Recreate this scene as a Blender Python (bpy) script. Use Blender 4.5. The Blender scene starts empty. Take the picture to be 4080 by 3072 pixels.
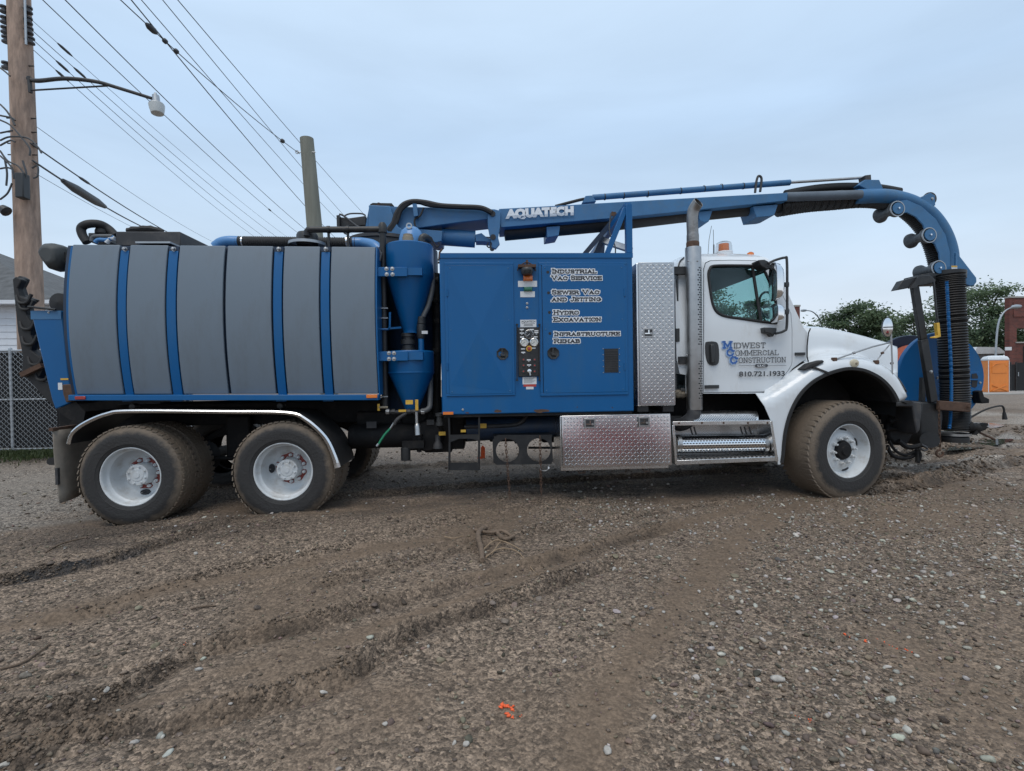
import bpy, bmesh, math, random
import numpy as np
from mathutils import Vector, Matrix, geometry
R = math.radians
random.seed(7); RNG = np.random.default_rng(11)
SC = bpy.context.scene
COL = SC.collection
# ------------------------------------------------------------------ camera
FPX, CX, CY = 2000.0, 2040.0, 1536.0          # focal length and centre of the 4080 x 3072 photograph
CAMP = Vector((0.0, 0.0, 1.36))
YAW, PITCH, ROLL = R(3.45), R(0.83), R(0.88)
_F = Vector((math.sin(YAW)*math.cos(PITCH), math.cos(YAW)*math.cos(PITCH), -math.sin(PITCH)))
_R0 = Vector((math.cos(YAW), -math.sin(YAW), 0)); _U0 = _R0.cross(_F)
_RR = _R0*math.cos(ROLL) - _U0*math.sin(ROLL); _UU = _U0*math.cos(ROLL) + _R0*math.sin(ROLL)
cam_d = bpy.data.cameras.new('camera'); cam = bpy.data.objects.new('camera', cam_d); COL.objects.link(cam)
cam.matrix_world = Matrix(((_RR.x, _UU.x, -_F.x, CAMP.x), (_RR.y, _UU.y, -_F.y, CAMP.y), (_RR.z, _UU.z, -_F.z, CAMP.z), (0, 0, 0, 1)))
cam_d.sensor_width = 36; cam_d.lens = FPX/4080*36; cam_d.clip_start = 0.05; cam_d.clip_end = 3000
SC.camera = cam
# ------------------------------------------------------------------ sky, sun, exposure
SUN_EL, SUN_AZ = R(62), R(200)
w = bpy.data.worlds.new('World'); SC.world = w; w.use_nodes = True
nt = w.node_tree; nt.nodes.clear(); N = nt.nodes.new; L = nt.links.new
sky = N('ShaderNodeTexSky'); sky.sky_type = 'NISHITA'; sky.sun_disc = False
sky.sun_elevation = SUN_EL; sky.sun_rotation = SUN_AZ; sky.air_density = 1.2; sky.dust_density = 3
bgA = N('ShaderNodeBackground'); bgA.inputs[1].default_value = 0.08; L(sky.outputs[0], bgA.inputs[0])
tc = N('ShaderNodeTexCoord'); sep = N('ShaderNodeSeparateXYZ'); L(tc.outputs['Generated'], sep.inputs[0])
mp = N('ShaderNodeMapping'); mp.inputs['Scale'].default_value = (1.0, 1.0, 4.5); L(tc.outputs['Generated'], mp.inputs[0])
cl = N('ShaderNodeTexNoise'); cl.inputs['Scale'].default_value = 1.9; cl.inputs['Detail'].default_value = 6; cl.inputs['Roughness'].default_value = 0.5
cl.inputs['Distortion'].default_value = 0.4; L(mp.outputs[0], cl.inputs[0])
rp = N('ShaderNodeValToRGB'); cr = rp.color_ramp                       # overcast: pale near the horizon, blue-grey above
cr.elements[0].position = 0.0; cr.elements[0].color = (0.91, 0.97, 1.04, 1)
cr.elements[1].position = 1.0; cr.elements[1].color = (0.88, 0.98, 1.08, 1)
for p, c in ((0.10, (0.80, 0.91, 1.04, 1)), (0.22, (0.66, 0.82, 1.0, 1)), (0.42, (0.57, 0.755, 0.99, 1)), (0.62, (0.65, 0.82, 1.02, 1))):
    e = cr.elements.new(p); e.color = c
L(sep.outputs[2], rp.inputs[0])
cm = N('ShaderNodeMapRange'); cm.inputs[1].default_value = 0.3; cm.inputs[2].default_value = 0.7; cm.inputs[3].default_value = 0.92; cm.inputs[4].default_value = 1.07
L(cl.outputs[0], cm.inputs[0])
mul = N('ShaderNodeVectorMath'); mul.operation = 'SCALE'; L(rp.outputs[0], mul.inputs[0]); L(cm.outputs[0], mul.inputs[3])
bgB = N('ShaderNodeBackground'); bgB.inputs[1].default_value = 1.0; L(mul.outputs[0], bgB.inputs[0])
mx = N('ShaderNodeMixShader'); mx.inputs[0].default_value = 0.9; L(bgA.outputs[0], mx.inputs[1]); L(bgB.outputs[0], mx.inputs[2])
wo = N('ShaderNodeOutputWorld'); L(mx.outputs[0], wo.inputs[0])
sun_d = bpy.data.lights.new('sun', 'SUN'); sun_d.energy = 1.4; sun_d.angle = R(35); sun_d.color = (1, 0.92, 0.82)
sun = bpy.data.objects.new('sun', sun_d); COL.objects.link(sun)
# from behind the camera, high up
_sd = Vector((math.sin(SUN_AZ)*math.cos(SUN_EL), math.cos(SUN_AZ)*math.cos(SUN_EL), math.sin(SUN_EL)))
sun.rotation_euler = _sd.to_track_quat('Z', 'Y').to_euler()
SC.view_settings.view_transform = 'Standard'; SC.view_settings.look = 'None'
SC.view_settings.exposure = 0.0; SC.view_settings.gamma = 1.0
SC.cycles.use_denoising = True
SC.cycles.max_bounces = 8; SC.cycles.transparent_max_bounces = 12
# ------------------------------------------------------------------ materials
def srgb(r, g, b):
    return tuple(((c/255)/12.92 if c/255 <= 0.04045 else ((c/255+0.055)/1.055)**2.4) for c in (r, g, b))
def mat(name, col, rough=0.5, metal=0.0, var=0.12, vscale=3.0, bump=0.0, bscale=60.0, dirt=None, dirt_amt=0.0, dscale=2.5, coat=0.0, spec=0.5, rvar=0.1, stretch=None):
    m = bpy.data.materials.new(name); m.use_nodes = True
    t = m.node_tree; n = t.nodes; l = t.links
    b = n['Principled BSDF']; b.inputs['Roughness'].default_value = rough; b.inputs['Metallic'].default_value = metal
    b.inputs['Coat Weight'].default_value = coat; b.inputs['Coat Roughness'].default_value = 0.12; b.inputs['Specular IOR Level'].default_value = spec
    tcn = n.new('ShaderNodeTexCoord'); vec = tcn.outputs['Object']
    if stretch:
        mpp = n.new('ShaderNodeMapping'); mpp.inputs['Scale'].default_value = stretch; l.new(vec, mpp.inputs[0]); vec = mpp.outputs[0]
    no = n.new('ShaderNodeTexNoise'); no.inputs['Scale'].default_value = vscale; no.inputs['Detail'].default_value = 7; no.inputs['Roughness'].default_value = 0.6
    l.new(vec, no.inputs[0])
    mr = n.new('ShaderNodeMapRange'); mr.inputs[1].default_value = 0.25; mr.inputs[2].default_value = 0.75
    mr.inputs[3].default_value = 1-var; mr.inputs[4].default_value = 1+var; l.new(no.outputs[0], mr.inputs[0])
    sc = n.new('ShaderNodeVectorMath'); sc.operation = 'SCALE'; sc.inputs[0].default_value = col; l.new(mr.outputs[0], sc.inputs[3])
    out = sc.outputs[0]
    if dirt is not None:
        n2 = n.new('ShaderNodeTexNoise'); n2.inputs['Scale'].default_value = dscale; n2.inputs['Detail'].default_value = 9; n2.inputs['Roughness'].default_value = 0.7
        l.new(vec, n2.inputs[0])
        m2 = n.new('ShaderNodeMapRange'); m2.inputs[1].default_value = 0.62-dirt_amt*0.35; m2.inputs[2].default_value = 0.75-dirt_amt*0.2; m2.inputs[4].default_value = min(1, 0.45+dirt_amt*0.5)
        l.new(n2.outputs[0], m2.inputs[0])
        mix = n.new('ShaderNodeMix'); mix.data_type = 'RGBA'; l.new(m2.outputs[0], mix.inputs[0]); l.new(out, mix.inputs[6]); mix.inputs[7].default_value = (*dirt, 1)
        out = mix.outputs[2]
    l.new(out, b.inputs['Base Color'])
    r2 = n.new('ShaderNodeMapRange'); r2.inputs[3].default_value = max(0.02, rough-rvar); r2.inputs[4].default_value = min(1, rough+rvar); l.new(no.outputs[0], r2.inputs[0])
    l.new(r2.outputs[0], b.inputs['Roughness'])
    if bump:
        n3 = n.new('ShaderNodeTexNoise'); n3.inputs['Scale'].default_value = bscale; n3.inputs['Detail'].default_value = 5; l.new(vec, n3.inputs[0])
        bp = n.new('ShaderNodeBump'); bp.inputs['Strength'].default_value = bump; bp.inputs['Distance'].default_value = 0.02
        l.new(n3.outputs[0], bp.inputs['Height']); l.new(bp.outputs[0], b.inputs['Normal'])
    return m
MUD = srgb(104, 90, 76)
M = {}
M['blue'] = mat('blue paint', (0.0012, 0.095, 0.275), 0.42, var=0.08, vscale=1.6, bump=0.015, bscale=5, dirt=(0.018, 0.10, 0.225), dirt_amt=0.3, dscale=3.0, coat=0.06, spec=0.35, stretch=(1, 1, 0.35))
M['blue_worn_hazed'] = mat('hazed worn blue paint', (0.040, 0.145, 0.30), 0.5, var=0.15, vscale=4, bump=0.03, bscale=14, dirt=(0.07, 0.14, 0.22), dirt_amt=0.3, dscale=6)  # worn paint, lightened so the hazy flare on the boom is in its colour
M['blue_lit'] = mat('light blue paint', (0.07, 0.22, 0.47), 0.35, var=0.08, coat=0.2)
M['blue_dark'] = mat('dirty dark blue paint', (0.012, 0.03, 0.065), 0.5, var=0.25, dirt=(0.05, 0.045, 0.04), dirt_amt=0.3)
M['grey_panel'] = mat('grey painted panel', (0.140, 0.178, 0.220), 0.42, var=0.06, vscale=1.1, bump=0.06, bscale=2.2, dirt=(0.118, 0.140, 0.162), dirt_amt=0.32, dscale=3.2, stretch=(1, 1, 0.3))
M['white'] = mat('white truck paint', (0.66, 0.70, 0.735), 0.25, var=0.03, vscale=1.5, coat=0.5, dirt=(0.55, 0.55, 0.54), dirt_amt=0.22, dscale=4.0, stretch=(1, 1, 0.5))
M['rim'] = mat('white wheel paint', (0.58, 0.61, 0.63), 0.4, var=0.06, vscale=5, dirt=(0.36, 0.33, 0.29), dirt_amt=0.35, dscale=7)
M['black'] = mat('black paint', (0.014, 0.015, 0.017), 0.45, var=0.3, vscale=5, dirt=(0.055, 0.05, 0.045), dirt_amt=0.28, dscale=5, bump=0.05, bscale=40)
M['chassis'] = mat('chassis black', (0.009, 0.009, 0.010), 0.7, var=0.4, vscale=5, dirt=(0.035, 0.03, 0.026), dirt_amt=0.3, dscale=6, bump=0.1, bscale=30, spec=0.3)
M['rubber'] = mat('black rubber', (0.017, 0.017, 0.018), 0.65, var=0.25, vscale=9, bump=0.06, bscale=60)
M['seal'] = mat('window seal', (0.012, 0.012, 0.013), 0.55)
M['plastic'] = mat('black plastic', (0.028, 0.030, 0.032), 0.42, var=0.15)
M['chrome'] = mat('chrome', (0.78, 0.79, 0.80), 0.10, 1.0, var=0.03, rvar=0.03)
M['steel'] = mat('dull steel', (0.42, 0.42, 0.42), 0.38, 1.0, var=0.15, vscale=8)
M['alu'] = mat('polished aluminium', (0.72, 0.73, 0.74), 0.26, 1.0, var=0.06, vscale=6, bump=0.02, bscale=30)
M['plate'] = mat('aluminium tread plate', (0.44, 0.445, 0.455), 0.27, 1.0, var=0.08, vscale=3, bump=0.03, bscale=9, rvar=0.06)
M['galv'] = mat('galvanised steel', (0.40, 0.42, 0.44), 0.45, 0.85, var=0.12, vscale=10)
M['rust'] = mat('rusty steel', (0.085, 0.048, 0.032), 0.85, var=0.4, vscale=18, bump=0.2, bscale=80)
M['red_tag'] = mat('dark red retainer', (0.20, 0.035, 0.028), 0.6, var=0.25)
M['amber'] = mat('amber lens', (0.75, 0.20, 0.035), 0.15, var=0.1, coat=0.6)
M['green_lens'] = mat('green lens', (0.02, 0.17, 0.09), 0.15, coat=0.5)
M['red_lens'] = mat('red lens', (0.32, 0.03, 0.025), 0.2, coat=0.5)
M['label_white'] = mat('white label', (0.66, 0.68, 0.70), 0.5, var=0.06, vscale=20)
M['ink'] = mat('black print', (0.014, 0.015, 0.02), 0.5)
M['white_ink'] = mat('white print', (0.76, 0.79, 0.82), 0.45, var=0.04)
M['blue_ink'] = mat('blue print', (0.03, 0.11, 0.36), 0.45)
M['pale_ink'] = mat('pale blue print', (0.30, 0.44, 0.66), 0.45)
M['grey_ink'] = mat('dark grey print', (0.055, 0.06, 0.07), 0.45)
M['yellow'] = mat('yellow paint', (0.66, 0.40, 0.05), 0.5, var=0.2, vscale=20)
M['red_ink'] = mat('red print', (0.45, 0.05, 0.04), 0.5)
M['orange_hose'] = mat('orange jetting hose', (0.62, 0.13, 0.055), 0.5, var=0.12, vscale=8)
M['green_hose'] = mat('green garden hose', (0.02, 0.24, 0.12), 0.45)
M['hose'] = mat('brown ribbed hose', (0.045, 0.043, 0.042), 0.6, var=0.2, vscale=6, dirt=(0.08, 0.07, 0.06), dirt_amt=0.2)
M['hose_blk'] = mat('black ribbed hose', (0.013, 0.013, 0.014), 0.55, var=0.2, vscale=6, dirt=(0.06, 0.052, 0.045), dirt_amt=0.16, dscale=7)
M['pipe_grey'] = mat('grey plastic pipe', (0.09, 0.095, 0.10), 0.5, var=0.2, vscale=8)
M['tan'] = mat('tan cap', (0.26, 0.22, 0.16), 0.6, var=0.15)
M['gauge'] = mat('gauge face', (0.55, 0.56, 0.54), 0.3, var=0.05)
M['flap'] = mat('dusty mud flap', (0.22, 0.195, 0.165), 0.85, var=0.25, vscale=5, bump=0.1, bscale=20, dirt=(0.29, 0.245, 0.195), dirt_amt=0.35, dscale=5)
M['interior'] = mat('cab interior', (0.10, 0.105, 0.11), 0.8, var=0.15)
M['wood'] = mat('weathered pole wood', (0.36, 0.26, 0.205), 0.9, var=0.45, vscale=9, bump=0.9, bscale=22, dirt=(0.19, 0.15, 0.13), dirt_amt=0.4, dscale=7, stretch=(1, 1, 0.22))
M['wood_grey'] = mat('grey green pole wood', (0.20, 0.205, 0.175), 0.9, var=0.25, vscale=6, bump=0.4, bscale=20, stretch=(1, 1, 0.1))
M['branch'] = mat('dead branch bark', (0.16, 0.115, 0.082), 0.9, var=0.4, vscale=14, bump=0.5, bscale=50)
M['wire'] = mat('wire insulation', (0.06, 0.065, 0.072), 0.6)  # lightened: far haze over the wires is put into the colour
M['porcelain'] = mat('dark insulator', (0.05, 0.05, 0.055), 0.3)
M['lampglass'] = mat('lamp glass', (0.55, 0.58, 0.58), 0.35, var=0.1)
M['siding'] = mat('white siding', (0.66, 0.69, 0.74), 0.6, var=0.05, vscale=2, dirt=(0.5, 0.5, 0.5), dirt_amt=0.1)
M['shingle'] = mat('grey shingles', (0.10, 0.105, 0.11), 0.9, var=0.4, vscale=4, bump=0.3, bscale=14)
M['screen'] = mat('black privacy fabric', (0.013, 0.014, 0.016), 0.85, var=0.3, vscale=2)
M['bark'] = mat('tree bark', (0.045, 0.036, 0.03), 0.9, var=0.3, vscale=8)
M['porta'] = mat('orange moulded plastic', (0.72, 0.22, 0.035), 0.5, var=0.08)
M['porta_roof'] = mat('pale grey plastic', (0.66, 0.69, 0.72), 0.5)
M['pale_wall'] = mat('pale rendered wall', (0.38, 0.39, 0.40), 0.8, var=0.1)
M['concrete'] = mat('pale concrete', (0.32, 0.31, 0.29), 0.9, var=0.2, vscale=0.7, bump=0.1, bscale=8)
M['paint_mark'] = mat('orange marking paint', (0.80, 0.13, 0.04), 0.7, var=0.2, vscale=30)
M['car_red'] = mat('red car paint', (0.62, 0.045, 0.04), 0.3, coat=0.5)
M['dark_glass'] = mat('dark glass', (0.02, 0.022, 0.025), 0.08, var=0.05)
M['lens_clear'] = mat('clear lens', (0.13, 0.14, 0.15), 0.12, 0.3, var=0.1, coat=0.6)
M['dust_steel'] = mat('dusty dark steel', (0.035, 0.036, 0.04), 0.6, var=0.3, vscale=6, dirt=(0.09, 0.08, 0.07), dirt_amt=0.3, dscale=6)
def glass_mat(name, tint, refl=0.10):
    m = bpy.data.materials.new(name); m.use_nodes = True; t = m.node_tree; n = t.nodes; l = t.links; n.clear()
    a = n.new('ShaderNodeBsdfTransparent'); a.inputs[0].default_value = (*tint, 1)
    g = n.new('ShaderNodeBsdfGlossy'); g.inputs[1].default_value = 0.02
    lw = n.new('ShaderNodeLayerWeight'); lw.inputs[0].default_value = 0.5; fr = n.new('ShaderNodeMath'); fr.operation = 'POWER'; l.new(lw.outputs['Facing'], fr.inputs[0]); fr.inputs[1].default_value = 5.0
    no = n.new('ShaderNodeTexNoise'); no.inputs['Scale'].default_value = 2.0
    ad = n.new('ShaderNodeMath'); ad.operation = 'MULTIPLY_ADD'; l.new(no.outputs[0], ad.inputs[0]); ad.inputs[1].default_value = refl; l.new(fr.outputs[0], ad.inputs[2])
    mixn = n.new('ShaderNodeMixShader'); l.new(ad.outputs[0], mixn.inputs[0]); l.new(a.outputs[0], mixn.inputs[1]); l.new(g.outputs[0], mixn.inputs[2])
    o = n.new('ShaderNodeOutputMaterial'); l.new(mixn.outputs[0], o.inputs[0]); return m
M['glass'] = glass_mat('tinted cab glass', (0.64, 0.79, 0.78), 0.08)
M['dome'] = glass_mat('clear dome plastic', (0.86, 0.86, 0.86), 0.12)
def tyre_mat():
    m = mat('muddy tyre rubber', (0.018, 0.019, 0.021), 0.7, var=0.25, vscale=8, bump=0.3, bscale=45)
    t = m.node_tree; n = t.nodes; l = t.links; b = n['Principled BSDF']
    base = b.inputs['Base Color'].links[0].from_socket
    tcn = n.new('ShaderNodeTexCoord'); sx = n.new('ShaderNodeSeparateXYZ'); l.new(tcn.outputs['Object'], sx.inputs[0])
    cx = n.new('ShaderNodeCombineXYZ'); l.new(sx.outputs[0], cx.inputs[0]); l.new(sx.outputs[2], cx.inputs[1])
    ln = n.new('ShaderNodeVectorMath'); ln.operation = 'LENGTH'; l.new(cx.outputs[0], ln.inputs[0])
    no = n.new('ShaderNodeTexNoise'); no.inputs['Scale'].default_value = 7; no.inputs['Detail'].default_value = 9; no.inputs['Roughness'].default_value = 0.7; l.new(tcn.outputs['Object'], no.inputs[0])
    ad = n.new('ShaderNodeMath'); ad.operation = 'MULTIPLY_ADD'; l.new(no.outputs[0], ad.inputs[0]); ad.inputs[1].default_value = 0.13; l.new(ln.outputs[1], ad.inputs[2])
    mr = n.new('ShaderNodeMapRange'); mr.inputs[1].default_value = 0.508; mr.inputs[2].default_value = 0.556; mr.inputs[3].default_value = 0.06; mr.inputs[4].default_value = 0.93; l.new(ad.outputs[0], mr.inputs[0])
    n2 = n.new('ShaderNodeTexNoise'); n2.inputs['Scale'].default_value = 3.2; n2.inputs['Detail'].default_value = 6; l.new(tcn.outputs['Object'], n2.inputs[0])
    ml = n.new('ShaderNodeMath'); ml.operation = 'MULTIPLY'; l.new(mr.outputs[0], ml.inputs[0])
    m3 = n.new('ShaderNodeMapRange'); m3.inputs[1].default_value = 0.3; m3.inputs[2].default_value = 0.55; m3.inputs[3].default_value = 0.75; l.new(n2.outputs[0], m3.inputs[0]); l.new(m3.outputs[0], ml.inputs[1])
    mix = n.new('ShaderNodeMix'); mix.data_type = 'RGBA'; l.new(ml.outputs[0], mix.inputs[0]); l.new(base, mix.inputs[6]); mix.inputs[7].default_value = (0.165, 0.128, 0.094, 1)
    l.new(mix.outputs[2], b.inputs['Base Color']); return m
M['tyre'] = tyre_mat()
def leaf_mat(name, c1, c2):
    m = bpy.data.materials.new(name); m.use_nodes = True; t = m.node_tree; n = t.nodes; l = t.links
    b = n['Principled BSDF']; b.inputs['Roughness'].default_value = 0.6; b.inputs['Specular IOR Level'].default_value = 0.25
    g = n.new('ShaderNodeAttribute'); g.attribute_name = 'tone'; mix = n.new('ShaderNodeMix'); mix.data_type = 'RGBA'
    l.new(g.outputs['Fac'], mix.inputs[0]); mix.inputs[6].default_value = (*c1, 1); mix.inputs[7].default_value = (*c2, 1)
    l.new(mix.outputs[2], b.inputs['Base Color'])
    tr = n.new('ShaderNodeBsdfTranslucent'); l.new(mix.outputs[2], tr.inputs[0]); ms = n.new('ShaderNodeMixShader'); ms.inputs[0].default_value = 0.3
    l.new(b.outputs[0], ms.inputs[1]); l.new(tr.outputs[0], ms.inputs[2]); l.new(ms.outputs[0], n['Material Output'].inputs[0]); return m
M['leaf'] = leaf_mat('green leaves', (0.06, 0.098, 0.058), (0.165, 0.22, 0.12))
M['grass'] = leaf_mat('grass blades', (0.028, 0.045, 0.018), (0.075, 0.095, 0.038))
def attr_mat(name, rough, bump, bscale):
    m = bpy.data.materials.new(name); m.use_nodes = True; t = m.node_tree; n = t.nodes; l = t.links; b = n['Principled BSDF']
    b.inputs['Roughness'].default_value = rough; b.inputs['Specular IOR Level'].default_value = 0.35
    a = n.new('ShaderNodeAttribute'); a.attribute_name = 'Col'
    tcn = n.new('ShaderNodeTexCoord'); no = n.new('ShaderNodeTexNoise'); no.inputs['Scale'].default_value = 55; no.inputs['Detail'].default_value = 6; l.new(tcn.outputs['Object'], no.inputs[0])
    mr = n.new('ShaderNodeMapRange'); mr.inputs[1].default_value = 0.3; mr.inputs[2].default_value = 0.7; mr.inputs[3].default_value = 0.75; mr.inputs[4].default_value = 1.2; l.new(no.outputs[0], mr.inputs[0])
    sc = n.new('ShaderNodeVectorMath'); sc.operation = 'SCALE'; l.new(a.outputs['Color'], sc.inputs[0]); l.new(mr.outputs[0], sc.inputs[3]); l.new(sc.outputs[0], b.inputs['Base Color'])
    n3 = n.new('ShaderNodeTexNoise'); n3.inputs['Scale'].default_value = bscale; n3.inputs['Detail'].default_value = 6; l.new(tcn.outputs['Object'], n3.inputs[0])
    bp = n.new('ShaderNodeBump'); bp.inputs['Strength'].default_value = bump; bp.inputs['Distance'].default_value = 0.01; l.new(n3.outputs[0], bp.inputs['Height']); l.new(bp.outputs[0], b.inputs['Normal'])
    return m
M['stone'] = attr_mat('crushed stone', 0.8, 0.3, 90)
def ground_mat():
    m = attr_mat('wet gravelly mud', 0.72, 0.6, 30); t = m.node_tree; n = t.nodes; l = t.links; b = n['Principled BSDF']
    tcn = n.new('ShaderNodeTexCoord')
    # fine grit: two scales of cells, tinted stone by stone
    sc_prev = b.inputs['Base Color'].links[0].from_socket
    heights = []
    for s, amt in ((50, 0.55), (120, 0.5)):
        vo = n.new('ShaderNodeTexVoronoi'); vo.inputs['Scale'].default_value = s; vo.inputs['Randomness'].default_value = 1; l.new(tcn.outputs['Object'], vo.inputs[0])
        sp = n.new('ShaderNodeSeparateColor'); l.new(vo.outputs['Color'], sp.inputs[0])
        mr = n.new('ShaderNodeMapRange'); mr.inputs[3].default_value = 1-amt; mr.inputs[4].default_value = 1+amt*1.15; l.new(sp.outputs[0], mr.inputs[0])
        at_ = n.new('ShaderNodeAttribute'); at_.attribute_name = 'grit'
        mk = n.new('ShaderNodeMix'); mk.data_type = 'FLOAT'; l.new(at_.outputs['Fac'], mk.inputs[0]); mk.inputs[2].default_value = 1.0; l.new(mr.outputs[0], mk.inputs[3])
        sc = n.new('ShaderNodeVectorMath'); sc.operation = 'SCALE'; l.new(sc_prev, sc.inputs[0]); l.new(mk.outputs[0], sc.inputs[3]); sc_prev = sc.outputs[0]
        iv = n.new('ShaderNodeMath'); iv.operation = 'MULTIPLY'; l.new(vo.outputs['Distance'], iv.inputs[0]); iv.inputs[1].default_value = -1.0*(42/s)
        mm = n.new('ShaderNodeMath'); mm.operation = 'MULTIPLY'; l.new(iv.outputs[0], mm.inputs[0]); l.new(at_.outputs['Fac'], mm.inputs[1]); heights.append(mm.outputs[0])
    l.new(sc_prev, b.inputs['Base Color'])
    ad = n.new('ShaderNodeMath'); l.new(heights[0], ad.inputs[0]); l.new(heights[1], ad.inputs[1])
    b1 = b.inputs['Normal'].links[0].from_node
    b2 = n.new('ShaderNodeBump'); b2.inputs['Strength'].default_value = 0.8; b2.inputs['Distance'].default_value = 0.016; l.new(ad.outputs[0], b2.inputs['Height'])
    l.new(b1.outputs[0], b2.inputs['Normal']); l.new(b2.outputs[0], b.inputs['Normal'])
    wt = n.new('ShaderNodeAttribute'); wt.attribute_name = 'wet'
    mr = n.new('ShaderNodeMapRange'); mr.inputs[3].default_value = 0.85; mr.inputs[4].default_value = 0.42; l.new(wt.outputs['Fac'], mr.inputs[0]); l.new(mr.outputs[0], b.inputs['Roughness'])
    return m
M['ground'] = ground_mat()
M['puddle'] = mat('muddy puddle water', (0.03, 0.026, 0.022), 0.06, var=0.1, rvar=0.03)
def brick_mat():
    m = bpy.data.materials.new('red brick'); m.use_nodes = True; t = m.node_tree; n = t.nodes; l = t.links; b = n['Principled BSDF']; b.inputs['Roughness'].default_value = 0.9
    tcn = n.new('ShaderNodeTexCoord'); mpp = n.new('ShaderNodeMapping'); mpp.inputs['Rotation'].default_value = (R(90), 0, 0); l.new(tcn.outputs['Object'], mpp.inputs[0])
    br = n.new('ShaderNodeTexBrick'); br.inputs['Scale'].default_value = 2.2; br.inputs['Color1'].default_value = (0.16, 0.05, 0.038, 1); br.inputs['Color2'].default_value = (0.10, 0.038, 0.032, 1); br.inputs['Mortar'].default_value = (0.13, 0.09, 0.08, 1)
    br.inputs['Mortar Size'].default_value = 0.012; l.new(mpp.outputs[0], br.inputs[0])
    no = n.new('ShaderNodeTexNoise'); no.inputs['Scale'].default_value = 1.1; no.inputs['Detail'].default_value = 6; l.new(tcn.outputs['Object'], no.inputs[0])
    mr = n.new('ShaderNodeMapRange'); mr.inputs[3].default_value = 0.6; mr.inputs[4].default_value = 1.35; l.new(no.outputs[0], mr.inputs[0])
    sc = n.new('ShaderNodeVectorMath'); sc.operation = 'SCALE'; l.new(br.outputs[0], sc.inputs[0]); l.new(mr.outputs[0], sc.inputs[3]); l.new(sc.outputs[0], b.inputs['Base Color']); return m
M['brick'] = brick_mat()
# ------------------------------------------------------------------ helpers
def at(px, py, Y):
    """The point of the vertical plane y = Y that the photograph shows at pixel (px, py)."""
    d = _F + _RR*((px-CX)/FPX) - _UU*((py-CY)/FPX)
    return CAMP + d*(Y/d.y)
def at_ground(px, py, z=0.0):
    d = _F + _RR*((px-CX)/FPX) - _UU*((py-CY)/FPX)
    return CAMP + d*((z-CAMP.z)/d.z)
def rect(x0, y0, x1, y1, Y):
    mx_, my_ = (x0+x1)/2, (y0+y1)/2
    return at(x0, my_, Y).x, at(x1, my_, Y).x, at(mx_, y1, Y).z, at(mx_, y0, Y).z
def ppm(px, py, Y):
    return (at(px+50, py, Y)-at(px-50, py, Y)).length/100       # metres per pixel there
def catmull(pts, n=6, closed=False):
    pts = [Vector(p) for p in pts]; out = []; k = len(pts)
    for i in range(k if closed else k-1):
        g = (lambda j: pts[j % k]) if closed else (lambda j: pts[max(0, min(k-1, j))])
        p0, p1, p2, p3 = g(i-1), g(i), g(i+1), g(i+2)
        for s in range(n):
            t = s/n
            out.append(0.5*((2*p1)+(p2-p0)*t+(2*p0-5*p1+4*p2-p3)*t*t+(3*p1-p0-3*p2+p3)*t**3))
    if not closed: out.append(pts[-1].copy())
    return out
def inside(x, z, poly):
    c = False; j = len(poly)-1
    for i in range(len(poly)):
        xi, zi = poly[i]; xj, zj = poly[j]
        if (zi > z) != (zj > z) and x < (xj-xi)*(z-zi)/(zj-zi)+xi: c = not c
        j = i
    return c
def seg_dist(x, z, line):
    best = 1e9
    for (ax, az), (bx, bz) in zip(line[:-1], line[1:]):
        dx, dz = bx-ax, bz-az; q = dx*dx+dz*dz
        t = 0 if q == 0 else max(0, min(1, ((x-ax)*dx+(z-az)*dz)/q))
        best = min(best, math.hypot(x-ax-t*dx, z-az-t*dz))
    return best
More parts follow.
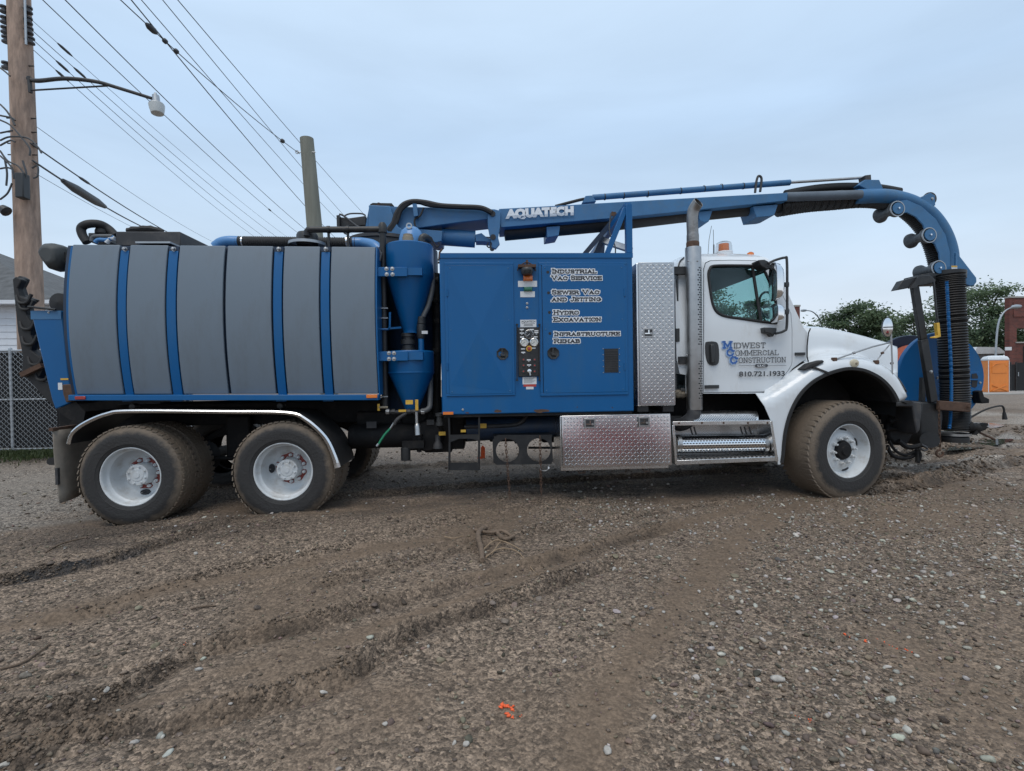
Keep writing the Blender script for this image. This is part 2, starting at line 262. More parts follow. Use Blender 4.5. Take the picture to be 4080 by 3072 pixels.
class MB:
    def __init__(s): s.v = []; s.f = []
    def add(s, vs, fs):
        o = len(s.v); s.v += [tuple(p) for p in vs]; s.f += [tuple(i+o for i in f) for f in fs]; return s
    def box(s, x0, x1, y0, y1, z0, z1):
        return s.add([(x0,y0,z0),(x1,y0,z0),(x1,y1,z0),(x0,y1,z0),(x0,y0,z1),(x1,y0,z1),(x1,y1,z1),(x0,y1,z1)],
                     [(0,3,2,1),(4,5,6,7),(0,1,5,4),(1,2,6,5),(2,3,7,6),(3,0,4,7)])
    def bar(s, a, b, w, h, up=(0, 1, 0), w2=None, h2=None):
        a, b = Vector(a), Vector(b); d = (b-a).normalized(); u = Vector(up); sd = d.cross(u).normalized(); u = sd.cross(d).normalized()
        vs = []
        for p, ww, hh in ((a, w, h), (b, w2 or w, h2 or h)):
            vs += [p+u*ww/2+sd*hh/2, p-u*ww/2+sd*hh/2, p-u*ww/2-sd*hh/2, p+u*ww/2-sd*hh/2]
        return s.add(vs, [(0,1,2,3),(7,6,5,4),(0,4,5,1),(1,5,6,2),(2,6,7,3),(3,7,4,0)])
    def prism(s, poly, y0, y1):
        n = len(poly); vs = [(x, y0, z) for x, z in poly]+[(x, y1, z) for x, z in poly]
        return s.add(vs, [tuple(range(n)), tuple(range(2*n-1, n-1, -1))]+[(i, n+i, n+(i+1) % n, (i+1) % n) for i in range(n)])
    def pprism(s, pix, Y0, Y1):          # outline given in photograph pixels on the plane Y0
        return s.prism([(p.x, p.z) for p in (at(x, y, Y0) for x, y in pix)], Y0, Y1)
    def tube(s, path, r, n=10, cap=True):
        path = [Vector(p) for p in path]; k = len(path); rs = r if hasattr(r, '__len__') else [r]*k
        t0 = (path[1]-path[0]).normalized(); u = t0.orthogonal().normalized(); vs = []; fs = []
        for i, p in enumerate(path):
            t = (path[min(i+1, k-1)]-path[max(i-1, 0)]).normalized()
            u = (u-t*u.dot(t)); u = u.normalized() if u.length > 1e-6 else t.orthogonal().normalized(); w_ = t.cross(u)
            for j in range(n):
                a = 2*math.pi*j/n; vs.append(p+(u*math.cos(a)+w_*math.sin(a))*rs[i])
        for i in range(k-1):
            for j in range(n):
                fs.append((i*n+j, i*n+(j+1) % n, (i+1)*n+(j+1) % n, (i+1)*n+j))
        if cap: fs += [tuple(range(n-1, -1, -1)), tuple(range((k-1)*n, k*n))]
        return s.add(vs, fs)
    def lathe(s, prof, c=(0, 0, 0), axis=(0, 0, 1), n=32, cap=False, a0=0.0):
        """prof: (radius, distance along the axis)"""
        c = Vector(c); ax = Vector(axis).normalized(); u = ax.orthogonal().normalized(); w_ = ax.cross(u); vs = []; fs = []; k = len(prof)
        for r, a in prof:
            for j in range(n):
                t = 2*math.pi*j/n+a0; vs.append(c+ax*a+(u*math.cos(t)+w_*math.sin(t))*r)
        for i in range(k-1):
            for j in range(n): fs.append((i*n+j, i*n+(j+1) % n, (i+1)*n+(j+1) % n, (i+1)*n+j))
        if cap: fs += [tuple(range(n-1, -1, -1)), tuple(range((k-1)*n, k*n))]
        return s.add(vs, fs)
    def cyl(s, a, b, r, n=16, r2=None):
        a, b = Vector(a), Vector(b); return s.lathe([(r, 0), (r if r2 is None else r2, (b-a).length)], a, b-a, n, True)
    def loft(s, rings, closed=False, caps=False):
        n = len(rings[0]); vs = [p for r in rings for p in r]; fs = []
        for i in range(len(rings)-1):
            for j in range(n if closed else n-1): fs.append((i*n+j, i*n+(j+1) % n, (i+1)*n+(j+1) % n, (i+1)*n+j))
        if caps: fs += [tuple(range(n-1, -1, -1)), tuple(range((len(rings)-1)*n, len(rings)*n))]
        return s.add(vs, fs)
    def sheet(s, outer, holes, yf, sp=0.06, thick=0.012):
        """A curved panel: outline and openings in x, z; yf(x, z) gives its depth."""
        pts = [Vector(p) for p in outer]; ed = [(i, (i+1) % len(outer)) for i in range(len(outer))]
        for h in holes:
            o = len(pts); pts += [Vector(p) for p in h]; ed += [(o+i, o+(i+1) % len(h)) for i in range(len(h))]
        loops = [list(outer)]+[list(h) for h in holes]; lines = [l+[l[0]] for l in loops]
        xs = [p[0] for p in outer]; zs = [p[1] for p in outer]; z = min(zs)+sp*0.5
        while z < max(zs):
            x = min(xs)+sp*0.5
            while x < max(xs):
                if inside(x, z, loops[0]) and not any(inside(x, z, h) for h in loops[1:]) and min(seg_dist(x, z, l) for l in lines) > sp*0.35: pts.append(Vector((x, z)))
                x += sp
            z += sp
        vo, eo, fo = geometry.delaunay_2d_cdt(pts, ed, [], 0, 1e-6)[:3]
        fs = []
        for f in fo:
            cx_ = sum(vo[i][0] for i in f)/len(f); cz = sum(vo[i][1] for i in f)/len(f)
            if inside(cx_, cz, loops[0]) and not any(inside(cx_, cz, h) for h in loops[1:]): fs.append(tuple(f))
        n = len(vo); vs = [(p[0], yf(p[0], p[1]), p[1]) for p in vo]; vs += [(x, y+thick, zz) for x, y, zz in vs]
        cnt = {}
        for f in fs:
            for i in range(len(f)):
                e = (f[i], f[(i+1) % len(f)]); k = tuple(sorted(e)); cnt[k] = None if k in cnt else e
        allf = fs+[tuple(i+n for i in reversed(f)) for f in fs]+[(e[1], e[0], e[0]+n, e[1]+n) for e in cnt.values() if e]
        return s.add(vs, allf)
WO = {}
def O(name, mb, m, parent=None, smooth=40, bevel=0.0, fix=True, local=False, seg=2):
    me = bpy.data.meshes.new(name)
    vs = np.array(mb.v, dtype=float)
    c = Vector((0, 0, 0)) if local else Vector((vs.min(0)+vs.max(0))/2)
    me.from_pydata([tuple(p) for p in (vs-np.array(c))], [], mb.f)
    if fix:
        b = bmesh.new(); b.from_mesh(me); bmesh.ops.recalc_face_normals(b, faces=b.faces); b.to_mesh(me); b.free()
    if smooth:
        me.polygons.foreach_set('use_smooth', [True]*len(me.polygons)); me.set_sharp_from_angle(angle=R(smooth))
    me.materials.append(M[m] if isinstance(m, str) else m)
    o = bpy.data.objects.new(name, me); COL.objects.link(o)
    if local: o.parent = parent; return o
    WO[o.name] = c
    if parent is not None: o.parent = parent; o.location = c-WO[parent.name]
    else: o.location = c
    if bevel:
        bm_ = o.modifiers.new('bevel', 'BEVEL'); bm_.width = bevel; bm_.segments = seg; bm_.limit_method = 'ANGLE'; bm_.angle_limit = R(35)
    return o
def E(name, loc, parent=None, rz=0.0):
    o = bpy.data.objects.new(name, None); COL.objects.link(o); o.empty_display_size = 0.2; WO[o.name] = Vector(loc)
    o.parent = parent; o.location = Vector(loc)-(WO[parent.name] if parent else Vector((0, 0, 0))); o.rotation_euler = (0, 0, rz); return o
def tag(o, label, cat, group=None):
    o['label'] = label; o['category'] = cat
    if group: o['group'] = group
    return o
def kind(o, k): o['kind'] = k; return o
def shared(name, src, parent, loc):      # another part with the same mesh data; loc in world coordinates
    o = src.copy(); COL.objects.link(o); o.name = name; o.parent = parent; WO[o.name] = Vector(loc); o.location = Vector(loc)-(WO[parent.name] if parent else Vector((0, 0, 0))); return o
# ---- value noise for the ground
_T = RNG.random((256, 256))
def vnoise(x, y):
    xi = np.floor(x).astype(int); yi = np.floor(y).astype(int); fx = x-xi; fy = y-yi; fx = fx*fx*(3-2*fx); fy = fy*fy*(3-2*fy)
    g = lambda a, b: _T[a & 255, b & 255]
    return (g(xi, yi)*(1-fx)+g(xi+1, yi)*fx)*(1-fy)+(g(xi, yi+1)*(1-fx)+g(xi+1, yi+1)*fx)*fy
def fbm(x, y, o=4, lac=2.03, gain=0.5):
    s = 0; a = 1; t = 0
    for i in range(o): s = s+a*vnoise(x+17.3*i, y+9.1*i); t += a; a *= gain; x = x*lac; y = y*lac
    return s/t
# ================================================================== ground
def gline(pix): return np.array([[p.x, p.y] for p in catmull([at_ground(x, y) for x, y in pix], 5)])
def ldist(X, Y, line):
    """unsigned distance and side (+ = left of the line) to a polyline"""
    best = np.full(X.shape, 1e9); side = np.zeros(X.shape)
    for (ax, ay), (bx, by) in zip(line[:-1], line[1:]):
        dx, dy = bx-ax, by-ay; q = dx*dx+dy*dy+1e-12
        t = np.clip(((X-ax)*dx+(Y-ay)*dy)/q, 0, 1); d = np.hypot(X-ax-t*dx, Y-ay-t*dy); sd = np.sign(dx*(Y-ay)-dy*(X-ax))
        m = d < best; best = np.where(m, d, best); side = np.where(m, sd, side)
    return best, side
RUTS = [  # pixels along the rut, depth, half width, ridge height, ridge side
    ([(-300,2960),(0,2885),(460,2793),(830,2600),(1383,2452),(2040,2275),(2409,2186),(2685,2103)], 0.028, 0.055, 0.030, 1),
    ([(-300,3120),(0,3051),(461,2931),(1014,2830),(1383,2700),(1660,2516),(2040,2392),(2270,2306),(2455,2250)], 0.030, 0.055, 0.034, 1),
    ([(-200,2350),(0,2323),(140,2295),(415,2240),(738,2138),(977,2055)], 0.02, 0.05, 0.035, 1),
    ([(300,2420),(645,2323),(922,2249),(1383,2166),(1844,2055),(2300,1990)], 0.024, 0.06, 0.022, -1),
    ([(1300,2330),(1700,2230),(2100,2130),(2500,2060),(2900,2000)], 0.016, 0.05, 0.016, 1),
    ([(3450,1960),(3700,1930),(3900,1880),(4150,1840)], 0.045, 0.09, 0.06, 1),
    ([(3380,1830),(3650,1790),(3900,1740),(4150,1700)], 0.05, 0.14, 0.07, -1),
    ([(3500,1700),(3800,1660),(4150,1640)], 0.05, 0.3, 0.08, 1),
    ([(-100,2760),(500,2660),(1000,2540),(1500,2400)], 0.012, 0.03, 0.014, 1),
    ([(-100,3000),(600,2870),(1100,2740),(1600,2600),(2050,2440)], 0.014, 0.03, 0.014, -1),
    ([(200,2480),(800,2370),(1400,2260),(1900,2150)], 0.012, 0.035, 0.012, 1),
    ([(1300,1990),(1900,1940),(2500,1900),(3000,1880)], 0.02, 0.10, 0.03, 1),
    ([(1300,1890),(1900,1850),(2500,1830),(3100,1800)], 0.02, 0.14, 0.04, 1),
]
_RL = [(gline(p), a, b, c, d) for p, a, b, c, d in RUTS]
MUDBAND = [(gline([(2250,3250),(2450,2750),(2750,2350),(3050,2060),(3300,1980)]), 0.22), (gline([(1900,2290),(2300,2190),(2700,2090),(3000,2010)]), 0.13),
           (gline([(0,2960),(700,2770),(1300,2560),(2000,2330),(2400,2210)]), 0.10), (gline([(0,2500),(700,2350),(1400,2210),(2000,2100)]), 0.16)]
ASPH = gline([(60,2310),(240,2270),(420,2240),(560,2195),(740,2140)])
def fields(X, Y):
    """height, smooth-mud mask and wetness of the ground at X, Y"""
    near = (np.abs(X) < 14) & (Y > 0.3) & (Y < 16)
    h = np.zeros(X.shape); mud = np.zeros(X.shape); global RUTM; RUTM = np.zeros(X.shape); wet = np.zeros(X.shape)
    x, y = X[near], Y[near]
    wob = (fbm(x*3.1, y*3.1, 3)-0.5)
    hh = (fbm(x*0.55+3, y*0.55, 3)-0.5)*0.05 + (fbm(x*3.0, y*3.0, 4)-0.5)*0.035 + (fbm(x*14, y*14, 3)-0.5)*0.016 + (fbm(x*45, y*45, 2)-0.5)*0.008
    chur = np.clip((y-5.4)/2, 0, 1)*np.clip((x-3.4)/1.2, 0, 1)
    hh += chur*((fbm(x*1.3+9, y*3.2, 5)-0.5)*0.34)
    rm = np.zeros(x.shape)
    for ln, dep, hw, rid, sg in _RL:
        d, sd = ldist(x, y, ln); s = d*sd*sg+wob*0.12
        dep, rid = dep*1.25, rid*1.15
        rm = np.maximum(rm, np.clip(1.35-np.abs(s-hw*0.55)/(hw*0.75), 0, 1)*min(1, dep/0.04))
        hh += -dep*np.exp(-(s/hw)**2)*(0.6+0.8*fbm(x*2+5, y*2, 2)) + rid*np.exp(-((s-hw*1.7)/(hw*0.75))**2)*(0.3+1.3*fbm(x*9, y*9, 3))
    mm = np.zeros(x.shape)
    for ln, hw in MUDBAND:
        d, sd = ldist(x, y, ln); mm = np.maximum(mm, np.clip(1.25-(d+wob*0.25)/hw, 0, 1))
    mm = np.maximum(mm, np.clip((fbm(x*0.9+40, y*0.9, 3)-0.52)*6, 0, 1)*0.75)
    # under the truck the ground is pressed flat where the tyres stand
    hh -= 0.10*np.clip((-2.5-x)/1.4, 0, 1)*np.clip((y-4.2)/0.8, 0, 1)
    for cx_, cy_, zz_ in ((-4.05, 5.65, -0.10), (-2.46, 5.65, -0.02), (3.72, 5.6, -0.02)):
        k = np.exp(-(((x-cx_)/0.42)**2+((y-cy_)/0.55)**2)**2); hh = hh*(1-k)+zz_*k; mm = np.maximum(mm, k*0.8)
    fade = np.clip((16-y)/6, 0, 1)
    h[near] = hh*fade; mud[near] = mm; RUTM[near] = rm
    ww = np.clip((fbm(x*1.3+80, y*1.3, 4)-0.56)*7, 0, 1)*0.6*np.clip((x-3.6)/0.8, 0, 1)*np.clip((y-5.2)/1.0, 0, 1)
    d, sd = ldist(x, y, ASPH); ww = np.maximum(ww, np.clip(1.3-(d+wob*0.2)/0.09, 0, 1)*0.9)
    wet[near] = ww
    return h, mud, wet
def spaced(lo, hi, step, far, ratio=1.12):
    m = list(np.arange(lo, hi+1e-6, step)); a, s = m[0], step; left = []
    while a > -far: s *= ratio; a -= s; left.append(a)
    a, s = m[-1], step; right = []
    while a < far: s *= ratio; a += s; right.append(a)
    return np.array(left[::-1]+m+right)
gx = spaced(-6.6, 7.6, 0.02, 900); gy = spaced(1.1, 7.8, 0.02, 900)
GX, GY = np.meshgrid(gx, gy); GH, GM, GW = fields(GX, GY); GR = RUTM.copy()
nx, ny = len(gx), len(gy)
vs = np.stack([GX.ravel(), GY.ravel(), GH.ravel()], 1).astype(np.float32)
ii = (np.arange(ny-1)[:, None]*nx+np.arange(nx-1)[None, :]).ravel()
quads = np.stack([ii, ii+1, ii+1+nx, ii+nx], 1).astype(np.int32)
def fast_mesh(name, v, f):
    me = bpy.data.meshes.new(name); k = f.shape[1]
    me.vertices.add(len(v)); me.vertices.foreach_set('co', np.ascontiguousarray(v, dtype=np.float32).ravel())
    me.loops.add(f.size); me.loops.foreach_set('vertex_index', np.ascontiguousarray(f, dtype=np.int32).ravel())
    me.polygons.add(len(f)); me.polygons.foreach_set('loop_start', np.arange(0, f.size, k, dtype=np.int32))
    me.update(calc_edges=True); return me
me = fast_mesh('ground', vs, quads); me.polygons.foreach_set('use_smooth', [True]*len(me.polygons))
def mixc(a, b, t): return a*(1-t)[..., None]+b*t[..., None]
c_g = np.array([0.168, 0.128, 0.096]); c_m = np.array([0.147, 0.106, 0.074]); c_grey = np.array([0.205, 0.182, 0.156]); c_blk = np.array([0.02, 0.021, 0.024]); c_far = np.array([0.21, 0.175, 0.145])
tn = fbm(GX*0.7+11, GY*0.7, 4)
colr = mixc(np.broadcast_to(c_g, GX.shape+(3,)), c_m, np.clip(GM*0.9+0.15, 0, 1))*(0.8+0.4*tn)[..., None]
wb = (fbm(GX*1.1+3, GY*1.1, 3)-0.5)
slab = np.clip((-2.4-GX*0.9-1.0+wb*1.6-np.clip(5.7-GY, 0, 9)*2.2)*1.6, 0, 1)*np.clip((GY-4.0)/0.8, 0, 1)
colr = mixc(colr, c_grey, slab*0.8*np.clip(0.4+1.2*fbm(GX*2.1, GY*4.5, 4), 0, 1))
chz = np.clip((GY-5.4)/1.5, 0, 1)*np.clip((GX-3.4)/1.2, 0, 1)*np.clip((22-GY)/6, 0, 1); stk = np.clip((fbm(GX*1.1+31, GY*3.6+5, 5)-0.47)*7, 0, 1)
colr = mixc(colr, np.array([0.30, 0.27, 0.235]), chz*stk*0.7); colr = mixc(colr, np.array([0.085, 0.062, 0.045]), chz*np.clip((fbm(GX*1.4+71, GY*3.9+15, 5)-0.5)*7, 0, 1)*0.7)
back = np.clip((GY-8.2+wb*2)/2.0, 0, 1)*(1-chz); colr = mixc(colr, c_far, back*0.75)
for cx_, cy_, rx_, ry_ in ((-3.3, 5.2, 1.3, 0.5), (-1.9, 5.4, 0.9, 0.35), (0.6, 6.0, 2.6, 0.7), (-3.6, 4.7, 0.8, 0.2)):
    dk = np.clip(1.5-np.hypot((GX-cx_)/rx_, (GY-cy_)/ry_)+wb*1.8, 0, 1)*np.clip((fbm(GX*2.2+cx_, GY*5+3, 4)-0.3)*4, 0, 1); colr = mixc(colr, np.array([0.060, 0.046, 0.036]), dk*0.75)  # dark wet mud, with the shade beneath the truck painted into it
da, _ = ldist(GX, GY, ASPH); blk = np.clip(1.3-(da+wb*0.25)/0.075, 0, 1)*np.clip((fbm(GX*12, GY*12, 3)-0.36)*7, 0, 1); colr = mixc(colr, c_blk, blk)
colr = colr*(1-0.38*GW)[..., None]
colr = mixc(colr, np.array([0.062, 0.046, 0.034]), np.clip(GR*1.5*(fbm(GX*7+2, GY*7, 4)-0.25)*1.6, 0, 0.8))  # rut bottoms: wet mud, their small shadows also put into the colour
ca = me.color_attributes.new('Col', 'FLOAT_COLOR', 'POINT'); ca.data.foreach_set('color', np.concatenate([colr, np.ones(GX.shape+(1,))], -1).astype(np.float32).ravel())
grit = np.clip(1.05-0.75*GM, 0.2, 1)*np.clip(30/np.maximum(np.hypot(GX, GY), 1), 0, 1)
a = me.attributes.new('grit', 'FLOAT', 'POINT'); a.data.foreach_set('value', grit.astype(np.float32).ravel())
a = me.attributes.new('wet', 'FLOAT', 'POINT'); a.data.foreach_set('value', GW.astype(np.float32).ravel())
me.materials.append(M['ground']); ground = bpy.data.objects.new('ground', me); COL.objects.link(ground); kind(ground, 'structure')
def gz(x, y):
    h, _, _ = fields(np.array([[float(x)]]), np.array([[float(y)]])); return float(h[0, 0])
# ------------------------------------------------------------------ gravel
def ico(sub):
    b = bmesh.new(); bmesh.ops.create_icosphere(b, subdivisions=sub, radius=1.0); b.verts.ensure_lookup_table()
    v = np.array([p.co[:] for p in b.verts]); f = np.array([[q.index for q in p.verts] for p in b.faces]); b.free(); return v, f
def stone_cloud(x, y, size, cols, sub, jit, flat, sink=0.25):
    bv, bf = ico(sub); n = len(x); k = len(bv)
    h, _, _ = fields(x, y)
    sc = size[:, None]*np.stack([RNG.uniform(0.7, 1.35, n), RNG.uniform(0.6, 1.1, n), flat*RNG.uniform(0.55, 1.0, n)], 1)
    j = 1+RNG.normal(0, jit*0.5, (n, k, 1)); P = bv[None]*j
    for _ in range(7):                       # broken faces
        nn = RNG.normal(0, 1, (n, 1, 3)); nn /= np.linalg.norm(nn, axis=2, keepdims=True); ex = np.maximum(0, (P*nn).sum(2, keepdims=True)-RNG.uniform(0.45, 0.85, (n, 1, 1))); P = P-nn*ex
    P = P*sc[:, None, :]
    a = RNG.uniform(0, 2*np.pi, n); tl = RNG.normal(0, 0.3, n); c, s = np.cos(a), np.sin(a)
    ct, st = np.cos(tl), np.sin(tl); X, Y_, Z = P[..., 0], P[..., 1], P[..., 2]
    X, Z = X*ct[:, None]-Z*st[:, None], X*st[:, None]+Z*ct[:, None]
    X, Y_ = X*c[:, None]-Y_*s[:, None], X*s[:, None]+Y_*c[:, None]
    V = np.stack([X+x[:, None], Y_+y[:, None], Z+(h+sc[:, 2]*(1-2*sink))[:, None]], -1).reshape(-1, 3)
    Fc = (bf[None]+(np.arange(n)*k)[:, None, None]).reshape(-1, 3)
    return V, Fc, np.repeat(cols, k, axis=0)
def scatter(n, x0, x1, y0, y1, smin, smax, power, sub, jit, flat, pale, keep_mud=0.25):
    x = RNG.uniform(x0, x1, n); y = RNG.uniform(y0, y1, n); _, m, wt = fields(x, y)
    dens = (0.45+0.55*np.clip((x+0.4)/1.6, 0, 1))*(1-m*(1-keep_mud))*(0.35+0.65*np.clip((fbm(x*0.8+7, y*0.8, 3)-0.35)*4, 0, 1))
    ok = RNG.random(n) < dens; x, y = x[ok], y[ok]; n = len(x)
    s = smin+(smax-smin)*RNG.random(n)**power
    base = np.array([0.168, 0.134, 0.105]); g = RNG.uniform(0.55, 1.4, n)[:, None]*base*(1+RNG.normal(0, 0.05, (n, 3)))
    right = np.clip((x-0.2)/2.5, 0, 1); pp = RNG.random(n) < pale*(0.35+1.3*right)
    g[pp] = np.array([0.40, 0.375, 0.335])*RNG.uniform(0.7, 1.15, (pp.sum(), 1))*(1+RNG.normal(0, 0.03, (pp.sum(), 3)))
    dk = RNG.random(n) < 0.06; g[dk] *= 0.35
    return stone_cloud(x, y, s, g, sub, jit, flat)
def clods(k, n, spread, smin, smax):
    ln, dep, hw, rid, sg = _RL[k]; i = RNG.integers(0, len(ln)-1, n); t = RNG.random(n)[:, None]; p = ln[i]*(1-t)+ln[i+1]*t; d = ln[i+1]-ln[i]; d /= np.linalg.norm(d, axis=1)[:, None]+1e-9
    nrm = np.stack([-d[:, 1], d[:, 0]], 1); o = sg*hw*1.6+RNG.normal(0, spread, n); p = p+nrm*o[:, None]; keep = RNG.random(n) < np.clip((fbm(p[:, 0]*2.3+5, p[:, 1]*2.3, 3)-0.38)*5, 0, 1)
    p = p[keep]; n = len(p); c = np.array([0.14, 0.106, 0.078])*RNG.uniform(0.5, 1.3, (n, 1))
    return stone_cloud(p[:, 0], p[:, 1], smin+(smax-smin)*RNG.random(n)**2, c, 1, 0.2, 0.85, 0.1)
parts = [clods(0, 1700, 0.035, 0.003, 0.012), clods(1, 1900, 0.035, 0.003, 0.013), clods(3, 1200, 0.05, 0.004, 0.014), clods(2, 1200, 0.05, 0.004, 0.014), clods(4, 700, 0.05, 0.004, 0.012), clods(5, 1200, 0.15, 0.008, 0.03), clods(6, 1200, 0.2, 0.01, 0.04),
         scatter(80000, -5.6, 6.2, 1.25, 5.4, 0.0035, 0.013, 2.2, 1, 0.13, 0.75, 0.10),
         scatter(9000, -6, 7.0, 1.25, 5.6, 0.010, 0.022, 2.0, 1, 0.13, 0.7, 0.30),
         scatter(1100, -5, 7.0, 1.3, 5.6, 0.016, 0.030, 2.0, 2, 0.10, 0.65, 0.52, 0.05),
         scatter(12000, -9, 11, 5.4, 13, 0.010, 0.03, 1.6, 1, 0.14, 0.7, 0.12)]
off = 0; VV = []; FF = []; CC = []
for v, f, c in parts: VV.append(v); FF.append(f+off); CC.append(c); off += len(v)
VV = np.concatenate(VV); FF = np.concatenate(FF); CC = np.concatenate(CC)
me = fast_mesh('gravel', VV, FF); ca = me.color_attributes.new('Col', 'FLOAT_COLOR', 'POINT')
ca.data.foreach_set('color', np.concatenate([CC, np.ones((len(CC), 1))], 1).astype(np.float32).ravel())
me.materials.append(M['stone']); gravel = bpy.data.objects.new('gravel', me); COL.objects.link(gravel); kind(gravel, 'stuff')
gravel['label'] = 'crushed stone gravel pressed into the brown mud'; gravel['category'] = 'gravel'
# ------------------------------------------------------------------ single larger stones
def one_stone(px, py, wpx, col, label, flat=0.65):
    g = at_ground(px, py); r = wpx/2*ppm(px, py, g.y); n1 = np.array([1.0])
    V, Fc, C = stone_cloud(np.array([g.x]), np.array([g.y]), np.array([r*0.95]), np.array([col]), 2, 0.09, flat, 0.2)
    me = fast_mesh('stone', V-np.array([g.x, g.y, 0]), Fc); ca = me.color_attributes.new('Col', 'FLOAT_COLOR', 'POINT')
    ca.data.foreach_set('color', np.concatenate([C, np.ones((len(C), 1))], 1).astype(np.float32).ravel()); me.materials.append(M['stone'])
    o = bpy.data.objects.new('stone', me); COL.objects.link(o); o.location = (g.x, g.y, 0); tag(o, label, 'stone', 'loose pale stones on the mud')
PALE = (0.42, 0.395, 0.36)
for a in ((425, 2762, 40, PALE, 'pale round stone on the rut at lower left, beside a smaller pebble'),
          (667, 3012, 42, (0.40, 0.41, 0.37), 'whitish stone at the bottom left edge of the gravel'),
          (1290, 2742, 42, PALE, 'long pale stone lying in the middle wheel rut', 0.4),
          (1535, 2893, 34, PALE, 'pale angular stone near the bottom, left of the orange paint mark'),
          (1855, 2976, 40, PALE, 'larger of two pale stones side by side at the bottom centre'),
          (1810, 2965, 28, PALE, 'smaller of two pale stones side by side at the bottom centre'),
          (3095, 2712, 60, PALE, 'largest pale stone in the gravel at right', 0.55),
          (3020, 2712, 42, PALE, 'white stone just left of the largest pale stone'),
          (2420, 3003, 52, PALE, 'upright whitish stone at the bottom right of centre', 0.9),
          (2755, 2610, 30, PALE, 'small white stone on the border between mud and gravel'),
          (2895, 3040, 42, (0.33, 0.32, 0.30), 'grey stone at the bottom edge of the gravel'),
          (780, 2205, 26, PALE, 'small pale stone behind the rut, right of the black tar strip')):
    one_stone(*a)
# ------------------------------------------------------------------ sprayed marks: painted pebbles
def paint_mark(spots, label):
    V = []; Fq = []; o_ = 0; c0 = at_ground(*spots[0][:2])
    for px, py, w_ in spots:
        g = at_ground(px, py); r = w_/2*ppm(px, py, g.y); k = max(3, int(w_/5))
        x = g.x+RNG.normal(0, r*0.45, k); y = g.y+RNG.normal(0, r*0.7, k)
        v, f, c = stone_cloud(x, y, RNG.uniform(0.25, 0.5, k)*r, np.zeros((k, 3)), 1, 0.12, 0.6, 0.1); V.append(v); Fq.append(f+o_); o_ += len(v)
    v = np.concatenate(V)-np.array([c0.x, c0.y, 0]); me = fast_mesh('spray_paint_mark', v, np.concatenate(Fq)); me.materials.append(M['paint_mark'])
    o = bpy.data.objects.new('spray_paint_mark', me); COL.objects.link(o); o.location = (c0.x, c0.y, 0); tag(o, label, 'paint mark', 'orange marking paint on the gravel'); kind(o, 'stuff')
paint_mark([(2025, 2825, 60), (2005, 2808, 24), (2050, 2850, 30), (2075, 2848, 14)], 'bright orange spray paint on pebbles at the bottom centre')
paint_mark([(3382, 2540, 24), (3450, 2555, 24), (3495, 2550, 12), (3530, 2570, 18), (3570, 2585, 20), (3615, 2593, 26)], 'broken line of orange spray paint at the right')
paint_mark([(3180, 2860, 16), (3150, 2855, 10), (3090, 2840, 12), (3230, 2868, 22)], 'faint orange spray specks at the bottom right')
paint_mark([(740, 2562, 14), (735, 2572, 9)], 'tiny orange paint speck on the mud at left')
# ------------------------------------------------------------------ dead root
root = E('dead_root', at_ground(1925, 2160)); tag(root, 'dead brown root with thin pale rootlets lying on the mud', 'root')
def gp(px, py, lift=0.01):
    g = at_ground(px, py); return Vector((g.x, g.y, gz(g.x, g.y)+lift))
def limb(name, pix, r0, r1, m='branch', lift=0.012, n=8):
    pth = catmull([gp(x, y, lift) if len(q) == 0 else gp(x, y, q[0]) for x, y, *q in pix], 5); k = len(pth)
    rs = [(r0+(r1-r0)*i/(k-1))*(1+0.18*math.sin(i*2.3)) for i in range(k)]
    O(name, MB().tube(pth, rs, n), m, root, smooth=60)
limb('stem', [(1922, 2240, 0.02), (1918, 2200, 0.03), (1905, 2160, 0.04), (1915, 2120, 0.03), (1935, 2105, 0.02)], 0.019, 0.024)
limb('stem', [(1890, 2115, 0.02), (1950, 2130, 0.03), (2000, 2125, 0.03), (2045, 2140, 0.02)], 0.013, 0.017)
limb('stem', [(1975, 2120, 0.02), (2010, 2150, 0.03), (2050, 2135, 0.02)], 0.022, 0.012)
for pts in ([(1925, 2195, 0.02), (1975, 2170, 0.04), (2040, 2185, 0.03), (2085, 2205, 0.02)], [(1935, 2225, 0.02), (1990, 2195, 0.03), (2060, 2205, 0.02), (2120, 2255, 0.015), (2140, 2290, 0.01)],
            [(1960, 2210, 0.02), (2000, 2170, 0.03), (2060, 2190, 0.02)], [(1770, 2145, 0.02), (1810, 2150, 0.02), (1850, 2140, 0.02)]):
    limb('rootlet', pts, 0.006, 0.003, mat('rootlet', (0.28, 0.20, 0.13), 0.9) if 'rootlet' not in bpy.data.materials else bpy.data.materials['rootlet'], n=6)
for px, py, q, lab in (([0, 100, 200], [2670, 2640, 2570], 0, 'thin straw coloured twig lying at the left edge'), ([180, 250, 350], [2190, 2150, 2125], 0, 'curved rusty brown strip of bark behind the rear wheel'), ([760, 800, 860], [2430, 2420, 2412], 0, 'short thin brown twig on the mud left of centre')):
    pth = catmull([gp(a, b, 0.008) for a, b in zip(px, py)], 5); t = O('twig', MB().tube(pth, [0.006]*len(pth), 6), 'branch', smooth=60); tag(t, lab, 'twig', 'twigs on the mud')
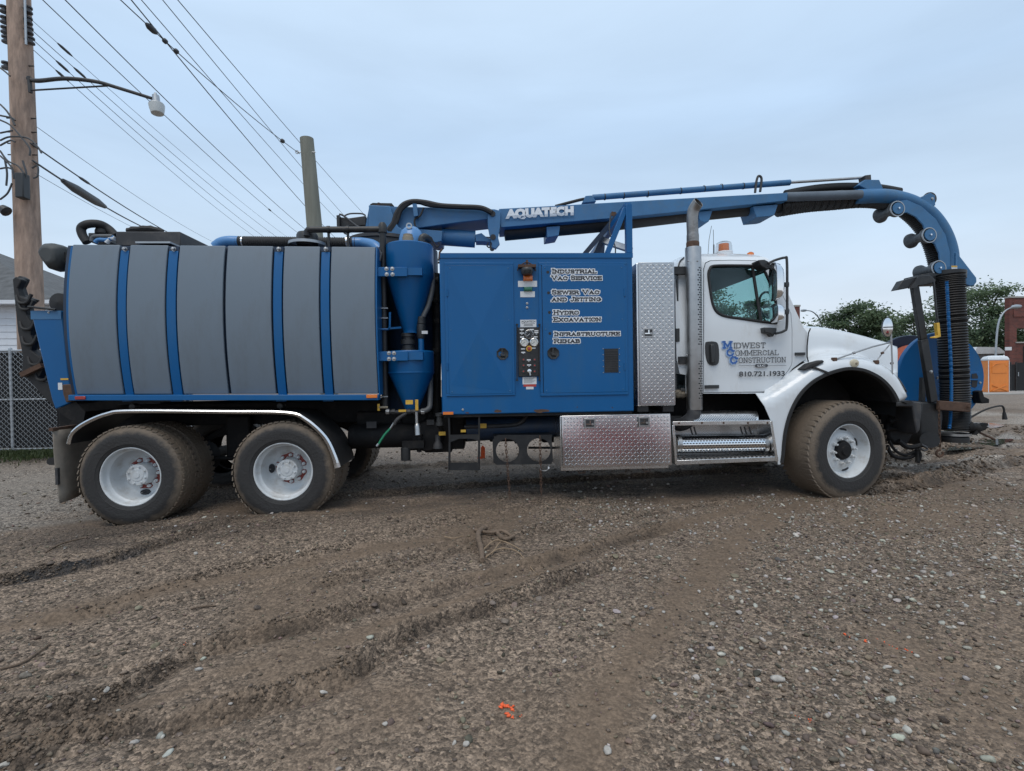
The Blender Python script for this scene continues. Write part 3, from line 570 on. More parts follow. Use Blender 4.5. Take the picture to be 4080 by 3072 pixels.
# ------------------------------------------------------------------ puddles near the front wheel
def puddle(pix, label):
    c = [at_ground(x, y) for x, y in pix]; pp = catmull([(p.x, p.y, 0) for p in c], 5, True); zz = max(gz(p.x, p.y) for p in c)-0.006
    o = O('puddle', MB().add([(p.x, p.y, zz) for p in pp], [tuple(range(len(pp)))]), 'puddle', smooth=0); kind(o, 'structure')
puddle([(3560, 1725), (3700, 1700), (3900, 1690), (4000, 1705), (3800, 1730), (3650, 1745)], '')
puddle([(3750, 1810), (3900, 1770), (4040, 1765), (3920, 1800)], '')
# ================================================================== background
def fy(px, py): return at_ground(px, py).y
# ---- paved strip at the far right
g0 = at_ground(3300, 1590); strip = O('pavement', MB().box(g0.x-30, g0.x+60, 26.5, 31.0, 0.0, 0.06), 'concrete', smooth=0); kind(strip, 'structure')
# ---- chain link fence at the left
FYY = 10.75
fence = E('chain_link_fence', at(100, 1790, FYY)); tag(fence, 'galvanised chain link fence with black privacy screen behind the truck tail', 'fence')
fx0, fx1 = at(-900, 1500, FYY).x, at(760, 1500, FYY).x
zt, zm, zb = at(60, 1397, FYY).z, at(60, 1592, FYY).z, at(60, 1790, FYY).z
posts = [at(p, 1600, FYY).x for p in (-560, 47, 560)]
for x in posts:
    O('post', MB().lathe([(0.03, -0.02), (0.03, zt+0.02), (0.036, zt+0.02), (0.03, zt+0.05), (0.0, zt+0.065)], (x, FYY, 0), n=14), 'galv', fence)
    for zz in (zt-0.02, zt-0.35, zm+0.3, zm-0.35, zb+0.15):
        O('tie_band', MB().lathe([(0.034, -0.012), (0.036, -0.012), (0.036, 0.012), (0.034, 0.012)], (x, FYY, zz), n=12), 'galv', fence)
for zz in (zt, zm, zb): O('rail', MB().cyl((fx0, FYY, zz), (fx1, FYY, zz), 0.022, 10), 'galv', fence)
wm = MB(); p_ = 0.052; hgt = zt-zb; xx = fx0
def zig(x, s):
    pts = [(x+(p_ if (i % 2) == s else 0), FYY-0.03+0.008*((i+s) % 2), zb+i*p_) for i in range(int(hgt/p_)+1)]
    for a_, b_ in zip(pts[:-1], pts[1:]): wm.bar(a_, b_, 0.006, 0.006)
xx = at(-40, 1500, FYY).x
while xx < fx1: zig(xx, 0); zig(xx+p_, 1); xx += p_*2
kind(O('chain_link_mesh', wm, 'galv', fence, smooth=0, fix=False), 'stuff')
# cloth hangs a little wavy
rings = []
for i in range(60):
    x = fx0+(fx1-fx0)*i/59; rings.append([(x, FYY+0.06+0.012*math.sin(i*1.1+z*2), z) for z in np.linspace(zb+0.02, zt-0.03, 8)])
O('privacy_screen', MB().loft(rings), 'screen', fence)
# ---- grass and weeds at the foot of the fence
def blades(name, n, fx, fyf, h0, h1, label):
    x = fx(n); y = fyf(n); h = RNG.uniform(h0, h1, n); a = RNG.uniform(0, 6.28, n); lean = RNG.uniform(0.1, 0.7, n)*h; wd = RNG.uniform(0.006, 0.014, n)
    dx, dy = np.cos(a), np.sin(a); b0 = np.stack([x-dy*wd, y+dx*wd, np.zeros(n)], 1); b1 = np.stack([x+dy*wd, y-dx*wd, np.zeros(n)], 1)
    m1 = np.stack([x+dx*lean*0.35+dy*wd*0.7, y+dy*lean*0.35-dx*wd*0.7, h*0.6], 1); m0 = np.stack([x+dx*lean*0.35-dy*wd*0.7, y+dy*lean*0.35+dx*wd*0.7, h*0.6], 1); t = np.stack([x+dx*lean, y+dy*lean, h], 1)
    V = np.stack([b0, b1, m1, m0, t], 1).reshape(-1, 3); q = np.arange(n)[:, None]*5
    Fc = np.concatenate([q+np.array([[0, 1, 2]]), q+np.array([[0, 2, 3]]), q+np.array([[3, 2, 4]])]); me = fast_mesh(name, V, Fc)
    tn_ = me.attributes.new('tone', 'FLOAT', 'POINT'); tn_.data.foreach_set('value', np.repeat(RNG.random(n), 5).astype(np.float32)); me.materials.append(M['grass'])
    o = bpy.data.objects.new(name, me); COL.objects.link(o); kind(o, 'stuff'); o['label'] = label; o['category'] = 'grass'
blades('grass', 5000, lambda n: RNG.uniform(at(-100, 1800, FYY).x, at(420, 1800, FYY).x, n), lambda n: FYY-0.05-np.abs(RNG.normal(0, 0.45, n)), 0.03, 0.11, 'low green grass and weeds along the foot of the chain link fence')
blades('weeds', 2600, lambda n: RNG.choice([-2.3, -1.2, 0.2, 1.6, 2.0], n)+RNG.normal(0, 0.35, n), lambda n: 12.5+RNG.normal(0, 0.35, n), 0.04, 0.2, 'patchy weeds on the gravel seen under the truck')
# ---- white house far left
HY = 19.0
house = E('house', at(60, 1560, HY)); house.location.z = 0; WO[house.name] = house.location.copy(); tag(house, 'white clapboard house with grey shingle roof behind the fence at left', 'house')
hx0, hx1 = at(-700, 1300, HY).x, at(205, 1300, HY).x; eave = at(100, 1196, HY).z
O('wall', MB().box(hx0, hx1, HY, HY+7, 0, eave), 'siding', house, smooth=0)
n_b = int(eave/0.235); brd = None
for i in range(n_b):
    z0 = i*0.235
    mb = MB().prism([(0, 0), (1, 0), (1, 1), (0, 1)], 0, 1); mb.v = []; mb.f = []
    L_ = hx1-hx0; mb.add([(hx0, HY-0.030, z0), (hx1+0.02, HY-0.030, z0), (hx1+0.02, HY-0.006, z0+0.235), (hx0, HY-0.006, z0+0.235), (hx0, HY-0.004, z0), (hx1+0.02, HY-0.004, z0)], [(0, 1, 2, 3), (0, 4, 5, 1)])
    if brd is None: brd = O('siding_board', mb, 'siding', house, smooth=0, fix=False)
    else: shared('siding_board', brd, house, WO[brd.name]+Vector((0, 0, z0)))
cnr = at(208, 1192, HY-0.45); rde = at(-110, 968, HY+3.5); ez = cnr.z; rx1 = rde.x
O('roof', MB().add([(hx0-3, HY-0.45, ez), (cnr.x, HY-0.45, ez), (cnr.x, HY+7.4, ez), (hx0-3, HY+7.4, ez), (hx0-3, HY+3.5, rde.z), (rx1, HY+3.5, rde.z), (hx0-3, HY-0.45, ez-0.14), (cnr.x, HY-0.45, ez-0.14), (cnr.x, HY+7.4, ez-0.14)],
    [(0, 1, 5, 4), (1, 2, 5), (2, 3, 4, 5), (6, 7, 1, 0), (7, 8, 2, 1)]), 'shingle', house, smooth=0, fix=False)
O('gutter', MB().box(hx0-3, cnr.x+0.02, HY-0.55, HY-0.452, ez-0.16, ez-0.03), 'siding', house, smooth=0)
O('soffit', MB().box(hx0-3, cnr.x, HY-0.44, HY-0.035, ez-0.15, ez-0.141), 'siding', house, smooth=0)
# ---- trees
def tree(px, top, bot, wpx, Yd, label, n_leaf=9000, leaf=0.2, trunk_h=0.35, flat=0.45, seed=1, cat='tree', name='tree', group=None, sparse=1.0):
    r = np.random.default_rng(seed); s = ppm(px, (top+bot)/2, Yd); cx = at(px, bot, Yd).x; zt_ = at(px, top, Yd).z; wd = wpx*s; zb_ = max(0.6, at(px, bot, Yd).z)
    t = E(name, (cx, Yd, 0)); tag(t, label, cat, group)
    H = zt_; hc = zt_-zb_
    ncl = int(30*sparse); cen = []
    while len(cen) < ncl:
        q = r.uniform(-1, 1, 3)
        if q @ q > 1 or q @ q < 0.12: continue
        cen.append((cx+q[0]*wd/2*0.88*(1-0.25*max(0, q[2])), Yd+q[1]*wd/2*0.8, zb_+hc*(0.5+0.47*q[2])))
    tr = MB(); base = Vector((cx, Yd, 0)); fork = Vector((cx+r.normal(0, 0.2), Yd, zb_+hc*0.15)); tr.tube(catmull([base, (base+fork)/2+Vector((r.normal(0, .15), 0, 0)), fork], 4), list(np.linspace(H*0.035, H*0.022, 9)), 8)
    O('trunk', tr, 'bark', t, smooth=60)
    lm = MB()
    for i, c in enumerate(cen):
        if i % 2: continue
        c = Vector(c); mid = fork.lerp(c, 0.5)+Vector((r.normal(0, .3), r.normal(0, .3), r.uniform(0.0, 0.6))); lm.tube(catmull([fork, mid, c], 3), list(np.linspace(H*0.014, H*0.003, 7)), 5)
    kind(O('limbs', lm, 'bark', t, smooth=60), 'stuff')
    k = n_leaf//ncl; P = []; Tn = []
    for c in cen:
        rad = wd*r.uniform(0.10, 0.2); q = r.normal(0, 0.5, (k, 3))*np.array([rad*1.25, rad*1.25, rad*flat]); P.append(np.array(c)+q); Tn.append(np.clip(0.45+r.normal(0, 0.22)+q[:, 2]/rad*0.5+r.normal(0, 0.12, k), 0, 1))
    P = np.concatenate(P); Tn = np.concatenate(Tn); n = len(P); sz = leaf*r.uniform(0.6, 1.3, n)
    a = r.uniform(0, 6.28, n); e = r.normal(0, 0.5, n); u = np.stack([np.cos(a)*np.cos(e), np.sin(a)*np.cos(e), np.sin(e)], 1)
    b = np.cross(u, r.normal(0, 1, (n, 3))*np.array([0.5, 0.5, 1])); b /= np.linalg.norm(b, axis=1)[:, None]+1e-9
    V = np.stack([P-u*sz[:, None]*0.5, P+b*sz[:, None]*0.28, P+u*sz[:, None]*0.5, P-b*sz[:, None]*0.28], 1).reshape(-1, 3); Fc = (np.arange(n)[:, None]*4+np.arange(4)[None])
    V[:, 2] = np.maximum(V[:, 2], 0.05)
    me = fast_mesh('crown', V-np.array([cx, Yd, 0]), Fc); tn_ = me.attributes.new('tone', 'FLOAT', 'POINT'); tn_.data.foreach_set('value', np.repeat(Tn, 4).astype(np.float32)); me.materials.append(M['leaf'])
    o = bpy.data.objects.new('crown', me); COL.objects.link(o); o.parent = t
TG = 'leafy trees beyond the lot'
tree(3425, 1205, 1400, 270, 52, 'broad dark green tree above the truck hood', 12000, 0.30, seed=3, group=TG)
tree(3655, 1225, 1420, 230, 56, 'thin crowned tree with sky showing through, behind the leaning boom post', 5200, 0.30, seed=5, group=TG, sparse=0.8)
tree(3905, 1115, 1440, 420, 48, 'tallest tree, right of the vertical suction hose', 17000, 0.30, seed=8, group=TG)
tree(2830, 1135, 1480, 330, 50, 'tree seen through the rear part of the cab window', 10000, 0.30, seed=12, group=TG)
tree(3010, 1195, 1480, 190, 54, 'lower tree seen through the front part of the cab window', 8000, 0.30, seed=13, group=TG)
tree(3208, 1248, 1420, 75, 62, 'small tree tip just in front of the windshield', 2500, 0.32, seed=14, group=TG)
tree(4085, 1290, 1480, 120, 75, 'tree seen through the window opening of the brick building', 4000, 0.36, seed=15, group=TG)
tree(3560, 1300, 1480, 200, 70, 'low tree filling the gap behind the fender mirror', 6000, 0.36, seed=16, group=TG)
tree(3760, 1290, 1480, 260, 66, 'low tree behind the suction hose and blue reel', 8000, 0.36, seed=17, group=TG)
tree(232, 1150, 1330, 60, 30, 'sparse tree tip beside the roof of the white house', 900, 0.12, seed=21, group=TG, sparse=0.5)
tree(8, 1015, 1200, 50, 34, 'tree tip above the house roof at the left edge', 1200, 0.16, seed=22, group=TG, sparse=0.5)
# ---- low pale buildings in the distance
def shed(x0, x1, top, Yd, m, label, dep=8):
    xa, xb = at(x0, 1400, Yd).x, at(x1, 1400, Yd).x; zz = at((x0+x1)/2, top, Yd).z; t = E('building', ((xa+xb)/2, Yd, 0)); tag(t, label, 'building', 'low buildings across the street')
    O('wall', MB().box(xa, xb, Yd, Yd+dep, 0, zz), m, t, smooth=0); O('roof', MB().box(xa-0.3, xb+0.3, Yd-0.25, Yd+dep+0.3, zz+0.002, zz+0.28), 'galv', t, smooth=0)
    for i in range(3):
        xc = xa+(xb-xa)*(i+0.5)/3; O('window', MB().box(xc-0.6, xc+0.6, Yd-0.04, Yd-0.003, zz*0.35, zz*0.75), 'dark_glass', t, smooth=0)
shed(3430, 3700, 1330, 80, 'pale_wall', 'low pale flat roofed building behind the truck hood')
shed(3720, 3900, 1345, 72, 'concrete', 'low pale building behind the suction hose')
t = E('building', at(3930, 1480, 40)); tag(t, 'small pale roofed shed left of the brick building', 'building', 'low buildings across the street')
xa, xb = at(3880, 1400, 40).x, at(3985, 1400, 40).x; zz = at(3930, 1410, 40).z; zr = at(3900, 1383, 40).z
O('wall', MB().box(xa, xb, 40, 44, 0, zz), 'pale_wall', t, smooth=0)
O('roof', MB().prism([(xa-0.3, zz), (xb+0.3, zz), (xb-0.4, zr-0.05), (xa, zr)], 39.7, 44.3), 'porta_roof', t, smooth=0)
# ---- brick building at the right edge
BY = 36.0
bb = E('brick_building', at(4060, 1500, BY)); tag(bb, 'dark red brick building with open window at the right edge', 'building')
bx0 = at(4022, 1400, BY).x; bx1 = bx0+14; bz = at(4050, 1187, BY).z
w0, w1, wz0, wz1 = at(4051, 1340, BY).x, at(4051, 1340, BY).x+1.5, at(4060, 1362, BY).z, at(4060, 1308, BY).z
O('wall', MB().sheet([(bx0, 0), (bx1, 0), (bx1, bz), (bx0, bz)], [[(w0, wz0), (w1, wz0), (w1, wz1), (w0, wz1)], [(w0+3, wz0), (w1+3, wz0), (w1+3, wz1), (w0+3, wz1)]], lambda x, z: BY, 1.5, 0.35), 'brick', bb, smooth=20)
O('side_wall', MB().box(bx1-0.35, bx1, BY+0.352, BY+8, 0, bz-0.01), 'brick', bb, smooth=0)
O('parapet', MB().box(bx0-0.05, bx1, BY-0.07, BY+0.36, bz+0.002, bz+0.12), 'concrete', bb, smooth=0)
for k in range(2):
    O('brick_panel', MB().box(w0-0.3+k*3, w1+0.5+k*3, BY-0.06, BY-0.003, at(4060, 1262, BY).z, at(4060, 1205, BY).z), 'brick', bb, smooth=0)
    O('window_sill', MB().box(w0-0.12+k*3, w1+0.12+k*3, BY-0.10, BY-0.003, wz0-0.1, wz0-0.002), 'concrete', bb, smooth=0)
O('door', MB().box(at(4076, 1450, BY).x, at(4076, 1450, BY).x+1.2, BY-0.05, BY-0.003, 0, at(4070, 1380, BY).z), 'black', bb, smooth=0)
sg = MB().box(at(4005, 1392, BY-0.5).x, at(4030, 1392, BY-0.5).x, BY-0.52, BY-0.48, at(4010, 1397, BY).z, at(4010, 1384, BY).z); O('wall_sign', sg, 'label_white', bb, smooth=0)
O('sign_bracket', MB().cyl((at(4026, 1390, BY-0.5).x, BY-0.47, at(4010, 1390, BY).z), (at(4028, 1390, BY-0.5).x, BY-0.005, at(4010, 1390, BY).z), 0.02, 6), 'black', bb)
# ---- dark gate and fence beside it
gf = E('screened_gate', at(4060, 1572, 30)); tag(gf, 'black screened site gate at the right edge beside the portable toilet', 'gate')
ga, gb = at(4024, 1500, 30).x, at(4200, 1500, 30).x; gm_ = at(4046, 1500, 30).x
O('gate_panel', MB().box(ga, gm_-0.03, 30, 30.05, 0.08, at(4035, 1452, 30).z), 'screen', gf, smooth=0); O('gate_panel', MB().box(gm_+0.03, gb, 30, 30.05, 0.08, at(4060, 1445, 30).z), 'screen', gf, smooth=0)
for x in (ga, gm_, gm_+1.6): O('post', MB().cyl((x, 29.96, 0), (x, 29.96, at(4040, 1443, 30).z), 0.04, 10), 'black', gf)
O('latch', MB().box(gm_+0.1, gm_+0.16, 29.93, 29.99, 1.0, 1.25), 'galv', gf, smooth=0)
# ---- portable toilet
pt = E('portable_toilet', at_ground(3965, 1573)); PYY = 28.6; tag(pt, 'orange portable toilet with pale roof standing on the pavement', 'portable toilet')
A, B, Cc = at(3910, 1565, PYY+0.9), at(3938, 1573, PYY), at(4020, 1573, PYY+0.12); zt_ = at(3975, 1436, PYY).z; z0_ = 0.062
def wallq(p, q, z0, z1, th=0.04):
    d = Vector((q.x-p.x, q.y-p.y, 0)).normalized(); nn = Vector((-d.y, d.x, 0))*th; mb = MB(); b = [Vector((p.x, p.y, 0)), Vector((q.x, q.y, 0)), Vector((q.x, q.y, 0))+nn, Vector((p.x, p.y, 0))+nn]
    return mb.add([v+Vector((0, 0, z0)) for v in b]+[v+Vector((0, 0, z1)) for v in b], [(0,3,2,1),(4,5,6,7),(0,1,5,4),(1,2,6,5),(2,3,7,6),(3,0,4,7)])
D_ = A+(Cc-B)
O('side_wall', wallq(A, B, z0_, zt_), 'porta', pt, smooth=0, bevel=0.01); O('front_wall', wallq(B, Cc, z0_, zt_), 'porta', pt, smooth=0, bevel=0.01); O('back_wall', wallq(D_, A, z0_, zt_), 'porta', pt, smooth=0); O('side_wall', wallq(Cc, D_, z0_, zt_), 'porta', pt, smooth=0)
def lerp2(p, q, t): return Vector((p.x+(q.x-p.x)*t, p.y+(q.y-p.y)*t, 0))
fwd = Vector((0, -0.03, 0))
O('door', wallq(lerp2(B, Cc, 0.06)+fwd*1.2, lerp2(B, Cc, 0.94)+fwd*1.2, z0_+0.06, zt_-0.05, 0.03), 'porta', pt, smooth=0, bevel=0.012)
O('upper_door_panel', wallq(lerp2(B, Cc, 0.14)+fwd*2.0, lerp2(B, Cc, 0.86)+fwd*2.0, z0_+1.15, zt_-0.15, 0.02), 'porta', pt, smooth=0, bevel=0.01)
pa, pb = lerp2(B, Cc, 0.14)+fwd*2.2, lerp2(B, Cc, 0.86)+fwd*2.2
O('door_rib', MB().tube(catmull([(pa.x, pa.y, z0_+1.55), (pa.x*0.75+pb.x*0.25, pa.y, z0_+1.72), (pa.x*0.25+pb.x*0.75, pb.y, z0_+1.72), (pb.x, pb.y, z0_+1.55)], 5), 0.02, 6), 'porta', pt)
for q0, q1 in ((0.1, 0.45), (0.45, 0.1)): O('door_rib', MB().bar((pa.x, pa.y, z0_+q0), (pb.x, pb.y, z0_+q1), 0.03, 0.07), 'porta', pt)
for p in (B, Cc): O('corner_trim', MB().box(p.x-0.014, p.x+0.014, p.y-0.03, p.y-0.001, z0_, zt_), 'porta_roof', pt, smooth=0)
top = []; cen = (A+Cc)/2
for f_, z in ((1.05, zt_), (1.05, zt_+0.10), (0.9, zt_+0.24), (0.5, zt_+0.30)):
    top.append([Vector((cen.x+(p.x-cen.x)*f_, cen.y+(p.y-cen.y)*f_, z)) for p in (A, B, Cc, D_)])
O('roof', MB().loft(top, True, True), 'porta_roof', pt, smooth=20, bevel=0.03)
# ---- street lights and far pole
def lamp_post(pix, base, Yd, r, label, headpix=None):
    t = E('street_light', (at(*base, Yd).x, Yd, 0)); tag(t, label, 'street light', 'street lights beyond the lot')
    b = at(*base, Yd); pth = [Vector((b.x, Yd, 0))]+[at(x, y, Yd) for x, y in pix]; p2 = catmull(pth, 6); O('pole', MB().tube(p2, list(np.linspace(r, r*0.5, len(p2))), 8), 'galv', t)
    if headpix: h = at(*headpix, Yd); O('lamp_head', MB().lathe([(0.0, -0.4), (0.13, -0.3), (0.17, 0), (0.12, 0.3), (0, 0.4)], h, (1, 0, 0.05), 10), 'galv', t)
lamp_post([(3274, 1330), (3270, 1285), (3255, 1257), (3232, 1240), (3205, 1237)], (3275, 1400), 58, 0.11, 'thin curved street light beyond the windshield', (3202, 1237))
lamp_post([(3968, 1400), (3976, 1300), (3992, 1255), (4015, 1232), (4045, 1222)], (3967, 1480), 34.5, 0.075, 'tall curved grey street light in front of the brick building', (4050, 1222))
fp = E('far_utility_pole', (at(3303, 1300, 85).x, 85, 0)); tag(fp, 'tiny wooden utility pole with two crossarms far behind the hood', 'utility pole')
fpx = at(3303, 1300, 85); zt_ = at(3303, 1265, 85).z; O('shaft', MB().cyl((fpx.x, 85, 0), (fpx.x, 85, zt_), 0.2, 8, 0.14), 'bark', fp)
for y_ in (1273, 1297): zz = at(3303, y_, 85).z; O('crossarm', MB().box(at(3282, y_, 85).x, at(3322, y_, 85).x, 84.85, 84.97, zz-0.09, zz+0.09), 'bark', fp, smooth=0)
bs = E('brick_chimney', (at(3178, 1230, 44).x, 44, 0)); tag(bs, 'brown brick chimney stack showing beside the windshield pillar', 'chimney')
O('stack', MB().box(at(3168, 1230, 44).x, at(3187, 1230, 44).x, 44, 44.6, 0, at(3178, 1222, 44).z), 'brick', bs, smooth=0); O('cap', MB().box(at(3166, 1230, 44).x, at(3189, 1230, 44).x, 43.95, 44.65, at(3178, 1221.5, 44).z, at(3178, 1215, 44).z), 'concrete', bs, smooth=0)
# ---- orange stake under the truck
g = at_ground(1924, 1832); st = O('marker_stake', MB().prism([(g.x-0.035, 0), (g.x+0.035, 0), (g.x+0.04, 0.20), (g.x, 0.24), (g.x-0.03, 0.21)], g.y, g.y+0.02).add([(g.x-0.09, g.y-0.002, 0.02), (g.x-0.03, g.y-0.002, 0.02), (g.x-0.03, g.y-0.002, 0.06), (g.x-0.09, g.y-0.002, 0.05)], [(0, 1, 2, 3)]), 'paint_mark', smooth=0); tag(st, 'short orange marker stake on the gravel seen under the truck', 'stake')
# ---- utility pole at the left
PY = 11.6
up = E('utility_pole', (at(118, 1395, PY).x, PY, 0)); tag(up, 'tall brown wooden utility pole with insulators at the left edge', 'utility pole')
pole_top = at(60, -400, PY); pole_bot = at(128, 1395, PY)
def pole_at(py): k = (py+400)/1795; p = pole_top.lerp(pole_bot, k); return p
d_ = (pole_bot-pole_top); base_p = pole_bot+d_*(pole_bot.z/(-d_.z)+0.0)
pth = [base_p.lerp(pole_top, i/24) for i in range(25)]
O('shaft', MB().tube(pth, list(np.linspace(0.245, 0.19, 25)), 22), 'wood', up, smooth=60)
# insulator racks
def spool(c, r=0.075): return MB().lathe([(0.02, -0.07), (r, -0.065), (r, -0.035), (r*0.6, -0.025), (r*0.55, 0), (r*0.6, 0.025), (r, 0.035), (r, 0.065), (0.02, 0.07)], c, (0, 0, 1), 12, True)
for side, pxs in ((1, [(113, 40), (113, 82), (116, 122), (122, 162)]), (-1, [(16, 38), (18, 80), (20, 120), (24, 158)])):
    for px, py in pxs:
        c = at(px, py, PY-0.1); O('insulator', spool(c), 'porcelain', up); ctr = pole_at(py); O('insulator_bracket', MB().bar(ctr+Vector((side*0.15, -0.1, 0)), c, 0.03, 0.03), 'black', up)
    O('insulator_rack', MB().bar(at(pxs[0][0]-side*10, pxs[0][1]-10, PY-0.1), at(pxs[-1][0]-side*10, pxs[-1][1]+10, PY-0.1), 0.02, 0.04), 'black', up)
c = at(26, 262, PY-0.1); O('insulator', spool(c, 0.085), 'porcelain', up)
for py in (262, 470, 525, 570, 615): c = pole_at(py); O('through_bolt', MB().cyl(c+Vector((-0.30, -0.05, 0)), c+Vector((0.30, -0.05, 0)), 0.014, 8), 'black', up)
O('conduit', MB().tube([at(98, -60, PY-0.24), at(100, 40, PY-0.24), at(104, 178, PY-0.23)], 0.02, 8), 'galv', up)
O('splice_box', MB().box(*[f for f in (at(58, 760, PY-0.4).x, at(58, 760, PY-0.4).x+0.17)], PY-0.40, PY-0.22, at(60, 812, PY).z, at(60, 715, PY).z), 'plastic', up, bevel=0.02)
for a_ in ([(0, 415), (25, 440), (45, 470), (60, 500)], [(0, 478), (40, 498), (80, 540), (118, 590), (118, 620)], [(0, 560), (40, 545), (110, 550), (150, 585), (165, 610)], [(0, 600), (30, 640), (70, 660), (95, 690)], [(0, 620), (45, 665), (55, 712)], [(0, 795), (30, 770), (48, 730)], [(0, 530), (25, 525), (50, 520)], [(0, 580), (40, 560), (60, 566)], [(20, 640), (28, 690), (25, 740)], [(128, 670), (150, 660), (150, 700), (133, 710)], [(90, 640), (105, 700), (75, 745)], [(0, 270), (20, 285), (40, 303)], [(0, 460), (48, 470), (60, 480)], [(0, 672), (30, 668), (50, 675)]):
    O('pole_cable', MB().tube(catmull([at(x, y, PY-0.32) for x, y in a_], 5), 0.018, 6), 'wire', up)
O('stub_light', MB().lathe([(0.02, 0), (0.09, 0.05), (0.11, 0.16), (0.0, 0.2)], at(0, 825, PY-0.35), (0.4, 0, -0.3), 12), 'plastic', up)
# ---- street lamp arm on the pole
sl = E('pole_lamp', at(120, 320, PY-0.25)); tag(sl, 'arched street lamp with open bowl fixed to the utility pole', 'street light')
LYY = PY-0.45
arm = catmull([at(112, 312, PY-0.2), at(150, 322, PY-0.25), at(260, 313, LYY), (at(380, 325, LYY)), at(470, 350, LYY), at(605, 392, LYY)], 8)
O('arm', MB().tube(arm, list(np.linspace(0.045, 0.032, len(arm))), 10), 'dust_steel', sl)
O('brace', MB().tube([at(125, 360, PY-0.22), at(445, 341, LYY)], 0.018, 8), 'dust_steel', sl)
O('bracket', MB().bar(at(116, 305, PY-0.23), at(122, 370, PY-0.22), 0.06, 0.05), 'dust_steel', sl)
hd = at(622, 398, LYY); k_ = ppm(622, 400, LYY)
O('housing', MB().lathe([(0.0, 30*k_), (5*k_, 29*k_), (6*k_, 20*k_), (13*k_, 18*k_), (14*k_, -8*k_), (26*k_, -16*k_), (29*k_, -22*k_), (0, -22*k_)], hd, (-0.10, 0.05, 1), 20), 'galv', sl)
O('bowl', MB().lathe([(29*k_, -22.5*k_), (27*k_, -40*k_), (23*k_, -58*k_), (20*k_, -60*k_), (0, -61*k_)], hd, (-0.10, 0.05, 1), 22), 'lampglass', sl)
# ---- second pole
SY = 14.0
p2 = E('utility_pole', (at(1250, 960, SY).x, SY, 0)); tag(p2, 'grey green wooden pole cut off flat, rising behind the tank', 'utility pole')
a_, b_ = at(1222, 553, SY), at(1258, 960, SY); d_ = b_-a_; base_p = b_+d_*(b_.z/(-d_.z))
O('shaft', MB().tube([base_p, b_, a_], [0.235, 0.205, 0.178], 20), 'wood_grey', p2, smooth=60)
c = at(1228, 613, SY); O('eye_bolt', MB().cyl(c+Vector((-0.24, -0.1, 0)), c+Vector((0.23, -0.1, 0)), 0.013, 8), 'galv', p2)
O('eye_ring', MB().lathe([(0.025, -0.01), (0.05, -0.01), (0.05, 0.01), (0.025, 0.01), (0.025, -0.01)], c+Vector((-0.26, -0.1, 0)), (0, 1, 0), 12), 'galv', p2)
# ---- wires
def wire(p0, Y0, p1, Y1, r, label, sag=0.25, bits=()):
    a, b = at(*p0, Y0), at(*p1, Y1); pth = [a.lerp(b, i/20)-Vector((0, 0, sag*4*(i/20)*(1-i/20))) for i in range(21)]
    o = O('overhead_wire', MB().tube(pth, r, 6), 'wire', smooth=60); tag(o, label, 'wire', 'overhead wires')
    for t0, t1, rr in bits:
        q = [a.lerp(b, t0+(t1-t0)*i/4) for i in range(5)]; q = [v-Vector((0, 0, sag*4*s*(1-s))) for v, s in zip(q, [t0+(t1-t0)*i/4 for i in range(5)])]
        O('splice', MB().tube(q, [rr*0.5, rr, rr, rr, rr*0.5], 10), 'wire', o, smooth=60)
    return o
W = 0.0068
wire((160, -10), 9, (1300, 1010), 34, W*1.2, 'overhead wire crossing from the top edge past the lamp bowl, left of two', 0.3, ((0.50, 0.515, 0.03),))
wire((250, -10), 9, (1330, 1000), 34, W*1.4, 'overhead wire passing just above the lamp head, right of two', 0.3)
wire((470, -10), 8, (1195, 613), SY, W*1.2, 'guy wire with egg insulators ending at the cut pole', 0.1, ((0.093, 0.13, 0.05), (0.155, 0.17, 0.04), (0.20, 0.215, 0.04), (0.83, 0.85, 0.05)))
wire((515, -10), 8, (1440, 1040), 36, W*1.4, 'thick wire that crosses the guy wire near the top edge', 0.35)
wire((555, -10), 8, (1480, 1000), 38, W, 'thin wire right of the thick one, crossing the guy wire lower down', 0.3)
wire((640, -10), 8, (1520, 1010), 38, W, 'second wire from the right at the top edge', 0.25)
wire((700, -10), 8, (1600, 1000), 38, W, 'rightmost overhead wire at the top edge', 0.25)
wire((118, 72), PY, (1240, 1010), 34, W*0.8, 'thinnest wire leaving the top insulator of the tall pole', 0.3, ((0.035, 0.055, 0.03),))
wire((118, 112), PY, (1200, 1010), 34, W*1.1, 'wire leaving the second insulator of the tall pole', 0.3, ((0.06, 0.08, 0.03),))
wire((122, 150), PY, (1150, 1010), 34, W*1.1, 'wire leaving the third insulator of the tall pole', 0.3, ((0.035, 0.055, 0.03),))
wire((112, 180), PY, (1100, 1000), 34, W, 'wire leaving the lowest insulator of the tall pole', 0.3, ((0.04, 0.06, 0.03),))
wire((118, 485), PY, (960, 1010), 34, W*0.9, 'lone thin wire below the lamp arm', 0.35)
wire((120, 570), PY-0.2, (880, 1010), 34, W*2.4, 'thick telephone cable leaving the pole above the splice case', 0.4, ((0.10, 0.13, 0.035),))
wire((130, 640), PY-0.2, (720, 960), 26, W*3.0, 'thick cable bundle carrying the black splice case', 0.25, ((0.10, 0.29, 0.11),))
wire((140, 690), PY-0.2, (760, 1000), 30, W*0.8, 'thin wire below the cable splice case', 0.2)
# ================================================================== the truck
T = E('vacuum_truck', (-0.4, 6.55, 0.0)); tag(T, 'blue and white vacuum excavator truck with grey tank and overhead boom, parked in mud', 'truck')
YC = 6.55
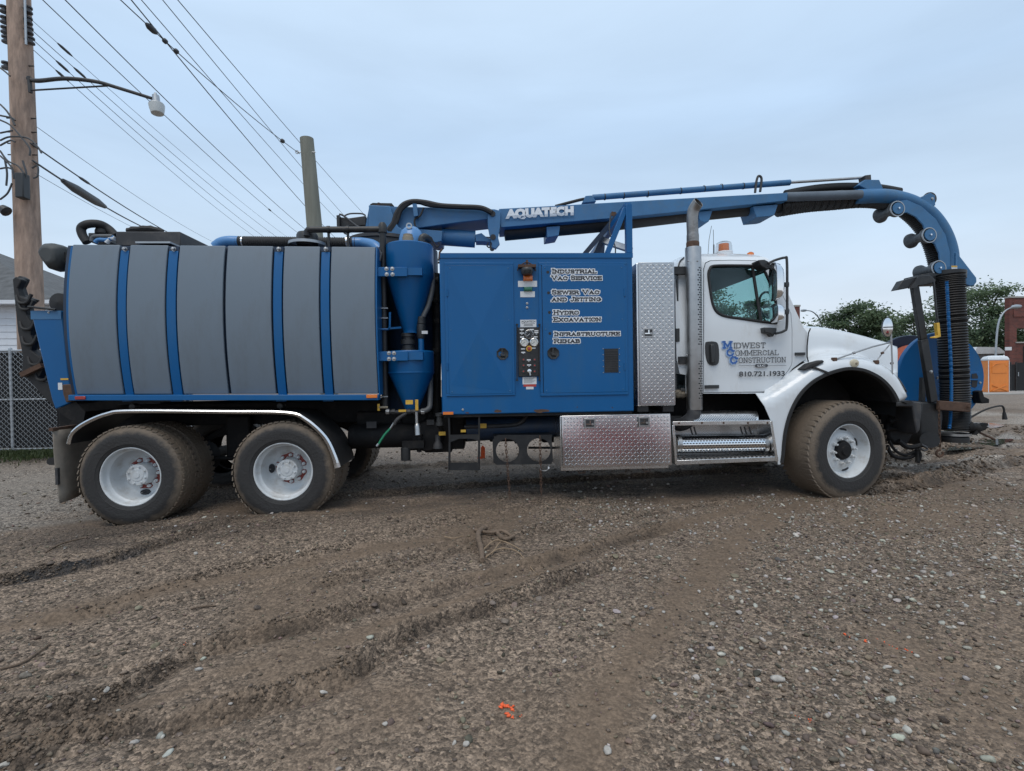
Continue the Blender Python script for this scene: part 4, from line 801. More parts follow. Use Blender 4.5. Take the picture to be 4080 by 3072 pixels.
# ------------------------------------------------------------------ lettering
GL = {  # slab capitals on a unit height: width, strokes, serif points
 'A': (1.0, [[(.12,0),(.5,1),(.88,0)], [(.27,.34),(.73,.34)]], [(.12,0),(.88,0)]), 'B': (.88, [[(.15,0),(.15,1),(.62,1),(.74,.88),(.74,.66),(.6,.54),(.15,.54)], [(.6,.54),(.8,.4),(.8,.14),(.66,0),(.15,0)]], [(.1,0),(.1,1)]),
 'C': (.95, [[(.86,.72),(.7,.95),(.35,1),(.14,.78),(.1,.5),(.14,.22),(.35,0),(.7,.05),(.86,.28)]], [(.84,.78)]), 'D': (.95, [[(.15,0),(.15,1),(.58,1),(.8,.82),(.86,.5),(.8,.18),(.58,0),(.15,0)]], [(.1,0),(.1,1)]),
 'E': (.85, [[(.8,.2),(.8,0),(.15,0),(.15,1),(.78,1),(.78,.8)], [(.15,.53),(.6,.53)]], [(.1,0),(.1,1)]), 'F': (.82, [[(.15,0),(.15,1),(.78,1),(.78,.8)], [(.15,.53),(.6,.53)]], [(.15,0),(.1,1)]),
 'G': (1.0, [[(.84,.75),(.7,.95),(.35,1),(.14,.78),(.1,.5),(.14,.22),(.35,0),(.7,.03),(.84,.15),(.84,.45),(.58,.45)]], [(.84,.45)]), 'H': (1.0, [[(.16,0),(.16,1)], [(.84,0),(.84,1)], [(.16,.52),(.84,.52)]], [(.16,0),(.16,1),(.84,0),(.84,1)]),
 'I': (.42, [[(.21,0),(.21,1)]], [(.21,0),(.21,1)]), 'J': (.72, [[(.56,1),(.56,.22),(.42,0),(.2,.02),(.1,.22)]], [(.56,1)]), 'L': (.8, [[(.15,1),(.15,0),(.76,0),(.76,.22)]], [(.15,1),(.1,0)]),
 'M': (1.2, [[(.14,0),(.14,1),(.6,.25),(1.06,1),(1.06,0)]], [(.14,0),(.1,1),(1.06,0),(1.1,1)]), 'N': (1.0, [[(.16,0),(.16,1),(.84,0),(.84,1)]], [(.16,0),(.1,1),(.84,1)]), 'O': (1.0, [[(.3,0),(.12,.2),(.08,.5),(.12,.8),(.3,1),(.7,1),(.88,.8),(.92,.5),(.88,.2),(.7,0),(.3,0)]], []),
 'R': (.95, [[(.15,0),(.15,1),(.66,1),(.8,.86),(.8,.64),(.66,.5),(.15,.5)], [(.55,.5),(.84,0)]], [(.15,0),(.1,1),(.86,0)]), 'S': (.82, [[(.72,.76),(.6,.98),(.22,1),(.1,.8),(.16,.6),(.62,.46),(.74,.26),(.62,.02),(.22,0),(.1,.24)]], []),
 'T': (.9, [[(.45,0),(.45,1)], [(.08,.78),(.08,1),(.82,1),(.82,.78)]], [(.45,0)]), 'U': (1.0, [[(.16,1),(.16,.25),(.32,0),(.68,0),(.84,.25),(.84,1)]], [(.16,1),(.84,1)]), 'V': (1.0, [[(.12,1),(.5,0),(.88,1)]], [(.12,1),(.88,1)]),
 'W': (1.35, [[(.1,1),(.38,0),(.67,1),(.97,0),(1.25,1)]], [(.1,1),(1.25,1)]), 'X': (1.0, [[(.15,0),(.85,1)], [(.85,0),(.15,1)]], [(.15,0),(.85,0),(.15,1),(.85,1)]), 'Y': (1.0, [[(.1,1),(.5,.5),(.9,1)], [(.5,.5),(.5,0)]], [(.1,1),(.9,1),(.5,0)])}
def slab(words_, x0, x1, z0, z1, Y, m, parent, wt, grow=0.0, lift=0.0):
    """one line of slab capitals, first letter of a capitalised word taller"""
    H = z1-z0; items = []; cur = 0
    for wi, wd in enumerate(words_.split(' ')):
        for i, ch in enumerate(wd):
            big = ch.isupper(); h = H if big else H*0.84; g = GL[ch.upper()]; items.append((g, cur, h, wi)); cur += g[0]*h*1.13
        cur += H*0.5
    cur -= H*0.5; sx = (x1-x0)/cur; mbs = {}; k = 0; hw = H*wt/2+grow
    for (w_, strokes, serif), ox, h, wi in items:
        mb = mbs.setdefault(wi, MB())
        sg = []
        for st in strokes: sg += list(zip(st[:-1], st[1:]))
        sg += [((x-.13, z), (x+.13, z)) for x, z in serif]
        for (ax, az), (bx, bz) in sg:
            inz = lambda q: z0+H*wt/2+q*(h-H*wt)
            a = Vector((x0+(ox+ax*h)*sx, inz(az))); b = Vector((x0+(ox+bx*h)*sx, inz(bz))); d = (b-a).normalized()*hw; n_ = Vector((-d.y, d.x)); k += 1; y = Y-lift-k*0.000025
            q = [a-d-n_, b+d-n_, b+d+n_, a-d+n_]; mb.add([(p.x, y, p.y) for p in q], [(0, 1, 2, 3)])
    return [O('lettering', mb, m, parent, smooth=0, fix=False) for mb in mbs.values()][0]
def txt(s, x0, x1, z0, z1, Y, m, parent, bold=0.0, name='lettering', shear=0.0):
    cu = bpy.data.curves.new('t', 'FONT'); cu.body = s; cu.offset = bold; cu.resolution_u = 3; cu.shear = shear
    ob = bpy.data.objects.new('t', cu); COL.objects.link(ob); dg = bpy.context.evaluated_depsgraph_get(); dg.update(); me = ob.evaluated_get(dg).to_mesh()
    v = np.array([p.co[:] for p in me.vertices]); f = [tuple(p.vertices) for p in me.polygons]; ob.evaluated_get(dg).to_mesh_clear(); bpy.data.objects.remove(ob); bpy.data.curves.remove(cu)
    mn, mx_ = v.min(0), v.max(0); mb = MB(); mb.add([(x0+(p[0]-mn[0])/(mx_[0]-mn[0])*(x1-x0), Y, z0+(p[1]-mn[1])/(mx_[1]-mn[1])*(z1-z0)) for p in v], f)
    return O(name, mb, m, parent, smooth=0, fix=False)
def ptxt(s, px0, py0, px1, py1, Y, m, parent, bold=0.0, **k):
    a, b, c, d = rect(px0, py0, px1, py1, Y); return txt(s, a, b, c, d, Y, m, parent, bold, **k)
def plate(name, px0, py0, px1, py1, Y, th, m, parent, bevel=0.0, **k):
    a, b, c, d = rect(px0, py0, px1, py1, Y-th); return O(name, MB().box(a, b, Y-th, Y-0.0005, c, d), m, parent, smooth=30 if bevel else 0, bevel=bevel, **k)
def bolt(parent, px, py, Y, r=0.012, m='steel', name='bolt', h=0.012):
    c = at(px, py, Y); return O(name, MB().lathe([(r*1.5, 0), (r*1.5, -0.003), (r, -0.003), (r, -h), (r*0.7, -h-0.002), (0, -h-0.002)], c, (0, 1, 0), 8), m, parent, smooth=30)
# ------------------------------------------------------------------ wheels
def lugs(r, rows, n, tl, h, skew=0.0):
    mb = MB()
    for row, (b, w_) in enumerate(rows):
        for j in range(n):
            a = 2*math.pi*(j+0.5*(row % 2))/n; rd = Vector((math.cos(a), 0, math.sin(a))); tg = Vector((-math.sin(a), 0, math.cos(a))); ax = Vector((0, 1, 0))
            c = rd*r+ax*b; t = (tg+ax*skew*(1 if row % 2 else -1)).normalized()*tl; u = ax*w_
            vs_ = [c+s1*t+s2*u-rd*0.01 for s1, s2 in ((-1,-1),(1,-1),(1,1),(-1,1))]+[c+s1*t*0.88+s2*u*0.92+rd*h for s1, s2 in ((-1,-1),(1,-1),(1,1),(-1,1))]
            mb.add(vs_, [(4,5,6,7),(0,1,5,4),(1,2,6,5),(2,3,7,6),(3,0,4,7)])
    return mb
def tyre_mesh(w_, r, name):
    p = [(.298, .006), (.31, -.012), (.34, -.022), (.40, -.03), (.45, -.028), (r-.045, -.012), (r-.018, .006), (r-.004, .028), (r, .05)]
    full = p+[(r+.002, w_/2)]+[(a, w_-b) for a, b in p[::-1]]
    # raised rings on the sidewall
    full[2:3] = [(.335, -.020), (.338, -.024), (.345, -.0235)]
    return MB().lathe([(a, b) for a, b in full], (0, 0, 0), (0, 1, 0), 72)
def wheel(px, py, Y, front=False, steer=0.0, src=None, hub_turn=0.0, far=False):
    c = at(px, py, Y) if not isinstance(px, Vector) else px
    wz = E('wheel', c, T); wz.rotation_euler = (0, 0, steer)
    if src is not None:
        for ch in src.children:
            if far and not ch.name.startswith(('tyre', 'tread')): continue
            q = ch.copy(); COL.objects.link(q); q.parent = wz
        return wz
    r, w_ = (0.556, 0.40) if front else (0.522, 0.275)
    loc = dict(local=True)
    O('tyre', tyre_mesh(w_, r, 't'), 'tyre', wz, smooth=30, **loc)
    rows = [(0.035, .034), (0.105, .026), (0.165, .026), (0.24, .034)] if not front else [(0.05, .055), (0.15, .03), (0.25, .03), (0.35, .055)]
    kind(O('tread_lugs', lugs(r, rows, 52, 0.023, 0.002 if front else 0.0035, 0.35), 'tyre', wz, smooth=0, fix=False, **loc), 'stuff')
    if not front:
        t2 = bpy.data.objects.new('tyre', bpy.data.meshes['tyre']); COL.objects.link(t2); t2.parent = wz; t2.location = (0, 0.325, 0)
        t3 = bpy.data.objects.new('tread_lugs', [o for o in wz.children if o.name.startswith('tread')][0].data); COL.objects.link(t3); t3.parent = wz; t3.location = (0, 0.325, 0); kind(t3, 'stuff')
        prof = [(.302, .03), (.305, .0), (.301, -.006), (.294, -.006), (.288, .0), (.284, .02), (.283, .045), (.277, .06), (.262, .075), (.258, .10), (.258, .14), (.252, .165), (.245, .19), (.23, .215), (.21, .228), (.175, .232), (.165, .226), (.0, .226)]
        O('rim', MB().lathe(prof, (0, 0, 0), (0, 1, 0), 64), 'rim', wz, smooth=35, **loc)
        O('hub', MB().lathe([(.118, .224), (.116, .19), (.108, .17), (.106, .118), (.110, .112), (.110, .098), (.106, .094), (.07, .094), (.062, .088), (.03, .086), (.028, .08), (0, .08)], (0, 0, 0), (0, 1, 0), 36), 'rim', wz, smooth=30, **loc)
        for j in range(8):
            a = 2*math.pi*j/8+hub_turn; p = Vector((math.cos(a)*.088, .094, math.sin(a)*.088)); O('hub_bolt', MB().lathe([(.012, 0), (.012, -.008), (.0075, -.009), (.0075, -.026), (0, -.026)], p, (0, 1, 0), 8), 'rim', wz, smooth=30, **loc)
        for j in range(10):
            a = 2*math.pi*j/10+hub_turn; p = Vector((math.cos(a)*.143, .226, math.sin(a)*.143)); O('lug_nut', MB().lathe([(.024, 0), (.024, -.006), (.018, -.007), (.017, -.03), (.010, -.032), (.010, -.046), (0, -.046)], p, (0, 1, 0), 8), 'rim', wz, smooth=30, **loc)
        for j in range(5):
            a0 = 2*math.pi*(2*j)/10+hub_turn; a1 = a0+2*math.pi/10; mb = MB(); am = (a0+a1)/2
            ring = []
            for a, s0, s1 in ((a0-.16, .125, .16), (a0, .118, .17), (a0+.16, .124, .165), (am, .132, .16), (a1-.16, .124, .165), (a1, .118, .17), (a1+.16, .125, .16)): ring.append((a, s0, s1))
            o_ = [(math.cos(a)*s1, math.sin(a)*s1) for a, s0, s1 in ring]+[(math.cos(a)*s0, math.sin(a)*s0) for a, s0, s1 in ring[::-1]]
            mb.prism(o_, .218, .2275); O('nut_retainer', mb, 'red_tag', wz, smooth=0, **loc)
        for a in (hub_turn+0.3,):
            cxx, czz = math.cos(a)*.205, math.sin(a)*.205; tg = a+math.pi/2; ov = [(cxx+math.cos(tg)*math.cos(t)*.048+math.cos(a)*math.sin(t)*.030, czz+math.sin(tg)*math.cos(t)*.048+math.sin(a)*math.sin(t)*.030) for t in np.linspace(0, 2*math.pi, 18, endpoint=False)]
            O('hand_hole', MB().prism(ov, .209, .24), 'ink', wz, smooth=0, **loc)
            O('valve_stem', MB().tube([(cxx, .225, czz), (cxx*.98, .16, czz*.98)], .005, 6), 'steel', wz, **loc)
    else:
        prof = [(.306, .03), (.306, .0), (.300, -.006), (.292, -.004), (.286, .012), (.282, .05), (.272, .09), (.262, .11), (.25, .115), (.225, .10), (.20, .085), (.185, .078), (.115, .078), (.110, .09), (.11, .14)]
        O('rim', MB().lathe(prof, (0, 0, 0), (0, 1, 0), 64), 'rim', wz, smooth=35, **loc)
        O('hub', MB().lathe([(.108, .13), (.104, .06), (.095, .045), (.06, .04), (.05, .022), (0, .02)], (0, 0, 0), (0, 1, 0), 32), 'chassis', wz, smooth=30, **loc)
        for j in range(10):
            a = 2*math.pi*j/10+.1; p = Vector((math.cos(a)*.145, .078, math.sin(a)*.145)); O('lug_nut', MB().lathe([(.026, 0), (.026, -.006), (.019, -.007), (.018, -.034), (.011, -.036), (.011, -.058), (0, -.058)], p, (0, 1, 0), 8), 'rim', wz, smooth=30, **loc)
        for a in (0.35, 1.4, 2.65, 3.7, 5.0):
            cxx, czz = math.cos(a)*.232, math.sin(a)*.232; tg = a+math.pi/2; ov = [(cxx+math.cos(tg)*math.cos(t)*.048+math.cos(a)*math.sin(t)*.016, czz+math.sin(tg)*math.cos(t)*.048+math.sin(a)*math.sin(t)*.016) for t in np.linspace(0, 2*math.pi, 18, endpoint=False)]
            O('hand_hole', MB().prism(ov, .099, .12), 'ink', wz, smooth=0, **loc)
    return wz
w_mid = wheel(1129, 1879, 5.35, hub_turn=2.84)
w_rear = wheel(521, 1900, 5.35, src=w_mid); w_rear.rotation_euler = (0, R(-90), 0)
w_front = wheel(3381, 1797, 5.35, front=True, steer=R(11))
for s_ in (w_mid, w_rear):
    p = WO[s_.name]; wheel(Vector((p.x, 7.15, p.z)), 0, 0, src=w_mid, far=True)
p = WO[w_front.name]; wf = wheel(Vector((p.x, 7.35, p.z)), 0, 0, src=w_front, far=True, steer=R(11))
# ------------------------------------------------------------------ chassis
XR, XF = at(230, 1700, 6.1).x, at(3560, 1700, 6.1).x
for y in (6.12, 6.90):
    O('frame_rail', MB().box(XR, XF, y, y+0.08, 0.86, 1.12), 'chassis', T, smooth=0, bevel=0.01)
for px in (330, 800, 1400, 1700, 2300, 2800): x = at(px, 1700, 6.5).x; O('cross_member', MB().box(x-0.06, x+0.06, 6.203, 6.897, 0.90, 1.08), 'chassis', T, smooth=0)
for s_ in (w_mid, w_rear):
    p = WO[s_.name]; O('axle', MB().tube([(p.x, 5.6, p.z), (p.x, 6.2, p.z), (p.x, 6.4, p.z), (p.x, 6.7, p.z), (p.x, 6.9, p.z), (p.x, 7.4, p.z)], [.07, .08, .22, .22, .08, .07], 14), 'chassis', T)
    O('brake_drum', MB().lathe([(.24, 0), (.25, .03), (.25, .3), (.2, .32)], (p.x, 5.62, p.z), (0, 1, 0), 28, True), 'chassis', T)
pm, pr, pf = WO[w_mid.name], WO[w_rear.name], WO[w_front.name]
for k in range(5): O('leaf_spring', MB().tube(catmull([(pr.x+0.1+k*.08, 6.06, pr.z+.17+.035*k), ((pr.x+pm.x)/2, 6.06, pr.z+.37+.033*k), (pm.x-.1-k*.08, 6.06, pm.z+.12+.035*k)], 5), .017, 6), 'chassis', T)
O('equaliser', MB().box((pr.x+pm.x)/2-.14, (pr.x+pm.x)/2+.14, 6.0, 6.11, .45, .98), 'chassis', T, bevel=.03)
O('torque_rod', MB().cyl((pr.x+.15, 6.0, pr.z+.08), (pm.x-.2, 6.0, pm.z+.05), .025, 10), 'chassis', T)
O('front_axle', MB().tube([(pf.x, 5.75, pf.z-.02), (pf.x, 6.05, pf.z-.1), (pf.x, 7.05, pf.z-.1), (pf.x, 7.35, pf.z-.02)], .07, 10), 'chassis', T)
O('front_spring', MB().tube(catmull([(pf.x-.62, 6.08, pf.z+.25), (pf.x, 6.08, pf.z+.06), (pf.x+.62, 6.08, pf.z+.25)], 8), .05, 8), 'chassis', T)
O('drive_shaft', MB().cyl((pm.x, 6.55, pm.z+.1), (at(2900, 1700, 6.55).x, 6.55, .75), .06, 12), 'chassis', T)
O('engine', MB().box(at(2850, 1700, 6.3).x, XF-.3, 6.21, 6.89, .62, 1.45), 'chassis', T, smooth=0, bevel=.05)
for p0, p1, za, zb2 in ((2240, 2760, .42, 1.08), (2800, 3020, .4, 1.0)): O('far_side_blocker', MB().box(at(p0, 1700, 7.2).x-.3, at(p1, 1700, 7.2).x-.6, 7.2, 7.75, za, zb2), 'chassis', T, bevel=.03)  # unseen boxes, added to block light and darken the ground under the truck
# tubes, tanks and hoses slung under the body
O('air_tank', MB().lathe([(.0, 0), (.12, .03), (.14, .07), (.14, .75), (.12, .79), (0, .82)], at(1560, 1735, 5.9)-Vector((.5, 0, 0)), (1, 0, 0), 20), 'chassis', T)
O('water_pump', MB().lathe([(.0, 0), (.16, .02), (.18, .06), (.18, .3), (.12, .34), (.12, .55), (0, .56)], at(1700, 1740, 5.75), (0, 1, 0), 20), 'chassis', T)
O('blower_pipe', MB().cyl(at(1860, 1710, 5.85), at(2225, 1695, 5.85), .135, 22), 'blue_dark', T)
O('suction_pipe', MB().tube(catmull([at(1850, 1700, 5.7), at(2030, 1695, 5.7), at(2080, 1680, 5.7), at(2100, 1650, 5.75)], 6), .022, 10), 'dust_steel', T)
O('filter_bowl', MB().lathe([(.0, 0), (.05, .0), (.053, .01), (.053, .14), (.04, .15), (.04, .19)], at(1617, 1834, 5.7), (0, 0, 1), 18), 'plastic', T)
O('filter_bracket', MB().box(*rect(1604, 1755, 1690, 1785, 5.7)[:2], 5.66, 5.8, *rect(1604, 1755, 1690, 1785, 5.7)[2:]), 'chassis', T, smooth=0)
mb = MB(); kx = 0
for i, (px0, px1, pyb) in enumerate(((1420, 1600, 1768), (1600, 1700, 1795), (1690, 1800, 1803), (1795, 1850, 1790), (1840, 1960, 1750), (1950, 2060, 1760), (2050, 2110, 1768), (2110, 2230, 1735))):
    a, b, c, d = rect(px0, 1640, px1, pyb, 6.0+.03*i); O('pump_frame', MB().box(a, b, 6.0+.03*i, 6.5, c, d), 'chassis', T, smooth=0, bevel=.015)
O('drop_pipe', MB().tube([at(1672, 1730, 5.75), at(1670, 1800, 5.75)], [.035, .028], 12), 'chassis', T); O('drain_cap', MB().lathe([(.0, 0), (.055, .005), (.05, .05), (.03, .09), (.03, .16)], at(1745, 1788, 5.72), (0, 0, 1), 16), 'dust_steel', T)
O('valve_body', MB().lathe([(.045, 0), (.045, .03), (.035, .035), (.035, .10), (.048, .105), (.048, .13), (.03, .14), (0, .14)], at(1752, 1695, 5.6), (0, 0, 1), 16), 'plastic', T)
for a_ in ((1700, 1682, 1730, 1687), (1460, 1690, 1500, 1700)): plate('sticker', a_[0], a_[1]-10, a_[2], a_[3]+6, 5.74, .002, 'dust_steel', T)
plate('warning_label', 1748, 1720, 1775, 1735, 5.70, .003, 'yellow', T)
plate('warning_label', 1911, 1688, 1938, 1706, 5.66, .003, 'yellow', T)
# ------------------------------------------------------------------ tank
YT, SAG = 5.33, 0.085
def ztop(x): return A0.z+(A1.z-A0.z)*(x-A0.x)/(A1.x-A0.x)
def zbot(x): return B0.z+(B1.z-B0.z)*(x-B0.x)/(B1.x-B0.x)
A0, A1, B0, B1 = at(293, 974, YT+SAG), at(1494, 984, YT+SAG), at(296, 1571, YT+SAG), at(1494, 1568, YT+SAG)
def ty(x, z): u = 2*(z-zbot(x))/(ztop(x)-zbot(x))-1; return YT+SAG*u*u
def curved(x0, x1, dy, th, f0=0.0, f1=1.0, nz=16):
    rings = []
    for i in range(nz+1):
        f = f0+(f1-f0)*i/nz; r_ = []
        for x, back in ((x0, 0), (x1, 0), (x1, 1), (x0, 1)):
            z = zbot(x)+(ztop(x)-zbot(x))*f; r_.append(Vector((x, ty(x, z)+dy+back*th, z)))
        rings.append(r_)
    return MB().loft(rings, True, True)
tank = O('debris_tank', MB(), 'blue', T) if False else None
xt0, xt1 = at(292, 1270, 5.5).x, at(1499, 1270, 5.5).x
rings = []
for x in (xt0, xt1):
    r_ = []
    for i in range(13): f = i/12; z = zbot(x)+(ztop(x)-zbot(x))*f; r_.append(Vector((x, ty(x, z)+.045, z)))
    zt_ = ztop(x); r_ += [Vector((x, 5.75, zt_+.03)), Vector((x, 6.2, zt_+.06)), Vector((x, 6.9, zt_+.06)), Vector((x, 7.35, zt_+.03))]
    for i in range(13): f = 1-i/12; z = zbot(x)+(ztop(x)-zbot(x))*f; r_.append(Vector((x, 13.1-ty(x, z)-.045, z)))
    rings.append(r_)
tank = O('debris_tank', MB().loft(rings, True, True), 'blue_dark', T, smooth=30)
tx = lambda p: at(p, 985, YT+SAG).x
for p0, p1 in ((291, 477), (520, 669), (717, 897), (908, 1087), (1134, 1275), (1321, 1495)): O('grey_panel', curved(tx(p0), tx(p1), 0, .03), 'grey_panel', tank, smooth=25, bevel=.007)
for p0, p1 in ((482, 515), (674, 711), (1094, 1128), (1281, 1315)):
    O('strap', curved(tx(p0), tx(p1), .008, .03, -.035, .962), 'blue', tank, smooth=25, bevel=.004)
    pc = (p0+p1)/2; bolt(tank, pc+1, 993, YT+SAG-.004, .016, 'steel', 'strap_bolt', .03); bolt(tank, pc+7, 1588, YT+SAG-.035, .011, 'steel', 'strap_bolt')
    plate('strap_bracket', p0-1, 983, p1+2, 1003, YT+SAG+.03, .03, 'blue_dark', tank)
    plate('strap_foot', p0+6, 1576, p1+12, 1599, YT+SAG-.012, .02, 'blue', tank)
rl = MB(); a, b = at(290, 1584, 5.40), at(1512, 1583, 5.40); O('side_rail', MB().bar(a, b, .12, .058), 'blue', tank, bevel=.006)
plate('marker_light', 297, 1579, 339, 1592, 5.34, .012, 'red_lens', tank, bevel=.004); plate('marker_light', 1459, 1572, 1503, 1586, 5.34, .012, 'amber', tank, bevel=.004)
O('front_bulkhead', curved(tx(1497), tx(1503), .01, .25, -.01, 1.0), 'blue', tank, smooth=25)
O('rear_ring', curved(tx(279), tx(288), .015, .3, -.02, .99), 'blue', tank, smooth=25)
# tank roof: hatch box, hose loop, fittings, ribbed hose, pipes
a, b, c, d = rect(461, 922, 718, 972, 5.75); O('roof_hatch_box', MB().box(a, b, 5.75, 6.55, c-.02, d), 'dust_steel', T, bevel=.01)
O('hatch_rubble', MB().tube(catmull([at(505, 921, 6.0), at(540, 914, 6.0), at(600, 912, 6.0), at(650, 921, 6.0)], 4), [.02, .035, .03, .04, .035, .03, .04, .035, .04, .03, .03, .025, .02], 8), 'rubber', T)
O('roof_plate', MB().box(*rect(552, 966, 690, 974, 5.5)[:2], 5.45, 5.75, *rect(552, 967, 690, 974, 5.5)[2:]), 'galv', T, smooth=0)
O('hose_loop', MB().tube(catmull([at(347, 966, 5.9), at(328, 935, 5.9), at(325, 908, 5.9), at(350, 893, 5.9), at(395, 893, 5.95), at(430, 910, 6.0), at(460, 940, 6.0)], 8), .045, 12), 'rubber', T)
O('valve_block', MB().box(*rect(364, 932, 440, 968, 6.1)[:2], 6.05, 6.3, *rect(364, 932, 440, 968, 6.1)[2:]), 'plastic', T, bevel=.01)
for pts, m_ in (([(368, 962), (372, 945), (400, 942), (450, 942)], 'pipe_grey'), ([(380, 966), (395, 955), (430, 956), (455, 945)], 'blue_lit'), ([(425, 968), (440, 952), (458, 950)], 'label_white')):
    O('roof_fitting', MB().tube(catmull([at(x, y, 5.75) for x, y in pts], 4), .024, 10), m_, T)
O('fitting_cap', MB().lathe([(.0, .09), (.05, .08), (.07, .03), (.07, 0), (0, 0)], at(408, 932, 6.0), (0, 0, 1), 14), 'rubber', T)
def corrugated(path, r, pitch, amp):
    out = []; rs = []; acc = 0
    for i, (a, b) in enumerate(zip(path[:-1], path[1:])):
        L_ = (b-a).length; t = 0
        while t < L_: out.append(a.lerp(b, t/L_)); rs.append(r+(amp if (len(out) % 2) else -amp)); t += pitch/2
    return out, rs
pth, rs = corrugated([at(945, 962, 6.1), at(1420, 967, 6.1)], .058, .022, .005); O('ribbed_hose', MB().tube(pth, rs, 16), 'hose', T, smooth=60)
O('hose_elbow', MB().tube(catmull([at(858, 985, 6.1), at(880, 968, 6.1), at(910, 961, 6.1), at(952, 962, 6.1)], 5), .062, 16), 'blue_lit', T)
O('hose_elbow', MB().tube(catmull([at(1405, 967, 6.1), at(1450, 968, 6.1), at(1490, 978, 6.0), at(1512, 1000, 5.95)], 5), .062, 16), 'blue_lit', T)
for px in (970, 1384, 1395): q = at(px, 964, 6.1); O('hose_clamp', MB().lathe([(.064, -.008), (.067, -.008), (.067, .008), (.064, .008)], q, (1, 0, 0), 16), 'chrome', T)
O('vent_cap', MB().lathe([(.11, -.02), (.115, .0), (.115, .09), (.10, .12), (0, .13)], at(1225, 972, 5.75), (0, 0, 1), 20), 'plastic', T); O('vent_base', MB().lathe([(.2, -.02), (.2, .01), (0, .02)], at(1225, 973, 5.75), (0, 0, 1), 20), 'galv', T)
yp = 5.62
O('top_pipe', MB().tube([at(1222, 940, yp), at(1222, 924, yp), at(1228, 916, yp), at(1240, 915, yp), at(1524, 914, yp)], .034, 14), 'black', T)
O('down_pipe', MB().tube([at(1524, 900, yp), at(1526, 1000, yp), at(1530, 1300, yp), at(1535, 1620, yp)], .036, 16), 'black', T)
O('pipe_elbow', MB().lathe([(.0, .055), (.03, .05), (.046, .02), (.046, -.04), (.05, -.042), (.05, -.06), (.036, -.062)], at(1524, 906, yp), (0, 0, 1), 16), 'black', T)
for px in (1309, 1386): q = at(px, 915, yp); O('pipe_hanger', MB().lathe([(.036, -.015), (.041, -.015), (.041, .015), (.036, .015)], q, (1, 0, 0), 14).box(q.x-.012, q.x+.012, q.y-.01, q.y+.01, ztop(q.x), q.z-.03), 'black', T)
for py in (1230, 1269, 1580): q = at(1530, py, yp); O('pipe_clamp', MB().lathe([(.038, -.006), (.042, -.006), (.042, .006), (.038, .006)], q, (0, 0, 1), 14).box(q.x-.09, q.x+.05, q.y-.045, q.y-.036, q.z-.006, q.z+.006), 'galv', T)
O('rear_hose', MB().tube([at(1500, 985, 5.55), at(1518, 1010, 5.55), at(1512, 1040, 5.55)], .015, 8), 'pipe_grey', T)
# ------------------------------------------------------------------ tail end: light, hopper, hose racks
wl = at(212, 1024, 5.6); k_ = ppm(212, 1024, 5.5)
rg = []
for f, (sx, sz) in zip((-.10, -.04, .08, .14), ((.6, .62), (.95, .95), (1.0, 1.0), (.75, .8))):
    rg.append([Vector((wl.x+x*sx*k_*52, wl.y+f, wl.z+z*sz*k_*58)) for x, z in ((-.95, .35), (-.55, .95), (.3, 1.0), (.95, .75), (1.0, -.5), (.6, -.95), (-.1, -1.0), (-.6, -.35))])
wlo = O('work_light', MB().loft(rg, True, True), mat('worn grey plastic', (.05,.055,.056), .6, var=.2), T, smooth=50, bevel=.02); O('light_bracket', MB().bar(at(262, 1030, 5.62), at(284, 1022, 5.62), .06, .10), 'black', wlo)
hop = [(121, 1237), (243, 1237), (270, 1480), (290, 1600), (262, 1614), (219, 1631), (205, 1590)]
hp = O('rear_hopper', MB().pprism(hop, 5.62, 7.5), 'blue', T, smooth=20, bevel=.012)
plate('hopper_band', 122, 1238, 243, 1272, 5.62, .004, 'blue_worn_hazed', hp); plate('hopper_label', 241, 1507, 272, 1514, 5.618, .003, 'yellow', hp); plate('hopper_label', 231, 1525, 248, 1553, 5.618, .003, 'label_white', hp); bolt(hp, 195, 1245, 5.618, .008)
O('door_pivot', MB().lathe([(.0, -.02), (.10, 0), (.11, .1), (.08, .2), (0, .2)], at(234, 1205, 5.7), (0, 1, 0), 20), 'rubber', hp)
O('latch_rod', MB().cyl(at(112, 1222, 5.6), at(222, 1234, 5.6), .012, 8), 'black', hp)
O('hinge_block', MB().pprism([(247, 1532), (290, 1530), (296, 1595), (262, 1605), (250, 1570)], 5.56, 5.9), 'rust', hp, bevel=.01)
rackpts = [(48,1112),(62,1101),(85,1113),(82,1124),(69,1148),(80,1180),(126,1197),(98,1221),(105,1254),(125,1286),(122,1334),(134,1359),(122,1395),(162,1424),(170,1472),(154,1505),(194,1529),(222,1600),(240,1625),(222,1630),(162,1570),(105,1505),(85,1480),(88,1416),(69,1318),(56,1190)]
rk = O('hose_rack', MB().pprism(rackpts, 5.75, 5.83), 'rubber', T, smooth=0, bevel=.012); o2 = O('hose_rack', MB().pprism([(x+14, y-4) for x, y in rackpts], 6.5, 6.58), 'rubber', T, smooth=0, bevel=.012)
for px, py in ((104, 1197), (112, 1222), (118, 1300), (126, 1360), (150, 1440), (178, 1500)): q = at(px, py, 5.8); O('rack_hook', MB().tube(catmull([q+Vector((-.06, -.04, .05)), q+Vector((-.02, -.06, -.03)), q+Vector((.06, -.06, -.03)), q+Vector((.10, -.05, .06))], 5), .016, 8), 'rubber', rk)
O('rack_arm', MB().bar(at(88, 1494, 5.72), at(170, 1455, 5.72), .05, .05), 'rust', rk)
O('tail_sill', MB().pprism([(225, 1632), (300, 1600), (340, 1640), (330, 1690), (270, 1668)], 5.6, 7.4), 'chassis', T)
